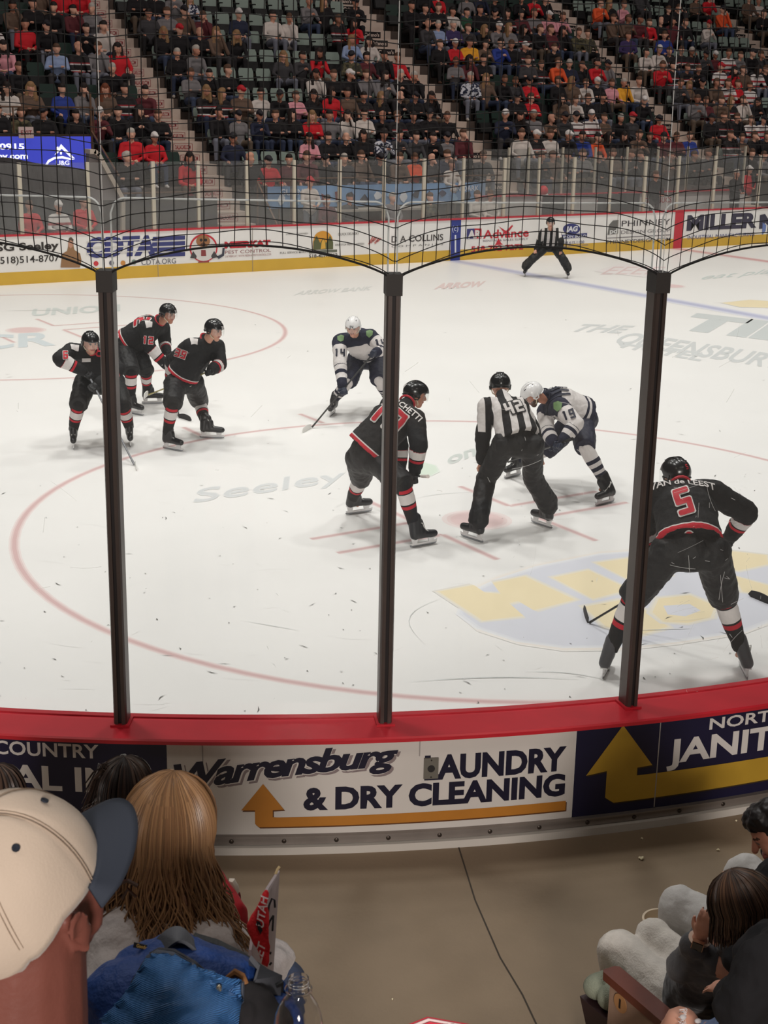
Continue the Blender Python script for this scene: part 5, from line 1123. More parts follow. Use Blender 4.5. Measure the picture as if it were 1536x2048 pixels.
def skater(S):
    face = hdir(S['face']); lat = Zv.cross(face).normalized(); J = {'lat': lat, 'bare': S['kit'] == 'ref'}     # lat = own left
    g = {}
    for s in 'LR':
        h, t = S['foot' + s]; H_ = onz(*h); T_ = onz(*t); f = (T_ - H_); f = f.normalized() if 'fd' + s not in S else hdir(S['fd' + s]); g[s] = H_; J['fd' + s] = f; J['an' + s] = near_on_ray(*S['an' + s], H_ + f * .055 + Zv * .20) if 'an' + s in S else H_ + f * .055 + Zv * .20
    mid = (g['L'] + g['R']) / 2 + (J['fdL'] + J['fdR']) * .04
    P = near_vert(*S['pelvis'], mid - face * S.get('back', .12)); J['pelvis'] = P
    for s, sg in (('L', 1), ('R', -1)):
        J['hip' + s] = near_on_ray(*S['hip' + s], P + lat * sg * .12 - Zv * .04) if 'hip' + s in S else P + lat * sg * .12 - Zv * .05
        J['kn' + s] = joint(*S['kn' + s], J['hip' + s], .45, J['an' + s], .45, face)
    N = at_dist(*S['neck'], P, S.get('torso', .52), face); J['neck'] = N
    C = at_dist(*S['head'], N, .20, face); J['head'] = C
    hf = hdir(S.get('look', S['face'])); pt = math.radians(S.get('pitch', -10)); hf = (hf * math.cos(pt) + Zv * math.sin(pt)).normalized(); hr = hf.cross(Zv).normalized(); J['hf'] = hf; J['hu'] = hr.cross(hf).normalized()
    for s, sg in (('L', 1), ('R', -1)):
        J['sh' + s] = near_on_ray(*S['sh' + s], N + lat * sg * .20 - (N - P).normalized() * .05)
    st = S.get('stick'); sd = {}
    if st:
        th = st['top']; oh = 'R' if th == 'L' else 'L'
        J['ha' + th] = at_dist(*S['ha' + th], J['sh' + th], st.get('reach', .45), face)
        if 'len' in st: heel = at_dist(*st['heel'], J['ha' + th], st['len'], st.get('pref', face)); heel.z = max(heel.z, .03); 
        elif 'ang' in st: heel = J['ha' + th] + hdir(st['ang']) * st.get('run', 1.25); heel.z = max(.02, heel.z - st['drop']) if 'drop' in st else 0
        else: heel = onz(*st['heel'], .0)
        toe = onz(*st['toe'], heel.z) ; 
        if (toe - heel).length > .33 or (toe - heel).length < .15: toe = heel + (toe - heel).normalized() * .29
        so, dd = stick(J['ha' + th], heel, toe, st['m'], st['label'], st.get('bm'), st.get('butt', .06), None, st.get('wt', False))
        if st.get('both', True):
            a = J['ha' + th]; r = ray(*S['ha' + oh]).normalized(); w0 = a - CAM; b_ = dd.dot(r); D = 1 - b_ * b_; tt = (b_ * r.dot(w0) - dd.dot(w0)) / D; J['ha' + oh] = a + dd * max(.15, min(1.0, tt))
        else: J['ha' + oh] = at_dist(*S['ha' + oh], J['sh' + oh], st.get('reach2', .5), face)
        DBG.append('%s stick %.2f' % (S['name'], (heel - J['ha' + th]).length))
    else:
        for s in 'LR': J['ha' + s] = near_on_ray(*S['ha' + s], J['kn' + s] + Zv * .06) ; dd = None
    for s, sg in (('L', 1), ('R', -1)):
        J['el' + s] = joint(*S['el' + s], J['sh' + s], .31, J['ha' + s], .27, lat * sg * .6 - face * .4, .3)
    DBG.append(S['name'] + ' ' + ' '.join('%s%.2f' % (k, v) for k, v in (('pelZ', P.z), ('thL', (J['hipL'] - J['knL']).length), ('thR', (J['hipR'] - J['knR']).length), ('shkL', (J['anL'] - J['knL']).length), ('shkR', (J['anR'] - J['knR']).length), ('tor', (N - P).length), ('hdz', C.z), ('uaL', (J['shL'] - J['elL']).length), ('uaR', (J['shR'] - J['elR']).length), ('faL', (J['haL'] - J['elL']).length), ('faR', (J['haR'] - J['elR']).length), ('shw', (J['shL'] - J['shR']).length))))
    base = (g['L'] + g['R']) / 2; base.z = 0; sk = S.get('skin', SKIN[0]); me = body_mesh(J, sk, S.get('beard', False)); root = link('hockey_player' if S['kit'] != 'ref' else 'person', me, None, True, base); root.name = 'person'
    tag(root, S['label'], 'person')
    kit = S['kit']; home = kit == 'home'
    jm = jersey_mesh(J, seed=S.get('seed', 0), bulk=.9 if kit == 'ref' else 1.06); jm.materials.append({'home': J_HOME, 'away': J_AWAY, 'ref': J_REF}[kit]); jo = link('jersey', jm, root, True)
    pm = pants_mesh(J, kit == 'ref', S.get('seed', 0)); pm.materials.append(PANT_N if kit == 'away' else PANT_B); link('trousers' if kit == 'ref' else 'pants', pm, root, True)
    for s in 'LR':
        if kit != 'ref': sm = sock_mesh(J['kn' + s], J['an' + s], J['hip' + s], S.get('seed', 0)); sm.materials.append(S_HOME if home else S_AWAY); link('sock', sm, root, True)
        skate(root, g[s], g[s] + J['fd' + s], J['an' + s], J['kn' + s], S.get('lace', True), S.get('boot'))
        h = J['ha' + s]; e = J['el' + s]; sdv = dd if dd is not None else lat
        if kit == 'ref': glove(root, e, h + (h - e).normalized() * .03, lat, sk, sk, True, .35, 'hand')
        else: glove(root, e, h, sdv, GLV_N if kit == 'away' else GLV_B, mat('glove_trim', (200, 196, 190), .6))
    helmet(root, J, HEL_W if kit == 'away' else HEL_B, kit != 'ref' or True, S.get('hnum'), S.get('hnumm'))
    bv = bvh_of(jm, wloc(jo)); J['bv'] = bv; J['jo'] = jo; J['root'] = root; J['base'] = base
    return J
def number(J, s, org, n, up, h, m, back=None, grow=.05, name='number'):
    if back: decal(poly_mesh(seg_digits(s, h, .2, grow), .022), J['bv'], org, n, up, .008, back, name, J['jo'])
    decal(poly_mesh(seg_digits(s, h, .2, 0), .022), J['bv'], org, n, up, .013, m, name, J['jo'])
def word(J, s, org, n, up, h, m, bold=.03, arc=0.0, name='nameplate'):
    vs, fs = text_mesh(s, h / .72, bold, 'CENTER', .02); vs = [(x, y - arc * x * x) for x, y in vs]; decal((vs, fs), J['bv'], org, n, up, .010, m, name, J['jo'])
# official's shirt: knitted vertical stripes along the body's left-right coordinate
J_REF = mat('striped_shirt', WHC, .8, bump=.25, bscale=45); nt = J_REF.node_tree; b_ = nt.nodes['Principled BSDF']
al = nt.nodes.new('ShaderNodeAttribute'); al.attribute_name = 'lat'; at_ = nt.nodes.new('ShaderNodeAttribute'); at_.attribute_name = 't'
m1 = nt.nodes.new('ShaderNodeMath'); m1.operation = 'MULTIPLY'; m1.inputs[1].default_value = 7.6; m2 = nt.nodes.new('ShaderNodeMath'); m2.operation = 'ADD'; m2.inputs[1].default_value = 20.25; m3 = nt.nodes.new('ShaderNodeMath'); m3.operation = 'FRACT'; m4 = nt.nodes.new('ShaderNodeMath'); m4.operation = 'GREATER_THAN'; m4.inputs[1].default_value = .5
nt.links.new(al.outputs['Fac'], m1.inputs[0]); nt.links.new(m1.outputs[0], m2.inputs[0]); nt.links.new(m2.outputs[0], m3.inputs[0]); nt.links.new(m3.outputs[0], m4.inputs[0])
m5 = nt.nodes.new('ShaderNodeMath'); m5.operation = 'LESS_THAN'; m5.inputs[1].default_value = 2.85; nt.links.new(at_.outputs['Fac'], m5.inputs[0])
m6 = nt.nodes.new('ShaderNodeMath'); m6.operation = 'MULTIPLY'; nt.links.new(m4.outputs[0], m6.inputs[0]); nt.links.new(m5.outputs[0], m6.inputs[1])
mx = nt.nodes.new('ShaderNodeMix'); mx.data_type = 'RGBA'; nt.links.new(m6.outputs[0], mx.inputs['Factor']); mx.inputs['A'].default_value = srgb(BLKC); mx.inputs['B'].default_value = srgb(WHC); nt.links.new(mx.outputs['Result'], b_.inputs['Base Color'])

J5 = skater(dict(name='P5', kit='home', face=97, look=120, pitch=-12, seed=1, back=.25, label='person in black jersey number 5, back to camera, bent forward beside the rightmost bronze post',
    footL=((1206, 1359), (1222, 1330)), footR=((1494, 1360), (1478, 1330)), anL=(1222, 1297), anR=(1480, 1295), knL=(1268, 1192), knR=(1447, 1192), hipL=(1338, 1105), hipR=(1424, 1105), pelvis=(1381, 1085),
    neck=(1362, 975), head=(1351, 951), shL=(1312, 992), shR=(1424, 985), elL=(1290, 1052), elR=(1494, 1026), haL=(1300, 1105), haR=(1458, 1078), torso=.50, skin=SKIN[0], boot=mat('boot_grey', (70, 70, 75), .4),
    stick=dict(top='R', heel=(1176, 1247), toe=(1160, 1222), m=SH_K, bm=BL_K, reach=.5, both=False, label='black hockey stick held low by the number 5, its blade left of the rightmost post'), hnum='5', hnumm=(NUMR, 'b')))
bd = (J5['pelvis'] - J5['neck']).normalized(); bn = -(FH * .62 - Zv * .55); up5 = -bd
mid5 = J5['neck'] * .6 + J5['pelvis'] * .4
nn5 = (CAM - mid5).normalized(); 
number(J5, '5', J5['neck'] * .74 + J5['pelvis'] * .26, nn5, up5 + J5['lat'] * .12, .19, NUMR, NUMW, .045)
word(J5, 'VAN de LEEST', J5['neck'] * .92 + J5['pelvis'] * .08, (nn5 + Zv * .7).normalized(), up5, .055, NUMW, .02, .9)
decal(poly_mesh([disc(0, 0, .035)], .02), J5['bv'], J5['neck'] * .15 + J5['pelvis'] * .85, nn5, up5, .01, NUMW, 'hem_badge', J5['jo']); decal(poly_mesh([disc(0, 0, .026)], .02), J5['bv'], J5['neck'] * .15 + J5['pelvis'] * .85, nn5, up5, .014, NUMR, 'hem_badge', J5['jo'])

J18 = skater(dict(name='B18', kit='home', face=48, look=10, pitch=-14, seed=2, back=.2, label='person in black jersey number 18 crouching behind the middle bronze post, seen from behind',
    footL=((694, 1030), (737, 1024)), footR=((823, 1096), (866, 1088)), anL=(705, 996), anR=(827, 1046), knL=(722, 955), knR=(806, 968), hipL=(718, 918), hipR=(757, 925), pelvis=(733, 900),
    neck=(812, 808), head=(831, 790), shL=(778, 812), shR=(831, 838), elL=(800, 890), elR=(838, 890), haL=(798, 962), haR=(827, 952), skin=SKIN[1],
    stick=dict(top='R', ang=116, run=1.3, drop=.3, toe=(728, 936), m=SH_K, bm=BL_K, reach=.5, label='dark hockey stick with white grip tape held by the number 18', butt=.30, wt=True), hnum='18', hnumm=(NUMW, 'b')))
ax = (J18['neck'] - J18['pelvis']).normalized(); n18 = (CAM - J18['neck']).normalized() + Zv * .25
number(J18, '18', J18['neck'] * .55 + J18['pelvis'] * .45 + Zv * .05, n18, ax, .24, NUMR, NUMW, .05)
word(J18, 'MARCHETTI', J18['neck'] * .86 + J18['pelvis'] * .14 + J18['lat'] * -.02, n18, ax, .06, NUMW, .02, .3)

JR = skater(dict(name='REF', kit='ref', face=100, look=95, pitch=-18, seed=3, back=.2, label='person in striped official shirt number 42 bending at the faceoff, back to camera', lace=False,
    footL=((964, 1086), (928, 1074)), footR=((1102, 1058), (1068, 1046)), knL=(972, 958), knR=(1066, 955), hipL=(1008, 888), hipR=(1064, 892), pelvis=(1038, 875),
    neck=(1004, 796), head=(1000, 773), shL=(972, 812), shR=(1040, 812), elL=(966, 874), elR=(1066, 858), haL=(962, 930), haR=(1080, 915), torso=.46, skin=SKIN[0]))
nr = (CAM - JR['neck']).normalized() + Zv * .2
axr = (JR['neck'] - JR['pelvis']).normalized()
number(JR, '42', JR['neck'] * .68 + JR['pelvis'] * .32 - JR['lat'] * .06, nr, axr, .13, NUMW, mat('num_black', BLKC), .09)
MB().cap(JR['pelvis'] + axr * .04 + JR['lat'] * .12, JR['pelvis'] + axr * .04 - JR['lat'] * .12, .02, .02, 8)

J19 = skater(dict(name='W19', kit='away', face=192, look=190, pitch=-42, seed=4, back=.28, label='person in white jersey number 19 bent at the faceoff behind the striped official', beard=True,
    footL=((1226, 1004), (1188, 1014)), footR=((1040, 950), (1016, 957)), anL=(1209, 962), knL=(1170, 893), knR=(1092, 900), hipL=(1166, 846), hipR=(1150, 838), pelvis=(1166, 828),
    neck=(1092, 792), head=(1066, 790), shL=(1122, 812), shR=(1092, 822), elL=(1152, 848), elR=(1092, 858), haL=(1122, 886), haR=(1104, 872), skin=SKIN[1],
    stick=dict(top='L', ang=112, run=1.2, drop=.5, toe=(1022, 902), m=SH_K, bm=BL_K, reach=.48, label='dark hockey stick held by the number 19 at the faceoff', butt=.25), hnum='19', hnumm=(NUMN, 'f')))
n19 = (CAM - J19['shL']).normalized()
number(J19, '19', J19['elL'] * .45 + J19['shL'] * .55 + Vector((0, 0, .0)), (n19 + J19['lat'] * .3), Zv + RH * -.35, .095, NUMN)
word(J19, 'LAMB', J19['neck'] * .80 + J19['pelvis'] * .2 + Zv * .12, (n19 * .6 + Zv).normalized(), FH + RH * .4, .055, NUMN, .02)
decal(poly_mesh([[(0, .05), (.045, .03), (.04, -.03), (0, -.06), (-.04, -.03), (-.045, .03)]], .02), J19['bv'], J19['shL'] * .8 + J19['neck'] * .2 - Zv * .02, n19, Zv, .01, mat('badge_green', (104, 132, 88), .6), 'shoulder_badge', J19['jo'])
for k in range(3): decal(poly_mesh([rect(-.14 - .02 * k, -.02 - .06 * k, .10, .005 - .06 * k)], .02), J19['bv'], J19['neck'] * .7 + J19['pelvis'] * .3 + Zv * .05, (Zv + n19 * .3), RH * -.2 + FH, .01, NUMN, 'back_number', J19['jo'])

J14 = skater(dict(name='W14', kit='away', face=262, look=262, pitch=-22, seed=5, back=.25, label='person in white jersey number 14 facing the camera, left of the middle bronze post',
    footL=((772, 820), (775, 831)), footR=((670, 826), (658, 836)), knL=(757, 758), knR=(698, 762), hipL=(757, 720), hipR=(714, 718), pelvis=(736, 704),
    neck=(711, 668), head=(706, 654), shL=(741, 672), shR=(679, 683), elL=(768, 700), elR=(680, 728), haL=(747, 706), haR=(686, 780), skin=SKIN[0],
    stick=dict(top='L', heel=(622, 857), toe=(606, 869), m=SH_K, bm=BL_W, reach=.42, label='black hockey stick with white blade tape held diagonally by the number 14'), hnum='14', hnumm=(NUMN, 'f')))
n14 = (CAM - J14['neck']).normalized()
number(J14, '14', J14['shR'] * .5 + J14['elR'] * .5, n14, Zv, .10, NUMN); number(J14, '14', J14['shL'] * .5 + J14['elL'] * .5, n14 + J14['lat'] * .4, Zv, .10, NUMN)
for s in 'LR': decal(poly_mesh([[(0, .05), (.045, .03), (.04, -.03), (0, -.06), (-.04, -.03), (-.045, .03)]], .02), J14['bv'], J14['sh' + s] * .92 + J14['neck'] * .08, n14 + Zv * .4, Zv, .01, mat('badge_green', 0), 'shoulder_badge', J14['jo'])
word(J14, 'Maine', J14['neck'] * .62 + J14['pelvis'] * .38, n14, Zv, .05, NUMN, .0)

J39 = skater(dict(name='P39', kit='home', face=335, look=330, pitch=-12, seed=6, back=.25, label='person in black jersey number 39 leaning forward, looking right, stick across the thighs',
    footL=((402, 876), (440, 877)), footR=((328, 897), (356, 902)), knL=(399, 802), knR=(346, 806), hipL=(386, 766), hipR=(350, 768), pelvis=(366, 750),
    neck=(410, 680), head=(428, 661), shL=(434, 694), shR=(380, 692), elL=(440, 728), elR=(344, 722), haL=(420, 742), haR=(335, 762), skin=SKIN[0],
    stick=dict(top='L', heel=(296, 790), toe=(290, 806), m=SH_G, bm=BL_W, reach=.42, len=1.45, pref=FH, label='gold shafted hockey stick with white taped blade held by the number 39'), hnum='39', hnumm=(NUMW, 'f')))
n39 = (CAM - J39['shR']).normalized()
number(J39, '39', J39['shR'] * .5 + J39['elR'] * .5 + n39 * .02, n39, Zv + RH * .35, .10, NUMR, NUMW, .06)
decal(poly_mesh([[(-.05, .05), (.05, .04), (.04, -.04), (-.03, -.06)]], .02), J39['bv'], J39['shR'] * .75 + J39['neck'] * .25, n39 + Zv * .5, Zv, .01, NUMW, 'shoulder_badge', J39['jo'])

J12 = skater(dict(name='P12', kit='home', face=338, look=330, pitch=-12, seed=7, back=.25, label='person in black jersey number 12 leaning forward behind the other two black jerseys',
    footL=((286, 808), (322, 807)), footR=((256, 826), (281, 831)), knL=(292, 742), knR=(262, 742), hipL=(272, 700), hipR=(250, 700), pelvis=(256, 684),
    neck=(318, 642), head=(336, 628), shL=(326, 656), shR=(292, 655), elL=(330, 690), elR=(298, 694), haL=(334, 706), haR=(308, 745), skin=SKIN[1],
    stick=dict(top='L', heel=(358, 836), toe=(402, 847), m=SH_K, bm=BL_K, reach=.42, label='black hockey stick with its blade on the ice between the skates of the number 39'), hnum='12', hnumm=(NUMW, 'f')))
n12 = (CAM - J12['shR']).normalized()
number(J12, '12', J12['shR'] * .35 + J12['elR'] * .65 + n12 * .02, n12, Zv + RH * .1, .10, NUMR, NUMW, .06)
number(J12, '12', J12['neck'] * .6 + J12['pelvis'] * .4, Zv + n12 * .4 - RH * .3, RH, .22, NUMR, NUMW, .05)
decal(poly_mesh([[(-.05, .05), (.05, .04), (.04, -.04), (-.03, -.06)]], .02), J12['bv'], J12['shR'] * .8 + J12['neck'] * .2, n12 + Zv * .3, Zv, .01, NUMW, 'shoulder_badge', J12['jo'])

J6 = skater(dict(name='P6', kit='home', face=300, look=300, pitch=-12, seed=8, back=.3, label='person in black jersey with captain letter C stooping behind the leftmost bronze post',
    footL=((259, 884), (262, 899)), footR=((148, 889), (147, 905)), knL=(246, 812), knR=(157, 808), hipL=(228, 766), hipR=(170, 766), pelvis=(200, 748),
    neck=(182, 700), head=(181, 686), shL=(212, 712), shR=(142, 702), elL=(236, 738), elR=(120, 718), haL=(196, 770), haR=(176, 748), skin=SKIN[0],
    stick=dict(top='R', heel=(270, 932), toe=(278, 942), m=SH_S, bm=BL_W, reach=.38, label='grey hockey stick with white blade reaching the ice right of the leftmost post')))
n6 = (CAM - J6['neck']).normalized()
number(J6, '6', J6['shR'] * .5 + J6['elR'] * .5, n6, Zv, .09, NUMR, NUMW, .06); word(J6, 'C', J6['neck'] * .72 + J6['pelvis'] * .28 + J6['lat'] * .06, n6, Zv, .07, NUMR, .04)
decal(poly_mesh([[(-.05, .04), (.05, .04), (.04, -.04), (-.04, -.04)]], .02), J6['bv'], J6['shR'] * .8 + J6['neck'] * .2, n6 + Zv * .4, Zv, .01, NUMW, 'shoulder_badge', J6['jo'])
decal(poly_mesh([rect(-.05, -.022, .05, .022)], .02), J6['bv'], J6['neck'] * .62 + J6['pelvis'] * .38 - J6['lat'] * .1, n6, Zv, .01, NUMW, 'chest_patch', J6['jo'])

JL = skater(dict(name='LINES', kit='ref', face=268, look=268, pitch=-8, seed=9, back=.15, lace=False, label='person in striped official shirt standing wide legged on the far blue line',
    footL=((1134, 555), (1137, 559)), footR=((1051, 551), (1046, 556)), knL=(1125, 517), knR=(1066, 517), hipL=(1109, 494), hipR=(1091, 494), pelvis=(1100, 487),
    neck=(1101, 457), head=(1101, 446), shL=(1115, 463), shR=(1087, 463), elL=(1122, 482), elR=(1079, 482), haL=(1121, 503), haR=(1071, 502), skin=SKIN[0], torso=.45))
for j in (J5, J18, J19, J14, J39, J12, J6):
    for nm, mm in (('collar', NUMR if j['jo'].data.materials[0] == J_HOME else NUMN),):
        c = j['neck'] + (j['head'] - j['neck']) * .12; ax_ = (j['head'] - j['neck']).normalized(); mb = MB(); e1 = ax_.cross(j['hf']).normalized(); e2 = ax_.cross(e1)
        mb.tube([c + e1 * .078 * math.cos(2 * PI * k / 16) + e2 * .078 * math.sin(2 * PI * k / 16) for k in range(17)], .011, 6, False); mb.build('collar', mm, j['jo'])
# blade of a stick reaching in from the right edge
hh = onz(1548, 1213, .0); tt = onz(1502, 1197, .0)
so, _ = stick(hh + Vector((1.1, -.35, .85)), hh, hh + (tt - hh).normalized() * .30, SH_K, 'black taped blade of a hockey stick entering at the right edge', BL_K)
print('\n'.join(DBG))
# ------------------------------------------------------------------ foreground spectators
def hand_caps(mb, W, H, nrm, curl=.5, k=1.0, thumb=1, spread=1.0):
    """palm, five fingers; W wrist, H knuckle line centre, nrm = back of the hand"""
    d = (H - W).normalized(); nrm = (nrm - d * nrm.dot(d)).normalized(); sd = d.cross(nrm); R = Matrix((sd, d, nrm)).transposed()
    mb.cap(W, W + (H - W) * .35, .027 * k, .03 * k, 10, (sd, .75)); mb.ell((W + H) / 2 + d * .012, (.041 * k, .05 * k, .019 * k), R, 14, 10)
    for i in range(4):
        u_ = (i - 1.5); o = H + sd * u_ * .0205 * k; L = (.78, .95, 1.0, .9)[i] * k if thumb < 0 else (.9, 1.0, .95, .78)[i] * k; r = (.0088, .0092, .0092, .008)[i] * k; a = d + sd * u_ * .07 * spread
        p0 = o - d * .012 * k; dirs = [(a - nrm * curl * .45), (a - nrm * curl * 1.4), (a * .6 - nrm * curl * 2.2)]; ls = (.042, .026, .021)
        for q, l in zip(dirs, ls): p1 = p0 + q.normalized() * l * L; mb.cap(p0, p1, r, r * .93, 8); p0 = p1; r *= .93
    t0 = W + d * .022 * k + sd * thumb * .026 * k - nrm * .006 * k; t1 = t0 + (sd * thumb * .8 + d * .9 - nrm * .3).normalized() * .038 * k; t2 = t1 + (d + sd * thumb * .15 - nrm * .4).normalized() * .030 * k
    mb.cap(t0, t1, .0145 * k, .011 * k, 8); mb.cap(t1, t2, .011 * k, .009 * k, 8)
def head_caps(mb, C, hf, hu, k=1.0):
    hr = hf.cross(hu).normalized(); R = Matrix((hr, hf, hu)).transposed()
    mb.ell(C + hu * .02 * k, (.075 * k, .095 * k, .105 * k), R, 24, 16); mb.ell(C + hu * .02 * k - hf * .02 * k, (.074 * k, .08 * k, .09 * k), R, 20, 14)
    mb.cap(C - hu * .045 * k + hf * .03 * k, C - hu * .088 * k + hf * .058 * k, .055 * k, .030 * k, 14); mb.cap(C + hf * .09 * k + hu * .02 * k, C + hf * .112 * k - hu * .022 * k, .009 * k, .014 * k, 10)
    mb.cap(C + hf * .079 * k + hr * .034 * k + hu * .036 * k, C + hf * .079 * k - hr * .034 * k + hu * .036 * k, .013 * k, .013 * k, 8); mb.cap(C + hf * .092 * k - hu * .052 * k + hr * .017 * k, C + hf * .092 * k - hu * .052 * k - hr * .017 * k, .009 * k, .009 * k, 8)
    for s in (-1, 1):
        e = C + hr * s * .083 * k - hf * .006 * k - hu * .004 * k; out = (hr * s - hf * .45).normalized()
        pts = [e + hu * .030 * k * math.sin(a) + hf * (.016 * math.cos(a) - .004) * k + out * (.010 + .006 * math.sin(a)) * k for a in [x * .42 - 1.6 for x in range(12)]]
        mb.tube(pts, [.0045 * k] * len(pts), 6); mb.ell(e + out * .006 * k, (.009 * k, .014 * k, .024 * k), R, 10, 8); mb.ell(e - hu * .028 * k + out * .006 * k, (.006 * k, .008 * k, .009 * k), R, 8, 6)
        mb.cap(C + hf * .055 * k + hr * s * .042 * k - hu * .012 * k, C + hf * .045 * k + hr * s * .04 * k - hu * .05 * k, .028 * k, .024 * k, 10)
def face_paint(me, C, hf, hu, k=1.0):
    hr = hf.cross(hu).normalized(); n = len(me.polygons); c = np.empty(n * 3); me.polygons.foreach_get('center', c); c = c.reshape(-1, 3); mi = np.zeros(n, dtype=np.int32); me.polygons.foreach_get('material_index', mi)
    def loc(q): return (c - np.array(q)) @ np.array(hr), (c - np.array(q)) @ np.array(hf), (c - np.array(q)) @ np.array(hu)
    for s in (-1, 1):
        l, f_, u_ = loc(C + hf * .088 * k + hr * s * .031 * k + hu * .014 * k); mi[(l / .013) ** 2 + (u_ / .006) ** 2 + (f_ / .03) ** 2 < k] = 1
        l, f_, u_ = loc(C + hf * .088 * k + hr * s * .032 * k + hu * .036 * k); mi[(abs(u_) < .005) & (abs(l) < .02) & (abs(f_) < .03)] = 3
    l, f_, u_ = loc(C + hf * .095 * k - hu * .052 * k); mi[(abs(u_) < .008) & (abs(l) < .024) & (abs(f_) < .03)] = 2
    me.polygons.foreach_set('material_index', mi)
def spectator(name_label, J, sk, top, legs, vox=.009, hands=(), k=1.0, topx=1.0, seed=0, legx=1.0, sleeves=.92, hood=False, shoe=(60, 58, 60), group=None, extra=()):
    """seated spectator from 3D joints; one continuous body with clothing parts"""
    mb = MB(); hf, hu = J['hf'], J['hu']; lat = J['lat']; head_caps(mb, J['head'], hf, hu, k)
    mb.cap(J['head'] - hu * .05 * k - hf * .015, J['neck'], .055 * k, .062 * k, 14); mb.cap(J['pelvis'], J['neck'] - (J['neck'] - J['pelvis']) * .3, .12, .13, 14, (lat, .7)); mb.cap(J['shL'], J['shR'], .058, .058, 12); mb.cap(J['neck'] - Zv * .08, J['neck'], .09, .065, 12)
    for s in 'LR':
        mb.cap(J['sh' + s], J['el' + s], .05, .04, 10); mb.cap(J['el' + s], J['ha' + s], .040, .026, 10); mb.cap(J['hip' + s], J['kn' + s], .085, .058, 12); mb.cap(J['kn' + s], J['an' + s], .055, .036, 10); mb.cap(J['an' + s] - Zv * .03, J['an' + s] + J['lat'].cross(Zv) * .13 - Zv * .05, .035, .028, 8)
    for h in hands: hand_caps(mb, *h)
    for e_ in extra: mb.cap(*e_)
    me = remesh(mb, vox, 2, .45, 'body')
    for m in (sk, EYE, LIP, BROW): me.materials.append(m)
    me.polygons.foreach_set('material_index', [0] * len(me.polygons)); face_paint(me, J['head'], hf, hu, k)
    base = Vector((J['pelvis'].x, J['pelvis'].y, ZF)); root = link('person', me, None, True, base); tag(root, name_label, 'person', group)
    mb = MB(); P, N = J['pelvis'], J['neck']; ax = N - P
    mb.tube([P - ax.normalized() * .06, P + ax * .12, P + ax * .5, P + ax * .78, N - ax * .1, N - ax * .02], [r_ * topx for r_ in (.185, .19, .18, .185, .145, .085)], 20, True, 0, (lat, .78)); mb.cap(J['shL'], J['shR'], .078 * topx, .078 * topx, 14)
    for s in 'LR': mb.cap(J['sh' + s], J['el' + s], .078 * topx, .066 * topx, 12); mb.cap(J['el' + s], J['el' + s] + (J['ha' + s] - J['el' + s]) * sleeves, .067 * topx, .047 * topx, 12)
    if hood: mb.cap(N - ax.normalized() * .06 + lat * .08 - hf * .07, N - ax.normalized() * .06 - lat * .08 - hf * .07, .05, .05, 12); mb.cap(N - ax.normalized() * .02 - hf * .09, N - ax.normalized() * .14 - hf * .11, .07, .06, 12)
    tm = remesh(mb, .010, 2, .5, 'top'); wrinkle(tm, .014, 8, seed); wrinkle(tm, .006, 20, seed + 2); tm.materials.append(top); link('hoodie' if hood else 'sweater', tm, root, True)
    mb = MB(); mb.cap(J['hipL'], J['hipR'], .12 * legx, .12 * legx, 14)
    for s in 'LR': mb.cap(J['hip' + s], J['kn' + s], .112 * legx, .088 * legx, 14); mb.cap(J['kn' + s], J['an' + s], .09 * legx, .066 * legx, 14)
    lm = remesh(mb, .010, 3, .5, 'trousers'); wrinkle(lm, .012, 7, seed + 4); wrinkle(lm, .004, 22, seed); lm.materials.append(legs); link('trousers', lm, root, True)
    for s in 'LR':
        f = J['lat'].cross(Zv); mb = MB(); a = J['an' + s]; mb.cap(a - Zv * .03 - f * .02, a + f * .15 - Zv * .05, .048, .04, 12); mb.build('shoe', mat('shoe_' + str(shoe[0]), shoe, .7), root)
    return root
def strands(parent, C, hf, hu, cols, n, crown, k, drop, spread, seed, name='hair', r=.0035, wave=.012, side=0.0, az=(-2.9, 2.9), swirl=0.0, gather=None, back=.06, gt=.5):
    """hair locks that start at the crown, follow the skull and then hang"""
    rr = random.Random(seed); hr = hf.cross(hu).normalized(); mb = MB(); P0 = Vector(crown)
    for i in range(n):
        a = az[0] + (az[1] - az[0]) * rr.random(); rad = rr.uniform(.95, 1.1)       # azimuth from the back of the head
        dirv = (-hf * math.cos(a) + hr * math.sin(a)); L = drop * rr.uniform(.75, 1.1); ph = rr.uniform(0, 6.28); pts = []; rs = []
        for j in range(9):
            th = (j / 8) * 1.62; f_ = min(1, j / 3)
            e = C + hu * (.02 * k + math.cos(th) * .118 * k * rad) + dirv * math.sin(th) * (.096 if abs(math.sin(a)) > .6 else .112) * k * rad
            st = P0 * (1 - f_) + e * f_ if j < 3 else e
            if j < 3: q = C + hu * .02 * k; v = (st - q); st = q + v.normalized() * (.116 * k * rad)
            pts.append(st); rs.append(r * (0.7 + .5 * math.sin(PI * j / 9)))
        end = pts[-1]; m_ = 10
        for j in range(1, m_ + 1):
            t = j / m_; g = end - Zv * L * t + dirv * spread * t * t + hr * side * t * t; w_ = wave * math.sin(ph + t * 7) * t
            if gather is not None: f2 = math.sin(PI * min(1, t * 1.0)) * gt; g = g * (1 - f2) + (Vector(gather) + (g - Vector(gather)) * .45) * f2
            pts.append(g + hr * w_ + hf * w_ * .5 - hf * back * t * math.exp(-abs(a))); rs.append(r * (1.05 - .5 * t))
        mb.tube(pts, rs, 5, True, rr.randrange(len(cols)))
    o = mb.build(name, cols, parent, True, fix=False); o['kind'] = 'stuff'; return o
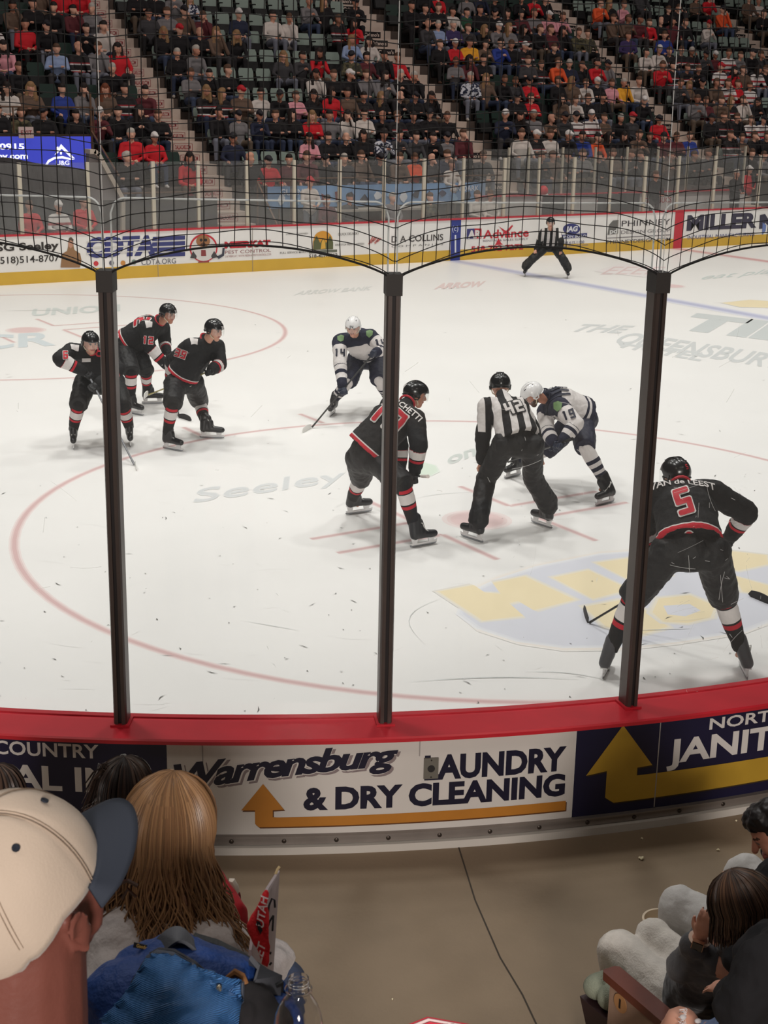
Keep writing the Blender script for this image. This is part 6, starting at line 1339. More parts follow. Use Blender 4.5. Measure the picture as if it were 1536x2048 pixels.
def frame(deg, pitch, roll=0):
    hf = hdir(deg); p = math.radians(pitch); hf = (hf * math.cos(p) + Zv * math.sin(p)).normalized(); hr = hf.cross(Zv).normalized(); hu = hr.cross(hf).normalized(); a = math.radians(roll); hu = (hu * math.cos(a) + hr * math.sin(a)).normalized(); return hf, hu
def hairmats(n, cols): return [mat('%s_%d' % (n, i), c, .38, spec=.5) for i, c in enumerate(cols)]
def joints_sit(P, face, neck, head, deg_head, pitch, hw=.1, sw=.17, **kw):
    f = hdir(face); lat = Zv.cross(f).normalized(); hf, hu = frame(deg_head, pitch, kw.get('roll', 0)); J = dict(pelvis=P, neck=neck, head=head, lat=lat, hf=hf, hu=hu)
    for s, sg in (('L', 1), ('R', -1)):
        J['hip' + s] = P + lat * sg * hw - Zv * .02; J['sh' + s] = neck + lat * sg * sw - Zv * .06; J['kn' + s] = J['hip' + s] + f * .42 + Zv * .03; J['an' + s] = Vector((J['kn' + s].x, J['kn' + s].y, P.z - .40)) + f * .02; J['el' + s] = J['sh' + s] - Zv * .24 + f * .06 + lat * sg * .05; J['ha' + s] = J['el' + s] + f * .24 - lat * sg * .08
    J.update({k: v for k, v in kw.items() if k in J}); return J
# --- man in the pale cap, close at the left
HC = ondepth(48, 1812, 1.74); hf, hu = frame(64, 14, -4); NK = HC - Zv * .17 - hf * .03 - RH * .03
f0 = hdir(60); PZ = NK - Zv * .50 - f0 * .08
Jm = joints_sit(PZ, 60, NK - Zv * .03, HC, 64, 14, sw=.19, roll=-4)
SKM = mat('skin_ruddy', (122, 72, 62), .5, bump=.06, bscale=120, var=.10, vscale=9)
man = spectator('person in off-white cap with dark brim, seen from behind at the lower left corner', Jm, SKM, mat('shirt_dark', (52, 48, 48), .85), mat('cloth_jeans', 0), .006, k=1.02, seed=31, extra=[(HC - hf * .02 - hu * .03, NK + RH * .03 - Zv * .02, .078, .088, 16), (NK + RH * .03, NK + RH * .05 - Zv * .10, .088, .10, 16)])
hf, hu = frame(50, 20, -8); hr = hf.cross(hu).normalized(); CC_ = HC + hu * .030; mb = MB(); nu, nv = 60, 20; vs = []
for j in range(nv + 1):
    for i in range(nu):
        th = 2 * PI * i / nu; low = -.16 if math.cos(th) > 0 else -.16 - .50 * (-math.cos(th)); ph = low + (PI / 2 - low) * j / nv; ph = min(ph, PI / 2 - .015)
        seam = -.0022 * math.exp(-((((th + PI / 6) % (PI / 3)) - PI / 6) * 9 * max(.05, math.cos(ph))) ** 2 * 14); rr_ = 1 + .012 * math.sin(3 * th + 1) * math.cos(ph)
        wr = .0028 * noise.noise(Vector((math.cos(th) * 2.2, math.sin(th) * 2.2, ph * 2.0)))
        sq = .5 * (1 + math.cos(th)); rz = .112 + .012 * sq * math.cos(ph)
        v = hf * (math.cos(th) * math.cos(ph) ** .9 * (.112 * rr_ + seam + wr)) + hr * (math.sin(th) * math.cos(ph) ** .9 * (.093 * rr_ + seam + wr)) + hu * (math.sin(ph) * (rz + seam * 2 + wr)); vs.append(CC_ + v)
mb.add(vs, [(j * nu + i, j * nu + (i + 1) % nu, (j + 1) * nu + (i + 1) % nu, (j + 1) * nu + i) for j in range(nv) for i in range(nu)] + [tuple(nv * nu + i for i in range(nu))])
CAPM = mat('cap_cotton', (206, 188, 170), .85, bump=.08, bscale=300, sheen=.2); cap = mb.build('cap', CAPM, man, True); so = cap.modifiers.new('s', 'SOLIDIFY'); so.thickness = .003
STM = mat('cap_stitch', (168, 148, 130), .8)
mb = MB()
def cappt(th, ph, g=1.004): 
    sq = .5 * (1 + math.cos(th)); rz = .112 + .012 * sq * math.cos(ph); return CC_ + (hf * (math.cos(th) * math.cos(ph) ** .9 * .112) + hr * (math.sin(th) * math.cos(ph) ** .9 * .093) + hu * (math.sin(ph) * rz)) * g
for i in range(6):
    th = PI / 3 * i
    for o_ in (-.022, .022): mb.tube([cappt(th + o_ / max(.15, math.cos(p)), p, 1.0) for p in [(-.15 + (1.5 + .15) * j / 16) for j in range(17)]], .0006, 5)
mb.build('stitching', STM, cap)
mb = MB(); mb.ell(cappt(0, PI / 2 - .01, 1.01), (.008, .008, .005), Matrix((hr, hf, hu)).transposed()); mb.build('button', CAPM, cap)
for i in range(6):
    th = PI / 6 + PI / 3 * i; p = cappt(th, .80, 1.008); n_ = (p - CC_).normalized(); mb = MB(); Rn = n_.to_track_quat('Z', 'Y').to_matrix(); mb.lathe([(.0048, -.001), (.0048, .0012), (.0030, .0014), (.0015, .0006)], 16, p, Rn); mb.build('eyelet', mat('eyelet_navy', (34, 40, 52), .7), cap)
mb = MB(); n = 24; vs = []
for i in range(n + 1):
    a = -1.12 + 2.24 * i / n
    for j in range(7):
        t = j / 6; r0x, r0y = .093, .110; e = CC_ + hf * (math.cos(a) * r0y * .98) + hr * (math.sin(a) * r0x * .98); ext = .070 * (math.cos(a * 1.36) ** .55 if abs(a) < 1.12 else 0)
        drop = -.030 * (math.sin(a) ** 2) * (.4 + .6 * t) * 1.3 - .012 * t; vs.append(e + hf * ext * t + hr * math.sin(a) * .006 * t + hu * (drop - .002))
mb.add(vs, [(7 * i + j, 7 * i + 7 + j, 7 * i + 8 + j, 7 * i + 1 + j) for i in range(n) for j in range(6)]); br = mb.build('brim', mat('brim_navy', (52, 58, 70), .8, bump=.05, bscale=400), cap, True); so = br.modifiers.new('s', 'SOLIDIFY'); so.thickness = .004

# --- girl with long light brown hair
HC2 = ondepth(338, 1672, 3.2); hf2, hu2 = frame(72, -6, 0); NK2 = ondepth(345, 1800, 3.16)
Jg = joints_sit(NK2 - Zv * .46 - hdir(75) * .05, 75, NK2, HC2, 72, -6, sw=.165, shL=ondepth(250, 1868, 3.12), shR=ondepth(440, 1885, 3.22), elL=ondepth(215, 1990, 3.0), elR=ondepth(478, 2015, 3.2))
M_swt = mat('sweat_grey', (186, 178, 176), .9, bump=.2, bscale=90, var=.06, vscale=30, sheen=.2)
girl = spectator('person with long light brown hair and pale grey sweatshirt seen from behind', Jg, SKIN[2], M_swt, mat('cloth_jeans', 0), .009, k=1.0, seed=41, topx=.9)
HB = hairmats('hair_brown', [(150, 114, 80), (136, 101, 72), (162, 124, 88), (122, 92, 66), (154, 118, 84)])
mb = MB(); hr2 = hf2.cross(hu2).normalized(); R2 = Matrix((hr2, hf2, hu2)).transposed()
mb.ell(HC2 + hu2 * .018 - hf2 * .012, (.09, .104, .112), R2); mb.cap(HC2 - hf2 * .03, HC2 - hf2 * .045 - Zv * .14, .088, .062, 16); mb.cap(HC2 - hf2 * .06 - Zv * .13, NK2 - hdir(72) * .06 - Zv * .06, .06, .07, 14)
me = remesh(mb, .008, 3, .5, 'hair'); me.materials.append(HB[3]); hg = link('hair', me, girl, True)
cr = HC2 + hu2 * .13 + hf2 * .02
strands(hg, HC2 - hf2 * .006, hf2, hu2, HB, 2200, cr, 1.0, .25, .03, 5, 'hair_lock', .0024, .018, 0, gather=NK2 - hdir(72) * .075 - Zv * .02, gt=.42, back=.03)
strands(hg, HC2 - hf2 * .01 - hu2 * .004, hf2, hu2, HB, 700, cr, 1.0, .29, .06, 6, 'hair_lock', .0024, .035, .02, az=(-.2, 1.7), back=.05)
strands(hg, HC2 - hf2 * .01 - hu2 * .004, hf2, hu2, HB, 600, cr, 1.0, .25, .10, 8, 'hair_lock', .0024, .035, -.03, az=(-1.8, -.3), back=.05)
cp = ondepth(256, 1778, 3.02); mb = MB(); mb.tube([cp - RH * .02 + Zv * .012, cp + Zv * .02, cp + RH * .02 + Zv * .008], .005, 6); mb.tube([cp - RH * .012 - Zv * .022, cp, cp + RH * .016 - Zv * .018], .004, 6); mb.build('hair_clip', mat('clip_brown', (66, 40, 30), .25, spec=.6), girl)
# --- child with gathered dark hair in front of her, and a dark head at the left edge
def small_head(x, y, dep, label, cols, seed, face=80, pony=None, k=.92):
    C = ondepth(x, y, dep); hf_, hu_ = frame(face, -8); N = C - Zv * .17 - hf_ * .02
    J = joints_sit(N - Zv * .40 - hdir(face) * .03, face, N, C, face, -8, sw=.14)
    p = spectator(label, J, SKIN[0], mat('cloth_dark_grey', 0) if pony is None else mat('cloth_red', 0), mat('cloth_trousers_black', 0), .010, k=k, seed=seed)
    HM = hairmats('hair_dark', cols); mb = MB(); R = Matrix((hf_.cross(hu_).normalized(), hf_, hu_)).transposed(); mb.ell(C + hu_ * .016 - hf_ * .012, (.088 * k, .1 * k, .108 * k), R); mb.cap(C - hf_ * .05, C - hf_ * .06 - Zv * .09, .06, .045, 12)
    me = remesh(mb, .009, 2, .5, 'hair'); me.materials.append(HM[0]); h = link('hair', me, p, True)
    strands(h, C - hf_ * .004, hf_, hu_, HM, 230, C + hu_ * .13 - hf_ * .01, k, .05 if pony else .2, .02, seed, 'hair_lock', .004, .02)
    if pony:
        b = ondepth(pony[0], pony[1], dep - .04); mb = MB(); mb.tube([b + Vector((.012 * math.cos(t), .012 * math.sin(t), .012)) for t in [q * .7 for q in range(10)]], .006, 6); mb.build('hair_tie', mat('tie_black', (22, 18, 18), .6), h)
        rr = random.Random(seed); mb = MB()
        for i in range(90):
            q = Vector((rr.gauss(0, .012), rr.gauss(0, .012), .02)); e = b - RH * rr.uniform(.03, .11) - Zv * rr.uniform(.03, .13) + FH * rr.uniform(-.05, .02); mb.tube([b + q * .5, b + q + Zv * .02 - RH * .02, (b + e) / 2 + Zv * .03 - RH * .02, e], [.003, .003, .003, .001], 4, True, rr.randrange(len(HM)))
        o = mb.build('ponytail', HM, h, True, fix=False); o['kind'] = 'stuff'
    return p
DKH = [(58, 44, 38), (44, 34, 30), (78, 60, 50), (36, 28, 26)]
small_head(250, 1592, 4.75, 'child with dark brown hair in a short ponytail, in front of the navy sign panel', DKH, 51, 82, (232, 1552))
small_head(-6, 1606, 4.75, 'person with straight dark hair cut off by the left edge above the cap', DKH, 52, 84)
# red jersey with crest and red sneaker beyond the long hair
P = ondepth(430, 1775, 3.75); RJ = empty('hockey_jersey', P - Zv * .2, 'red hockey jersey with white laced crest right of the long brown hair', 'jersey')
mb = MB(); mb.cap(ondepth(405, 1745, 3.78), ondepth(430, 1840, 3.70), .045, .085, 16); mb.cap(ondepth(425, 1760, 3.78), ondepth(455, 1835, 3.72), .03, .05, 14); me = remesh(mb, .006, 3, .5, 'cloth'); wrinkle(me, .006, 14, 3); me.materials.append(mat('jersey_red', (168, 26, 36), .7)); jo_ = link('cloth', me, RJ, True)
bvj = bvh_of(me, wloc(jo_)); nj = (CAM - P).normalized()
def jp(pts): o = ondepth(430, 1775, 3.7); return [((x - 430) / FPX * 3.7, -(y - 1775) / FPX * 3.7) for x, y in pts]
for pts, c in (([(402, 1762), (418, 1728), (432, 1758), (430, 1792), (420, 1788)], WHC), ([(406, 1760), (417, 1740), (425, 1760), (424, 1778)], (60, 54, 60)), ([(436, 1742), (440, 1742), (442, 1790), (434, 1815), (431, 1812), (438, 1788)], (26, 22, 24)), ([(449, 1806), (454, 1796), (458, 1830), (446, 1832)], (28, 24, 26)), ([(447, 1812), (451, 1802), (452, 1832), (444, 1834)], WHC)):
    decal(poly_mesh([jp(pts)], .012), bvj, ondepth(430, 1775, 3.7), nj, UP, .004, mat('jp_' + str(c[0]), c, .6), 'crest', jo_)
SNK = empty('sneaker', ondepth(470, 1840, 3.8), 'red canvas sneaker with white rubber sole pointing up beside the red jersey', 'shoe')
mb = MB(); pts = [ondepth(x, y, 3.8) for x, y in ((466, 1842), (469, 1815), (471, 1790), (470, 1775), (464, 1763), (458, 1762))]; mb.tube(pts, [.009, .009, .010, .011, .010, .007], 10, True, 0, (RH, 1.7)); mb.build('sole', mat('rubber_white', (214, 204, 190), .5), SNK)
mb = MB(); mb.tube([p - RH * .0118 + FH * -.001 for p in pts[:4]], .0012, 5); mb.tube([p + RH * .002 - FH * .034 for p in pts[:5]], .0015, 5); mb.build('sole_line', mat('sole_black', (30, 26, 28), .6), SNK)
mb = MB(); mb.cap(ondepth(459, 1838, 3.8), ondepth(461, 1790, 3.8), .022, .018, 12, (FH, 1.5)); mb.build('canvas_upper', mat('canvas_red', (120, 24, 36), .8), SNK)
# poster and red towel
PO = empty('poster', ondepth(540, 1940, 3.05), 'white poster board with black marker lines held edge-on beside the aisle', 'poster')
pp = [ondepth(x, y, d) for x, y, d in ((557, 1741, 3.12), (553, 1790, 3.12), (545, 1930, 3.05), (541, 2000, 3.05), (505, 2000, 2.80), (500, 1900, 2.84), (512, 1830, 2.9), (535, 1775, 3.02))]
nn_ = (pp[2] - pp[0]).cross(pp[5] - pp[0]).normalized() * .003; mb = MB(); n = len(pp); mb.add([p + nn_ for p in pp] + [p - nn_ for p in pp], [tuple(range(n)), tuple(range(2 * n - 1, n - 1, -1))] + [(i, n + i, n + (i + 1) % n, (i + 1) % n) for i in range(n)]); mb.build('board', mat('poster_white', (176, 164, 166), .8), PO, smooth=False)
def pl(pts, r=.0022): mb = MB(); mb.tube([ondepth(x, y, 2.93) for x, y in pts], r, 5); mb.build('marker_line', mat('marker', (28, 26, 30), .6), PO)
pl([(536, 1830), (538, 1812), (544, 1797), (549, 1800), (550, 1815)]); pl([(536, 1853), (540, 1842), (547, 1831)]); pl([(547, 1831), (545, 1862)]); pl([(539, 1930), (543, 1925)]); pl([(540, 1908), (541, 1904)], .003)
mb = MB(); mb.tube([ondepth(*q) for q in ((559, 1733, 3.1), (555, 1738, 3.1), (551, 1748, 3.1))], .003, 5); mb.build('torn_corner', mat('torn_tan', (206, 184, 140), .8), PO)
TW = empty('towel', ondepth(520, 1930, 2.85), 'red folded rally towel with white lettering hanging in front of the poster', 'towel')
tp = [(533, 1779), (538, 1786), (537, 1860), (542, 1905), (537, 1938), (523, 1928), (505, 1880), (495, 1852), (502, 1834), (518, 1806)]
P3 = [ondepth(x, y, 2.80 + .006 * math.sin(i * 1.7)) for i, (x, y) in enumerate(tp)]; nn_ = ray(520, 1860).normalized() * .012; mb = MB(); n = len(P3); mb.add([p - nn_ for p in P3] + [p + nn_ for p in P3], [tuple(range(n)), tuple(range(2 * n - 1, n - 1, -1))] + [(i, n + i, n + (i + 1) % n, (i + 1) % n) for i in range(n)])
me = remesh(mb, .004, 3, .5, 'cloth'); wrinkle(me, .006, 22, 5); me.materials.append(mat('towel_red', (206, 38, 44), .85, bump=.3, bscale=200)); to = link('cloth', me, TW, True); bvt = bvh_of(me, wloc(to))
for s, (x, y), rot in (('UTAH', (531, 1826), 82), ('LET', (527, 1908), 78)):
    vs, fs = text_mesh(s, .022, .02, 'CENTER', .006, .3); a = math.radians(rot); vs = [(x_ * math.cos(a) - y_ * math.sin(a), x_ * math.sin(a) + y_ * math.cos(a)) for x_, y_ in vs]; decal((vs, fs), bvt, ondepth(x, y, 2.8), -ray(x, y), UP, .003, mat('towel_white', (220, 200, 200), .8), 'lettering', to)
mb = MB(); q = [ondepth(x, y, 2.76) for x, y in ((514, 1845), (520, 1842), (524, 1858), (519, 1866))]
decal(poly_mesh([[((x - 518) / FPX * 2.8, -(y - 1855) / FPX * 2.8) for x, y in ((512, 1842), (520, 1844), (525, 1860), (520, 1868), (515, 1858))]], .004), bvt, ondepth(518, 1855, 2.8), -ray(518, 1855), UP, .003, mat('marker', 0), 'print', to)

# --- blue backpack
BP = empty('backpack', ondepth(370, 2080, 2.35), 'blue backpack with ribbed lighter pocket and grey straps, open at the top', 'backpack')
def dp(L, d): return [ondepth(x, y, d) for x, y in L]
M_bd = mat('bag_blue_dark', (28, 60, 122), .6, bump=.25, bscale=120); M_strap = mat('strap_grey', (74, 76, 82), .6, bump=.1, bscale=300); M_pipe = mat('piping_grey', (66, 72, 84), .6)
mb = MB(); mb.cap(ondepth(330, 1960, 2.42), ondepth(470, 1990, 2.42), .075, .07, 18); mb.cap(ondepth(270, 2010, 2.38), ondepth(520, 2060, 2.40), .085, .075, 18); mb.cap(ondepth(300, 2120, 2.35), ondepth(480, 2140, 2.38), .12, .1, 18); mb.cap(ondepth(262, 1925, 2.44), ondepth(350, 1915, 2.46), .03, .05, 14); mb.cap(ondepth(420, 1935, 2.5), ondepth(545, 2010, 2.46), .04, .035, 14); mb.cap(ondepth(225, 1990, 2.4), ondepth(250, 2060, 2.36), .035, .06, 12)
me = remesh(mb, .006, 4, .5, 'main_bag'); wrinkle(me, .012, 9, 2); wrinkle(me, .004, 26, 6); me.materials.append(M_bd); bag = link('main_bag', me, BP, True); bvb = bvh_of(me, wloc(bag))
# ribbed pocket: a bulging panel
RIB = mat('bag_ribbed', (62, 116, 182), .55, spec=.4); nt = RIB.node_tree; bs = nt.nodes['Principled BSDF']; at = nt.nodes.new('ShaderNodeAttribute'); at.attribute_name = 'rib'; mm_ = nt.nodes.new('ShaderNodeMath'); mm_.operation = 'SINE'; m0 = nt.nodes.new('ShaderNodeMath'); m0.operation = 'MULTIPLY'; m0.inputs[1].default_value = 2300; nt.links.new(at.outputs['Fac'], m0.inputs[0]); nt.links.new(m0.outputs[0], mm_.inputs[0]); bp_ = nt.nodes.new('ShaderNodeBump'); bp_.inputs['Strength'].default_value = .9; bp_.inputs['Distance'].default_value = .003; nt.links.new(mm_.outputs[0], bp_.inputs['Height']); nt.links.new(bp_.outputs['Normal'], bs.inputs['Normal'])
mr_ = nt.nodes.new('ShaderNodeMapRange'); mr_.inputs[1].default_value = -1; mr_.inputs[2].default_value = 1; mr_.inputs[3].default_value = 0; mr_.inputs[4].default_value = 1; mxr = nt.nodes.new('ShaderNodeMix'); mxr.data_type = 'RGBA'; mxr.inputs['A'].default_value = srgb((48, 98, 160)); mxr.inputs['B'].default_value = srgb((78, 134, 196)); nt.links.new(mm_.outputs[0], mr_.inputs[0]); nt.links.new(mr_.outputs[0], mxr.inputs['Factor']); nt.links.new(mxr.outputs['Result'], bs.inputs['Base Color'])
outl = [(203, 2040), (232, 2012), (255, 1985), (278, 1945), (296, 1915), (315, 1904), (345, 1908), (385, 1930), (415, 1955), (437, 1978), (455, 1980), (468, 1972), (483, 1964), (482, 2000), (474, 2060), (440, 2110), (330, 2130), (220, 2110)]
vs2, fs2 = poly_mesh([outl], 16); PV = []
cxm, cym = 350, 2010
for x, y in vs2:
    e = min(math.hypot(x - a, y - b) for a, b in outl); bul = min(1, e / 60) ** .6; fold = .010 * noise.noise(Vector((x / 38, y / 60, 1))) + .006 * noise.noise(Vector((x / 90, y / 20, 3)))
    PV.append(ondepth(x, y, 2.325 - .045 * bul + fold * bul - (y - 1960) * .0003))
mb = MB(); mb.add(PV, fs2); me = mb.mesh('ribbed_pocket', RIB); setattr_f(me, 'rib', [((x * .35 + y) / FPX * 2.3) for x, y in vs2]); rp = link('ribbed_pocket', me, BP, True); so = rp.modifiers.new('s', 'SOLIDIFY'); so.thickness = .006
mb = MB(); mb.tube(dp(outl[:10], 2.325), .0042, 8); mb.build('piping', M_pipe, rp); mb = MB(); mb.tube(dp(outl[12:16], 2.32), .005, 8); mb.build('piping', M_pipe, rp)
mb = MB(); zz = dp([(300, 1908), (318, 1898), (348, 1901), (388, 1924), (418, 1950), (440, 1974)], 2.33); mb.tube(zz, .003, 6); mb.build('zip', mat('zip_dark', (44, 46, 52), .5), BP); mb = MB(); mb.ell(ondepth(438, 1975, 2.29), (.005, .005, .005)); mb.tube(dp([(438, 1975), (441, 1982)], 2.285), .0022, 6); mb.build('zip_pull', mat('zip_metal', (190, 180, 160), .25, metal=.9), BP)
def band(pts, wd, name, m, th=.003, par=BP, wdir=None):
    mb = MB(); n = len(pts); vs = []
    for i, p in enumerate(pts):
        t = (pts[min(i + 1, n - 1)] - pts[max(i - 1, 0)]).normalized(); w_ = (wdir - t * wdir.dot(t)).normalized() * wd / 2; nn = t.cross(w_).normalized() * th
        vs += [p + w_ + nn, p - w_ + nn, p - w_ - nn, p + w_ - nn]
    mb.add(vs, [(4 * i + j, 4 * i + 4 + j, 4 * i + 4 + (j + 1) % 4, 4 * i + (j + 1) % 4) for i in range(n - 1) for j in range(4)] + [(0, 1, 2, 3), (4 * n - 1, 4 * n - 2, 4 * n - 3, 4 * n - 4)]); return mb.build(name, m, par, True)
def arcp(x0, y0, x1, y1, h, d0, d1, n=12): return [ondepth(x0 + (x1 - x0) * i / n, y0 + (y1 - y0) * i / n - h * math.sin(PI * i / n), d0 + (d1 - d0) * i / n) for i in range(n + 1)]
band(arcp(322, 1892, 392, 1896, 24, 2.40, 2.40), .035, 'carry_handle', M_strap, .003, BP, (FH + RH * -.5 + Zv * .2).normalized())
band([ondepth(*q) for q in ((385, 1892, 2.48), (430, 1905, 2.47), (480, 1930, 2.45), (530, 1965, 2.43), (560, 1990, 2.40))], .045, 'shoulder_strap', mat('strap_black', (40, 42, 44), .6, bump=.2, bscale=150), .007, BP, Zv)
band([ondepth(*q) for q in ((500, 1925, 2.40), (520, 1938, 2.395), (536, 1956, 2.39), (530, 1985, 2.38))], .055, 'strap_cover', M_strap, .004, BP, (RH * .7 - Zv * .7).normalized())
band([ondepth(*q) for q in ((535, 1955, 2.42), (556, 1975, 2.42), (572, 1996, 2.42), (575, 2030, 2.4))], .03, 'side_strap', M_bd, .004, BP, Zv)
mb = MB(); mb.tube(dp([(452, 1982), (458, 1955), (470, 1945), (484, 1952), (494, 1972), (498, 1990)], 2.36), [.004, .006, .007, .006, .005, .004], 8); mb.build('leather_loop', mat('loop_tan', (140, 96, 58), .7, var=.4, vscale=40), BP)
mb = MB(); mb.cap(ondepth(505, 2010, 2.36), ondepth(540, 2060, 2.34), .035, .04, 14); mb.cap(ondepth(490, 2040, 2.33), ondepth(500, 2090, 2.33), .03, .03, 12); me = remesh(mb, .005, 2, .5, 'lining'); wrinkle(me, .006, 30, 9); me.materials.append(mat('lining_black', (36, 34, 36), .9)); link('lining', me, BP, True)
mb = MB(); L_ = dp([(268, 1885), (302, 1893), (301, 1902), (266, 1895)], 2.40); mb.add([p for p in L_] + [p + FW * .003 for p in L_], [(0, 3, 2, 1), (4, 5, 6, 7), (0, 1, 5, 4), (1, 2, 6, 5), (2, 3, 7, 6), (3, 0, 4, 7)]); mb.build('fabric_label', mat('label_black', (26, 24, 26), .7), BP, smooth=False)
vs, fs = text_mesh('Goodyear', .014, .03, shear=.4); W = max(v[0] for v in vs); mb = MB(); o_ = ondepth(272, 1894, 2.396); mb.add([o_ + (RT * .97 - UP * .22) * (x / W * .026) + UP * (y * .6) for x, y in vs], fs); mb.build('lettering', mat('thread_gold', (200, 160, 80), .6), BP, smooth=False, fix=False)
# --- bottle
BT = ondepth(597, 2060, 1.95); kx = 1.95 / FPX
BO_ = empty('plastic_bottle', BT - Zv * .1, 'clear empty plastic soda bottle without cap at the bottom of the picture', 'bottle')
G_pl = bpy.data.materials.new('clear_plastic'); G_pl.use_nodes = True; b_ = G_pl.node_tree.nodes['Principled BSDF']; b_.inputs['Base Color'].default_value = (.96, .96, .97, 1); b_.inputs['Roughness'].default_value = .03; b_.inputs['Transmission Weight'].default_value = 1.0; b_.inputs['IOR'].default_value = 1.3
axz = (Zv * .98 + UP * .2).normalized(); Rb = Matrix((RH, axz.cross(RH).normalized(), axz)).transposed()
top_z = (2060 - 1953) * kx * 1.10
prof = [(.0, -.12), (.030, -.12), (.033, -.11), (.033, .0), (.0332, .012), (.031, .028), (.0255, .045), (.019, .058), (.0145, .066), (.0140, .070), (.0185, .0705), (.0185, .0735), (.0138, .0745), (.0138, .079), (.0150, .080), (.0138, .081), (.0138, .084), (.0150, .085), (.0138, .086), (.0138, .092), (.0128, .093)]
s_ = top_z / .093; prof = [(r_, z * (s_ if z > 0 else 1)) for r_, z in prof]
inner = [(max(0, r_ - .0008), z) for r_, z in reversed(prof)]
mb = MB(); mb.lathe(prof + inner[:-1], 40, BT, Rb, close=False); mb.build('bottle_body', G_pl, BO_, True)
vs, fs = text_mesh('PEPSI', .017, .03, 'CENTER', .006); mb = MB(); mb.add([BT + Rb @ Vector((math.sin(-x / .0336) * .0336, -math.cos(x / .0336) * .0336, y - .0)) for x, y in vs], fs); mb.build('lettering', mat('bottle_print', (110, 106, 112), .4), BO_, True, fix=False)
mb = MB(); mb.lathe([(.0325, -.115), (.0325, -.055)], 30, BT, Rb, close=True); mb.build('drink_residue', mat('cola', (60, 30, 24), .2, spec=.6), BO_)
# --- red placard tip
hxp = [(800, 2056), (855, 2034), (968, 2054), (1010, 2140), (900, 2200), (790, 2140)]
PLC = empty('placard', ondepth(880, 2120, 2.2), 'red placard with white border peeking up at the bottom edge', 'sign')
def flat(pts, m, name, d, off=0): 
    P = [ondepth(x, y, d) for x, y in pts]; o_ = FW * .002; n = len(P); mb = MB(); mb.add([p for p in P] + [p + o_ for p in P], [tuple(range(n)), tuple(range(2 * n - 1, n - 1, -1))] + [(i, n + i, n + (i + 1) % n, (i + 1) % n) for i in range(n)]); return mb.build(name, m, PLC, smooth=False)
def shrink(p, k): cx = sum(a for a, b in p) / len(p); cy = sum(b for a, b in p) / len(p); return [(cx + (a - cx) * k, cy + (b - cy) * k) for a, b in p]
flat(hxp, mat('placard_red', (206, 34, 60), .6), 'board', 2.2); flat(shrink(hxp, .955), mat('placard_white', (232, 214, 212), .6), 'border', 2.196); flat(shrink(hxp, .86), mat('placard_red', 0), 'field', 2.192)
vs, fs = text_mesh('ADK', .022, .04); o_ = ondepth(850, 2072, 2.188); mb = MB(); mb.add([o_ + RT * x + UP * y for x, y in vs], fs); mb.build('lettering', mat('placard_white', 0), PLC, smooth=False, fix=False)

# --- right group
def Z3(x, y, z): return onz(x, y, z)
M_sweat = mat('sweatpants_pale', (218, 212, 204), .92, bump=.25, bscale=120, var=.06, vscale=40, sheen=.2); M_sweatg = mat('sweatpants_grey', (206, 204, 202), .9, bump=.15, bscale=60, sheen=.2)
f1 = 133
PA_ = Z3(1398, 1985, .90); Kl = Z3(1236, 1898, .93); Kr = Z3(1308, 1880, .95)
Ja = joints_sit(PA_, f1, Z3(1462, 1868, 1.44), Z3(1490, 1822, 1.60), 140, -28, hw=.09, sw=.15, knL=Kl, knR=Kr, anL=Vector((Kl.x, Kl.y, .52)) + hdir(f1) * -.04, anR=Vector((Kr.x, Kr.y, .52)), elL=Z3(1360, 1938, 1.24), haL=Z3(1400, 1876, 1.45), shL=Z3(1428, 1906, 1.36), elR=Z3(1440, 1880, 1.15), haR=Z3(1400, 1870, 1.1))
wl = Ja['haL']; hl = Z3(1409, 1848, 1.53)
ga = spectator('girl in dark grey hoodie and pale sweatpants seated in the aisle seat', Ja, SKIN[0], mat('hoodie_grey', (82, 82, 85), .9, bump=.15, bscale=60, sheen=.2), M_sweat, .0065, hands=[(wl, hl, (CAM - hl).normalized() + UP * .3, .75, .8, -1)], k=.95, topx=.86, sleeves=.80, seed=61, legx=.88, hood=True)
wd_ = (hl - wl).normalized(); wn = (CAM - wl).normalized(); wn = (wn - wd_ * wn.dot(wd_)).normalized(); ws = wd_.cross(wn); wc = wl - wd_ * .004
WT = empty('smart_watch', wc, 'black square smart watch with pale band on the wrist of the girl in grey', 'watch')
mb = MB(); mb.tube([wc + ws * .031 * math.cos(t * 2 * PI / 20) + wn * .025 * math.sin(t * 2 * PI / 20) for t in range(21)], .0022, 6, False, 0, (wd_, 4.0)); mb.build('band', mat('watch_band', (214, 190, 172), .5), WT)
Rw = Matrix((ws, wd_, wn)).transposed(); MB().box(wc + wn * .027, (.040, .046, .012), Rw).build('case', mat('watch_case', (206, 160, 130), .3, metal=.7), WT, smooth=False); MB().box(wc + wn * .0335, (.036, .042, .004), Rw).build('screen', mat('watch_glass', (14, 14, 18), .08, spec=.7), WT, smooth=False)
HA = hairmats('hair_girl', [(74, 54, 42), (58, 42, 34), (94, 70, 54), (48, 36, 30)]); C = Ja['head']; hf_, hu_ = Ja['hf'], Ja['hu']; R = Matrix((hf_.cross(hu_).normalized(), hf_, hu_)).transposed(); mb = MB(); mb.ell(C + hu_ * .018 - hf_ * .01, (.088, .1, .108), R); mb.cap(C - hf_ * .03, C - Zv * .14 - hf_ * .03, .08, .07, 14); me = remesh(mb, .008, 3, .5, 'hair'); me.materials.append(HA[3]); h = link('hair', me, ga, True)
strands(h, C - hf_ * .004, hf_, hu_, HA, 900, C + hu_ * .135 + hf_ * .0, .97, .10, .0, 71, 'hair_lock', .0024, .008, back=.02)
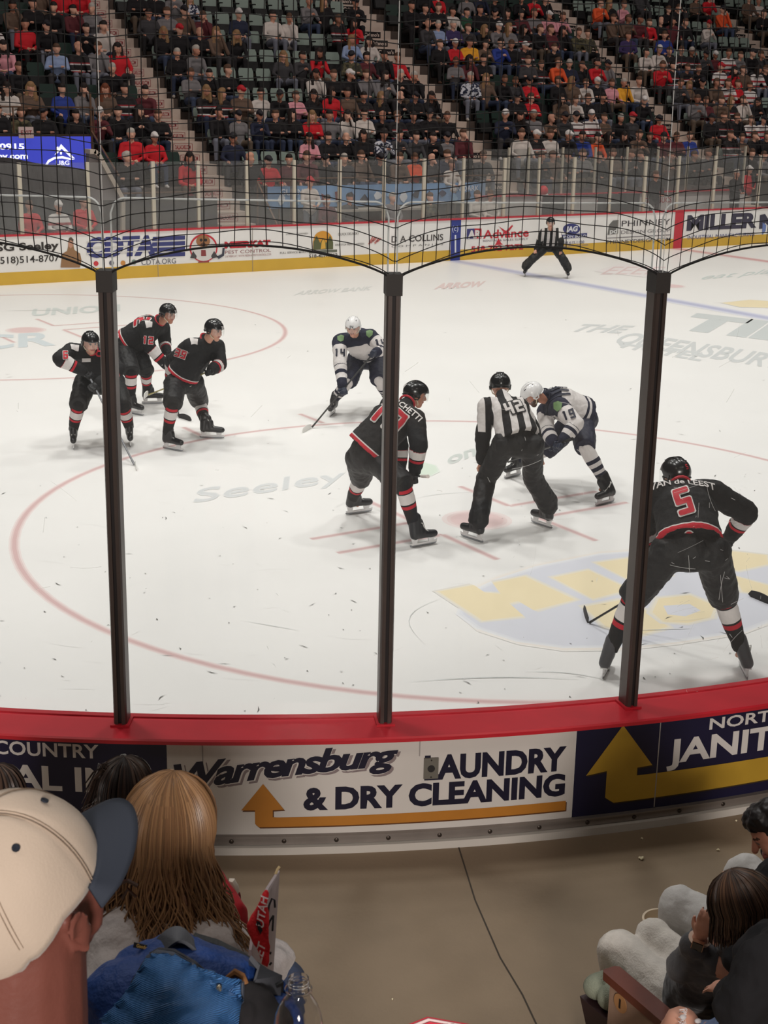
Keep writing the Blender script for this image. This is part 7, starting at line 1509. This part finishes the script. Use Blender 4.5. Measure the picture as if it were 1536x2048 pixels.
mb = MB(); mb.tube([C + hu_ * .139 + hf_ * (.03 - .02 * i) + hf_.cross(hu_) * .003 * math.sin(i * 2) - hu_ * (.002 * i * i) for i in range(5)], .0022, 5); mb.build('parting', SKIN[2], h)
# father with dark hair in black top
PB_ = Z3(1560, 1880, .92); K1 = Z3(1362, 1812, 1.02); K2 = Z3(1492, 1750, 1.02)
Jb = joints_sit(PB_, f1, Z3(1592, 1745, 1.50), Z3(1560, 1664, 1.68), 170, -35, sw=.2, knL=K1, knR=K2, hipL=Z3(1500, 1905, .92), hipR=Z3(1590, 1850, .92), anL=Vector((K1.x, K1.y, .52)) + hdir(f1) * -.05, anR=Vector((K2.x, K2.y, .52)), shL=Z3(1560, 1800, 1.42), elL=Z3(1492, 1850, 1.20), haL=Z3(1482, 1800, 1.48), shR=Z3(1640, 1740, 1.4), elR=Z3(1600, 1700, 1.15), haR=Z3(1540, 1700, 1.1))
wl = Jb['haL']; hl = Z3(1456, 1778, 1.56)
gb = spectator('man with short black hair in black top leaning over the girl in grey', Jb, SKIN[1], mat('top_black', (26, 25, 28), .9, bump=.1), M_sweatg, .0065, hands=[(wl, hl, Zv + RH * -.3 + FH * .3, .45, 1.0, -1)], k=1.0, seed=81, legx=1.02)
C = Jb['head']; hf_, hu_ = Jb['hf'], Jb['hu']; R = Matrix((hf_.cross(hu_).normalized(), hf_, hu_)).transposed(); mb = MB(); mb.ell(C + hu_ * .045 - hf_ * .02, (.084, .098, .09), R); mb.ell(C + hu_ * .085 + hf_ * .03, (.07, .07, .045), R); me = remesh(mb, .006, 2, .5, 'hair'); wrinkle(me, .007, 40, 3); me.materials.append(mat('hair_black', (26, 22, 22), .45, spec=.5)); link('hair', me, gb, True)
mb = MB(); a = Jb['elL']; mb.cap(Z3(1476, 1930, 1.05), Z3(1462, 1835, 1.30), .09, .075, 14); me = remesh(mb, .009, 2); wrinkle(me, .008, 10, 4); me.materials.append(mat('top_black', 0)); link('sleeve', me, gb, True)
# popcorn bucket between the knees
c = Z3(1326, 1842, .80); BK = empty('popcorn_bucket', c - Zv * .16, 'cream paper popcorn bucket with red and yellow print held between the knees', 'bucket')
mb = MB(); mb.lathe([(.062, -.17), (.085, 0), (.089, .002), (.089, .008), (.080, .008), (.079, 0), (.059, -.165)], 36, c, None, close=True); mb.build('cup', mat('paper_cream', (216, 200, 176), .7), BK)
mb = MB(); mb.lathe([(.0625, -.168), (.0845, -.012)], 36, c + Vector((0, 0, 0)), Matrix.Scale(1.008, 3), close=False); mb.build('print', mat('print_gold', (176, 138, 52), .6), BK)
mb = MB()
for i in range(12): a = i * PI / 6; mb.add([c + Vector((math.cos(a + s * .2) * r_, math.sin(a + s * .2) * r_, z)) for s, r_, z in ((-1, .0862, -.014), (1, .0862, -.014), (.8, .080, -.06), (0, .0775, -.075), (-.8, .080, -.06))], [(0, 1, 2, 3, 4)])
mb.build('print', mat('print_red', (136, 20, 34), .6), BK, smooth=False)
# nearest spectator: black sweater and ripped jeans
Kc = ondepth(1396, 2082, 4.75); Pc = ondepth(1545, 2100, 4.45)
Jc = joints_sit(Pc, f1, ondepth(1600, 1860, 4.30), ondepth(1640, 1790, 4.25), 140, -20, sw=.17, knL=Kc, hipL=ondepth(1520, 2085, 4.5), shL=ondepth(1532, 1925, 4.20), elL=ondepth(1478, 2020, 4.22), haL=ondepth(1462, 1988, 4.5), hipR=ondepth(1650, 2110, 4.6), knR=ondepth(1590, 2100, 4.9), anR=ondepth(1590, 2300, 4.9))
gc = spectator('person in black sweater and ripped blue jeans at the lower right corner', Jc, SKIN[0], mat('top_black', 0), mat('jeans_ripped', (104, 122, 156), .85, bump=.25, bscale=60, var=.18, vscale=12), .008, hands=[(Jc['haL'], ondepth(1448, 1978, 4.52), UP + FW * -.3, .4, .9, 1)], topx=1.12, seed=91, legx=.78)
mb = MB(); c = ondepth(1362, 2052, 4.70); mb.cap(c, ondepth(1350, 2060, 4.72), .062, .05, 14); mb.build('bare_knee', SKIN[0], gc)
rr = random.Random(4); mb = MB()
for i in range(46): t = i / 46; p = ondepth(1372 - 3 * math.sin(t * PI) + rr.uniform(-4, 4) - 40 * t * .0, 2018 + 42 * t, 4.62); mb.tube([p, p + RT * rr.uniform(-.018, -.004) + UP * rr.uniform(-.01, .012)], .0011, 4)
mb.build('frayed_edge', mat('fray_white', (206, 200, 200), .9), gc)['kind'] = 'stuff'
for x, y in ((1366, 2034), (1396, 2042)): mb = MB(); mb.ell(ondepth(x, y, 4.58), (.012, .01, .006)); mb.build('rip', mat('fray_white', 0), gc)
# aisle seat
SE = empty('stadium_seat', Z3(1290, 1990, ZF), 'dark aisle seat with polished wooden armrest and round number one plate', 'seat')
A = Z3(1216, 1936, 1.07); B = Z3(1372, 2068, 1.07); d = (B - A).normalized(); wv = Zv.cross(d).normalized(); 
if wv.dot(RH) < 0: wv = -wv
mb = MB(); L = (B - A).length + .12; mb.prism([(0, .008), (.012, 0), (L, 0), (L, .075), (.012, .075), (0, .06)], .034, (A - wv * .03 - Zv * .034, d, wv, Zv)); mb.build('armrest', mat('armrest_wood', (98, 46, 32), .35, spec=.5, var=.2, vscale=6, bump=.05, bscale=20), SE, smooth=False)
mb = MB(); mb.prism([(.03, -.62), (.03, -.03), (L, -.03), (L, -.62)], .035, (A - wv * .01, d, Zv, wv)); mb.build('side_panel', mat('panel_beige', (158, 130, 112), .6, var=.06, vscale=20), SE, smooth=False)
ep = A + d * .10 - wv * .012 - Zv * .085; mb = MB(); Rn = Matrix((d, Zv, d.cross(Zv))).transposed(); mb.lathe([(.036, 0), (.036, .003)], 30, ep, Rn.copy(), close=True); mb.v = [tuple(ep + (Vector(v) - ep) * (1 if True else 0)) for v in mb.v]; mb.build('number_plate', mat('plate_brass', (176, 128, 84), .5), SE)
sgn = -1 if wv.dot(CAM - ep) > 0 else 1
vs, fs = text_mesh('1', .05, .05, 'CENTER'); mb = MB(); ex_ = d if d.dot(RT) > 0 else -d; nrm_ = -wv; mb.add([ep - wv * .0045 + ex_ * x + Zv * (y - .018) for x, y in vs], fs); mb.build('number', mat('number_dark', (40, 26, 22), .5), SE, smooth=False, fix=False)
tg = A + d * .42 + Zv * .002 + wv * .01; mb = MB(); mb.prism([(-.028, -.009), (-.02, -.013), (.02, -.013), (.028, -.009), (.028, .009), (.02, .013), (-.02, .013), (-.028, .009)], .0025, (tg, d, wv, Zv)); mb.build('brass_tag', mat('tag_brass', (206, 168, 96), .35, metal=.5), SE, smooth=False)
vs, fs = text_mesh('1', .02, .03, 'CENTER'); mb = MB(); mb.add([tg + Zv * .003 + d * x + wv * (y - .007) for x, y in vs], fs); mb.build('number', mat('number_dark', 0), SE, smooth=False, fix=False)
mb = MB(); c0 = Z3(1188, 1968, .87); mb.cap(c0 + d * .02, c0 + wv * .40 + d * .02, .055, .055, 16, (d, .9)); mb.cap(c0 + d * .10, c0 + wv * .38 + d * .14, .05, .05, 14); me = remesh(mb, .007, 3, .5, 'cushion'); me.materials.append(mat('cushion_sage', (146, 152, 134), .9, bump=.6, bscale=260)); link('cushion', me, SE, True)
mb = MB(); mb.prism([(-.02, -.02), (.35, -.02), (.35, -.10), (.03, -.12)], .40, (c0 - wv * .05 - Zv * .03, d, Zv, wv)); mb.build('seat_shell', mat('shell_maroon', (52, 34, 36), .45), SE, smooth=False)
TL = Z3(1404, 1906, 1.30) - hdir(f1) * .10; lean = (-d * .22 + Zv).normalized() if False else (Zv + d * .22).normalized(); mb = MB(); wv2 = wv
bk = [(0.02, 0), (-.0, -.03), (-.0, -.46), (.48, -.46), (.48, -.03), (.46, 0)]
mb.prism(bk, .045, (TL - wv * .0, wv, lean, wv.cross(lean).normalized())); mb.build('backrest', mat('backrest_black', (28, 32, 31), .45, spec=.4), SE, smooth=False)
# popcorn on the floor
rr = random.Random(8)
PCN = [((1282, 1716), 'largest popcorn piece on the concrete floor', .011), ((1284, 1677), 'small popcorn piece nearest the dasher below the yellow arrow', .006), ((1436, 1700), 'popcorn piece on the floor left of the black haired man', .007), ((1472, 1641), 'popcorn piece close to the kick rail at the right edge', .006), ((1392, 1786), 'popcorn piece just behind the pale grey knee', .009), ((785, 1998), 'tiny white crumb on the bare concrete near the bottom', .004)]
for (x, y), lab, r_ in PCN:
    c = Z3(x, y, ZF + r_ * .8); mb = MB()
    for i in range(6): mb.ell(c + Vector((rr.uniform(-1, 1), rr.uniform(-1, 1), rr.uniform(-.2, .7))) * r_ * .7, (r_ * .6,) * 3, None, 8, 6)
    o = mb.build('popcorn', mat('popcorn', (232, 222, 190), .8), loc=tuple(c)); tag(o, lab, 'popcorn', 'spilled popcorn')
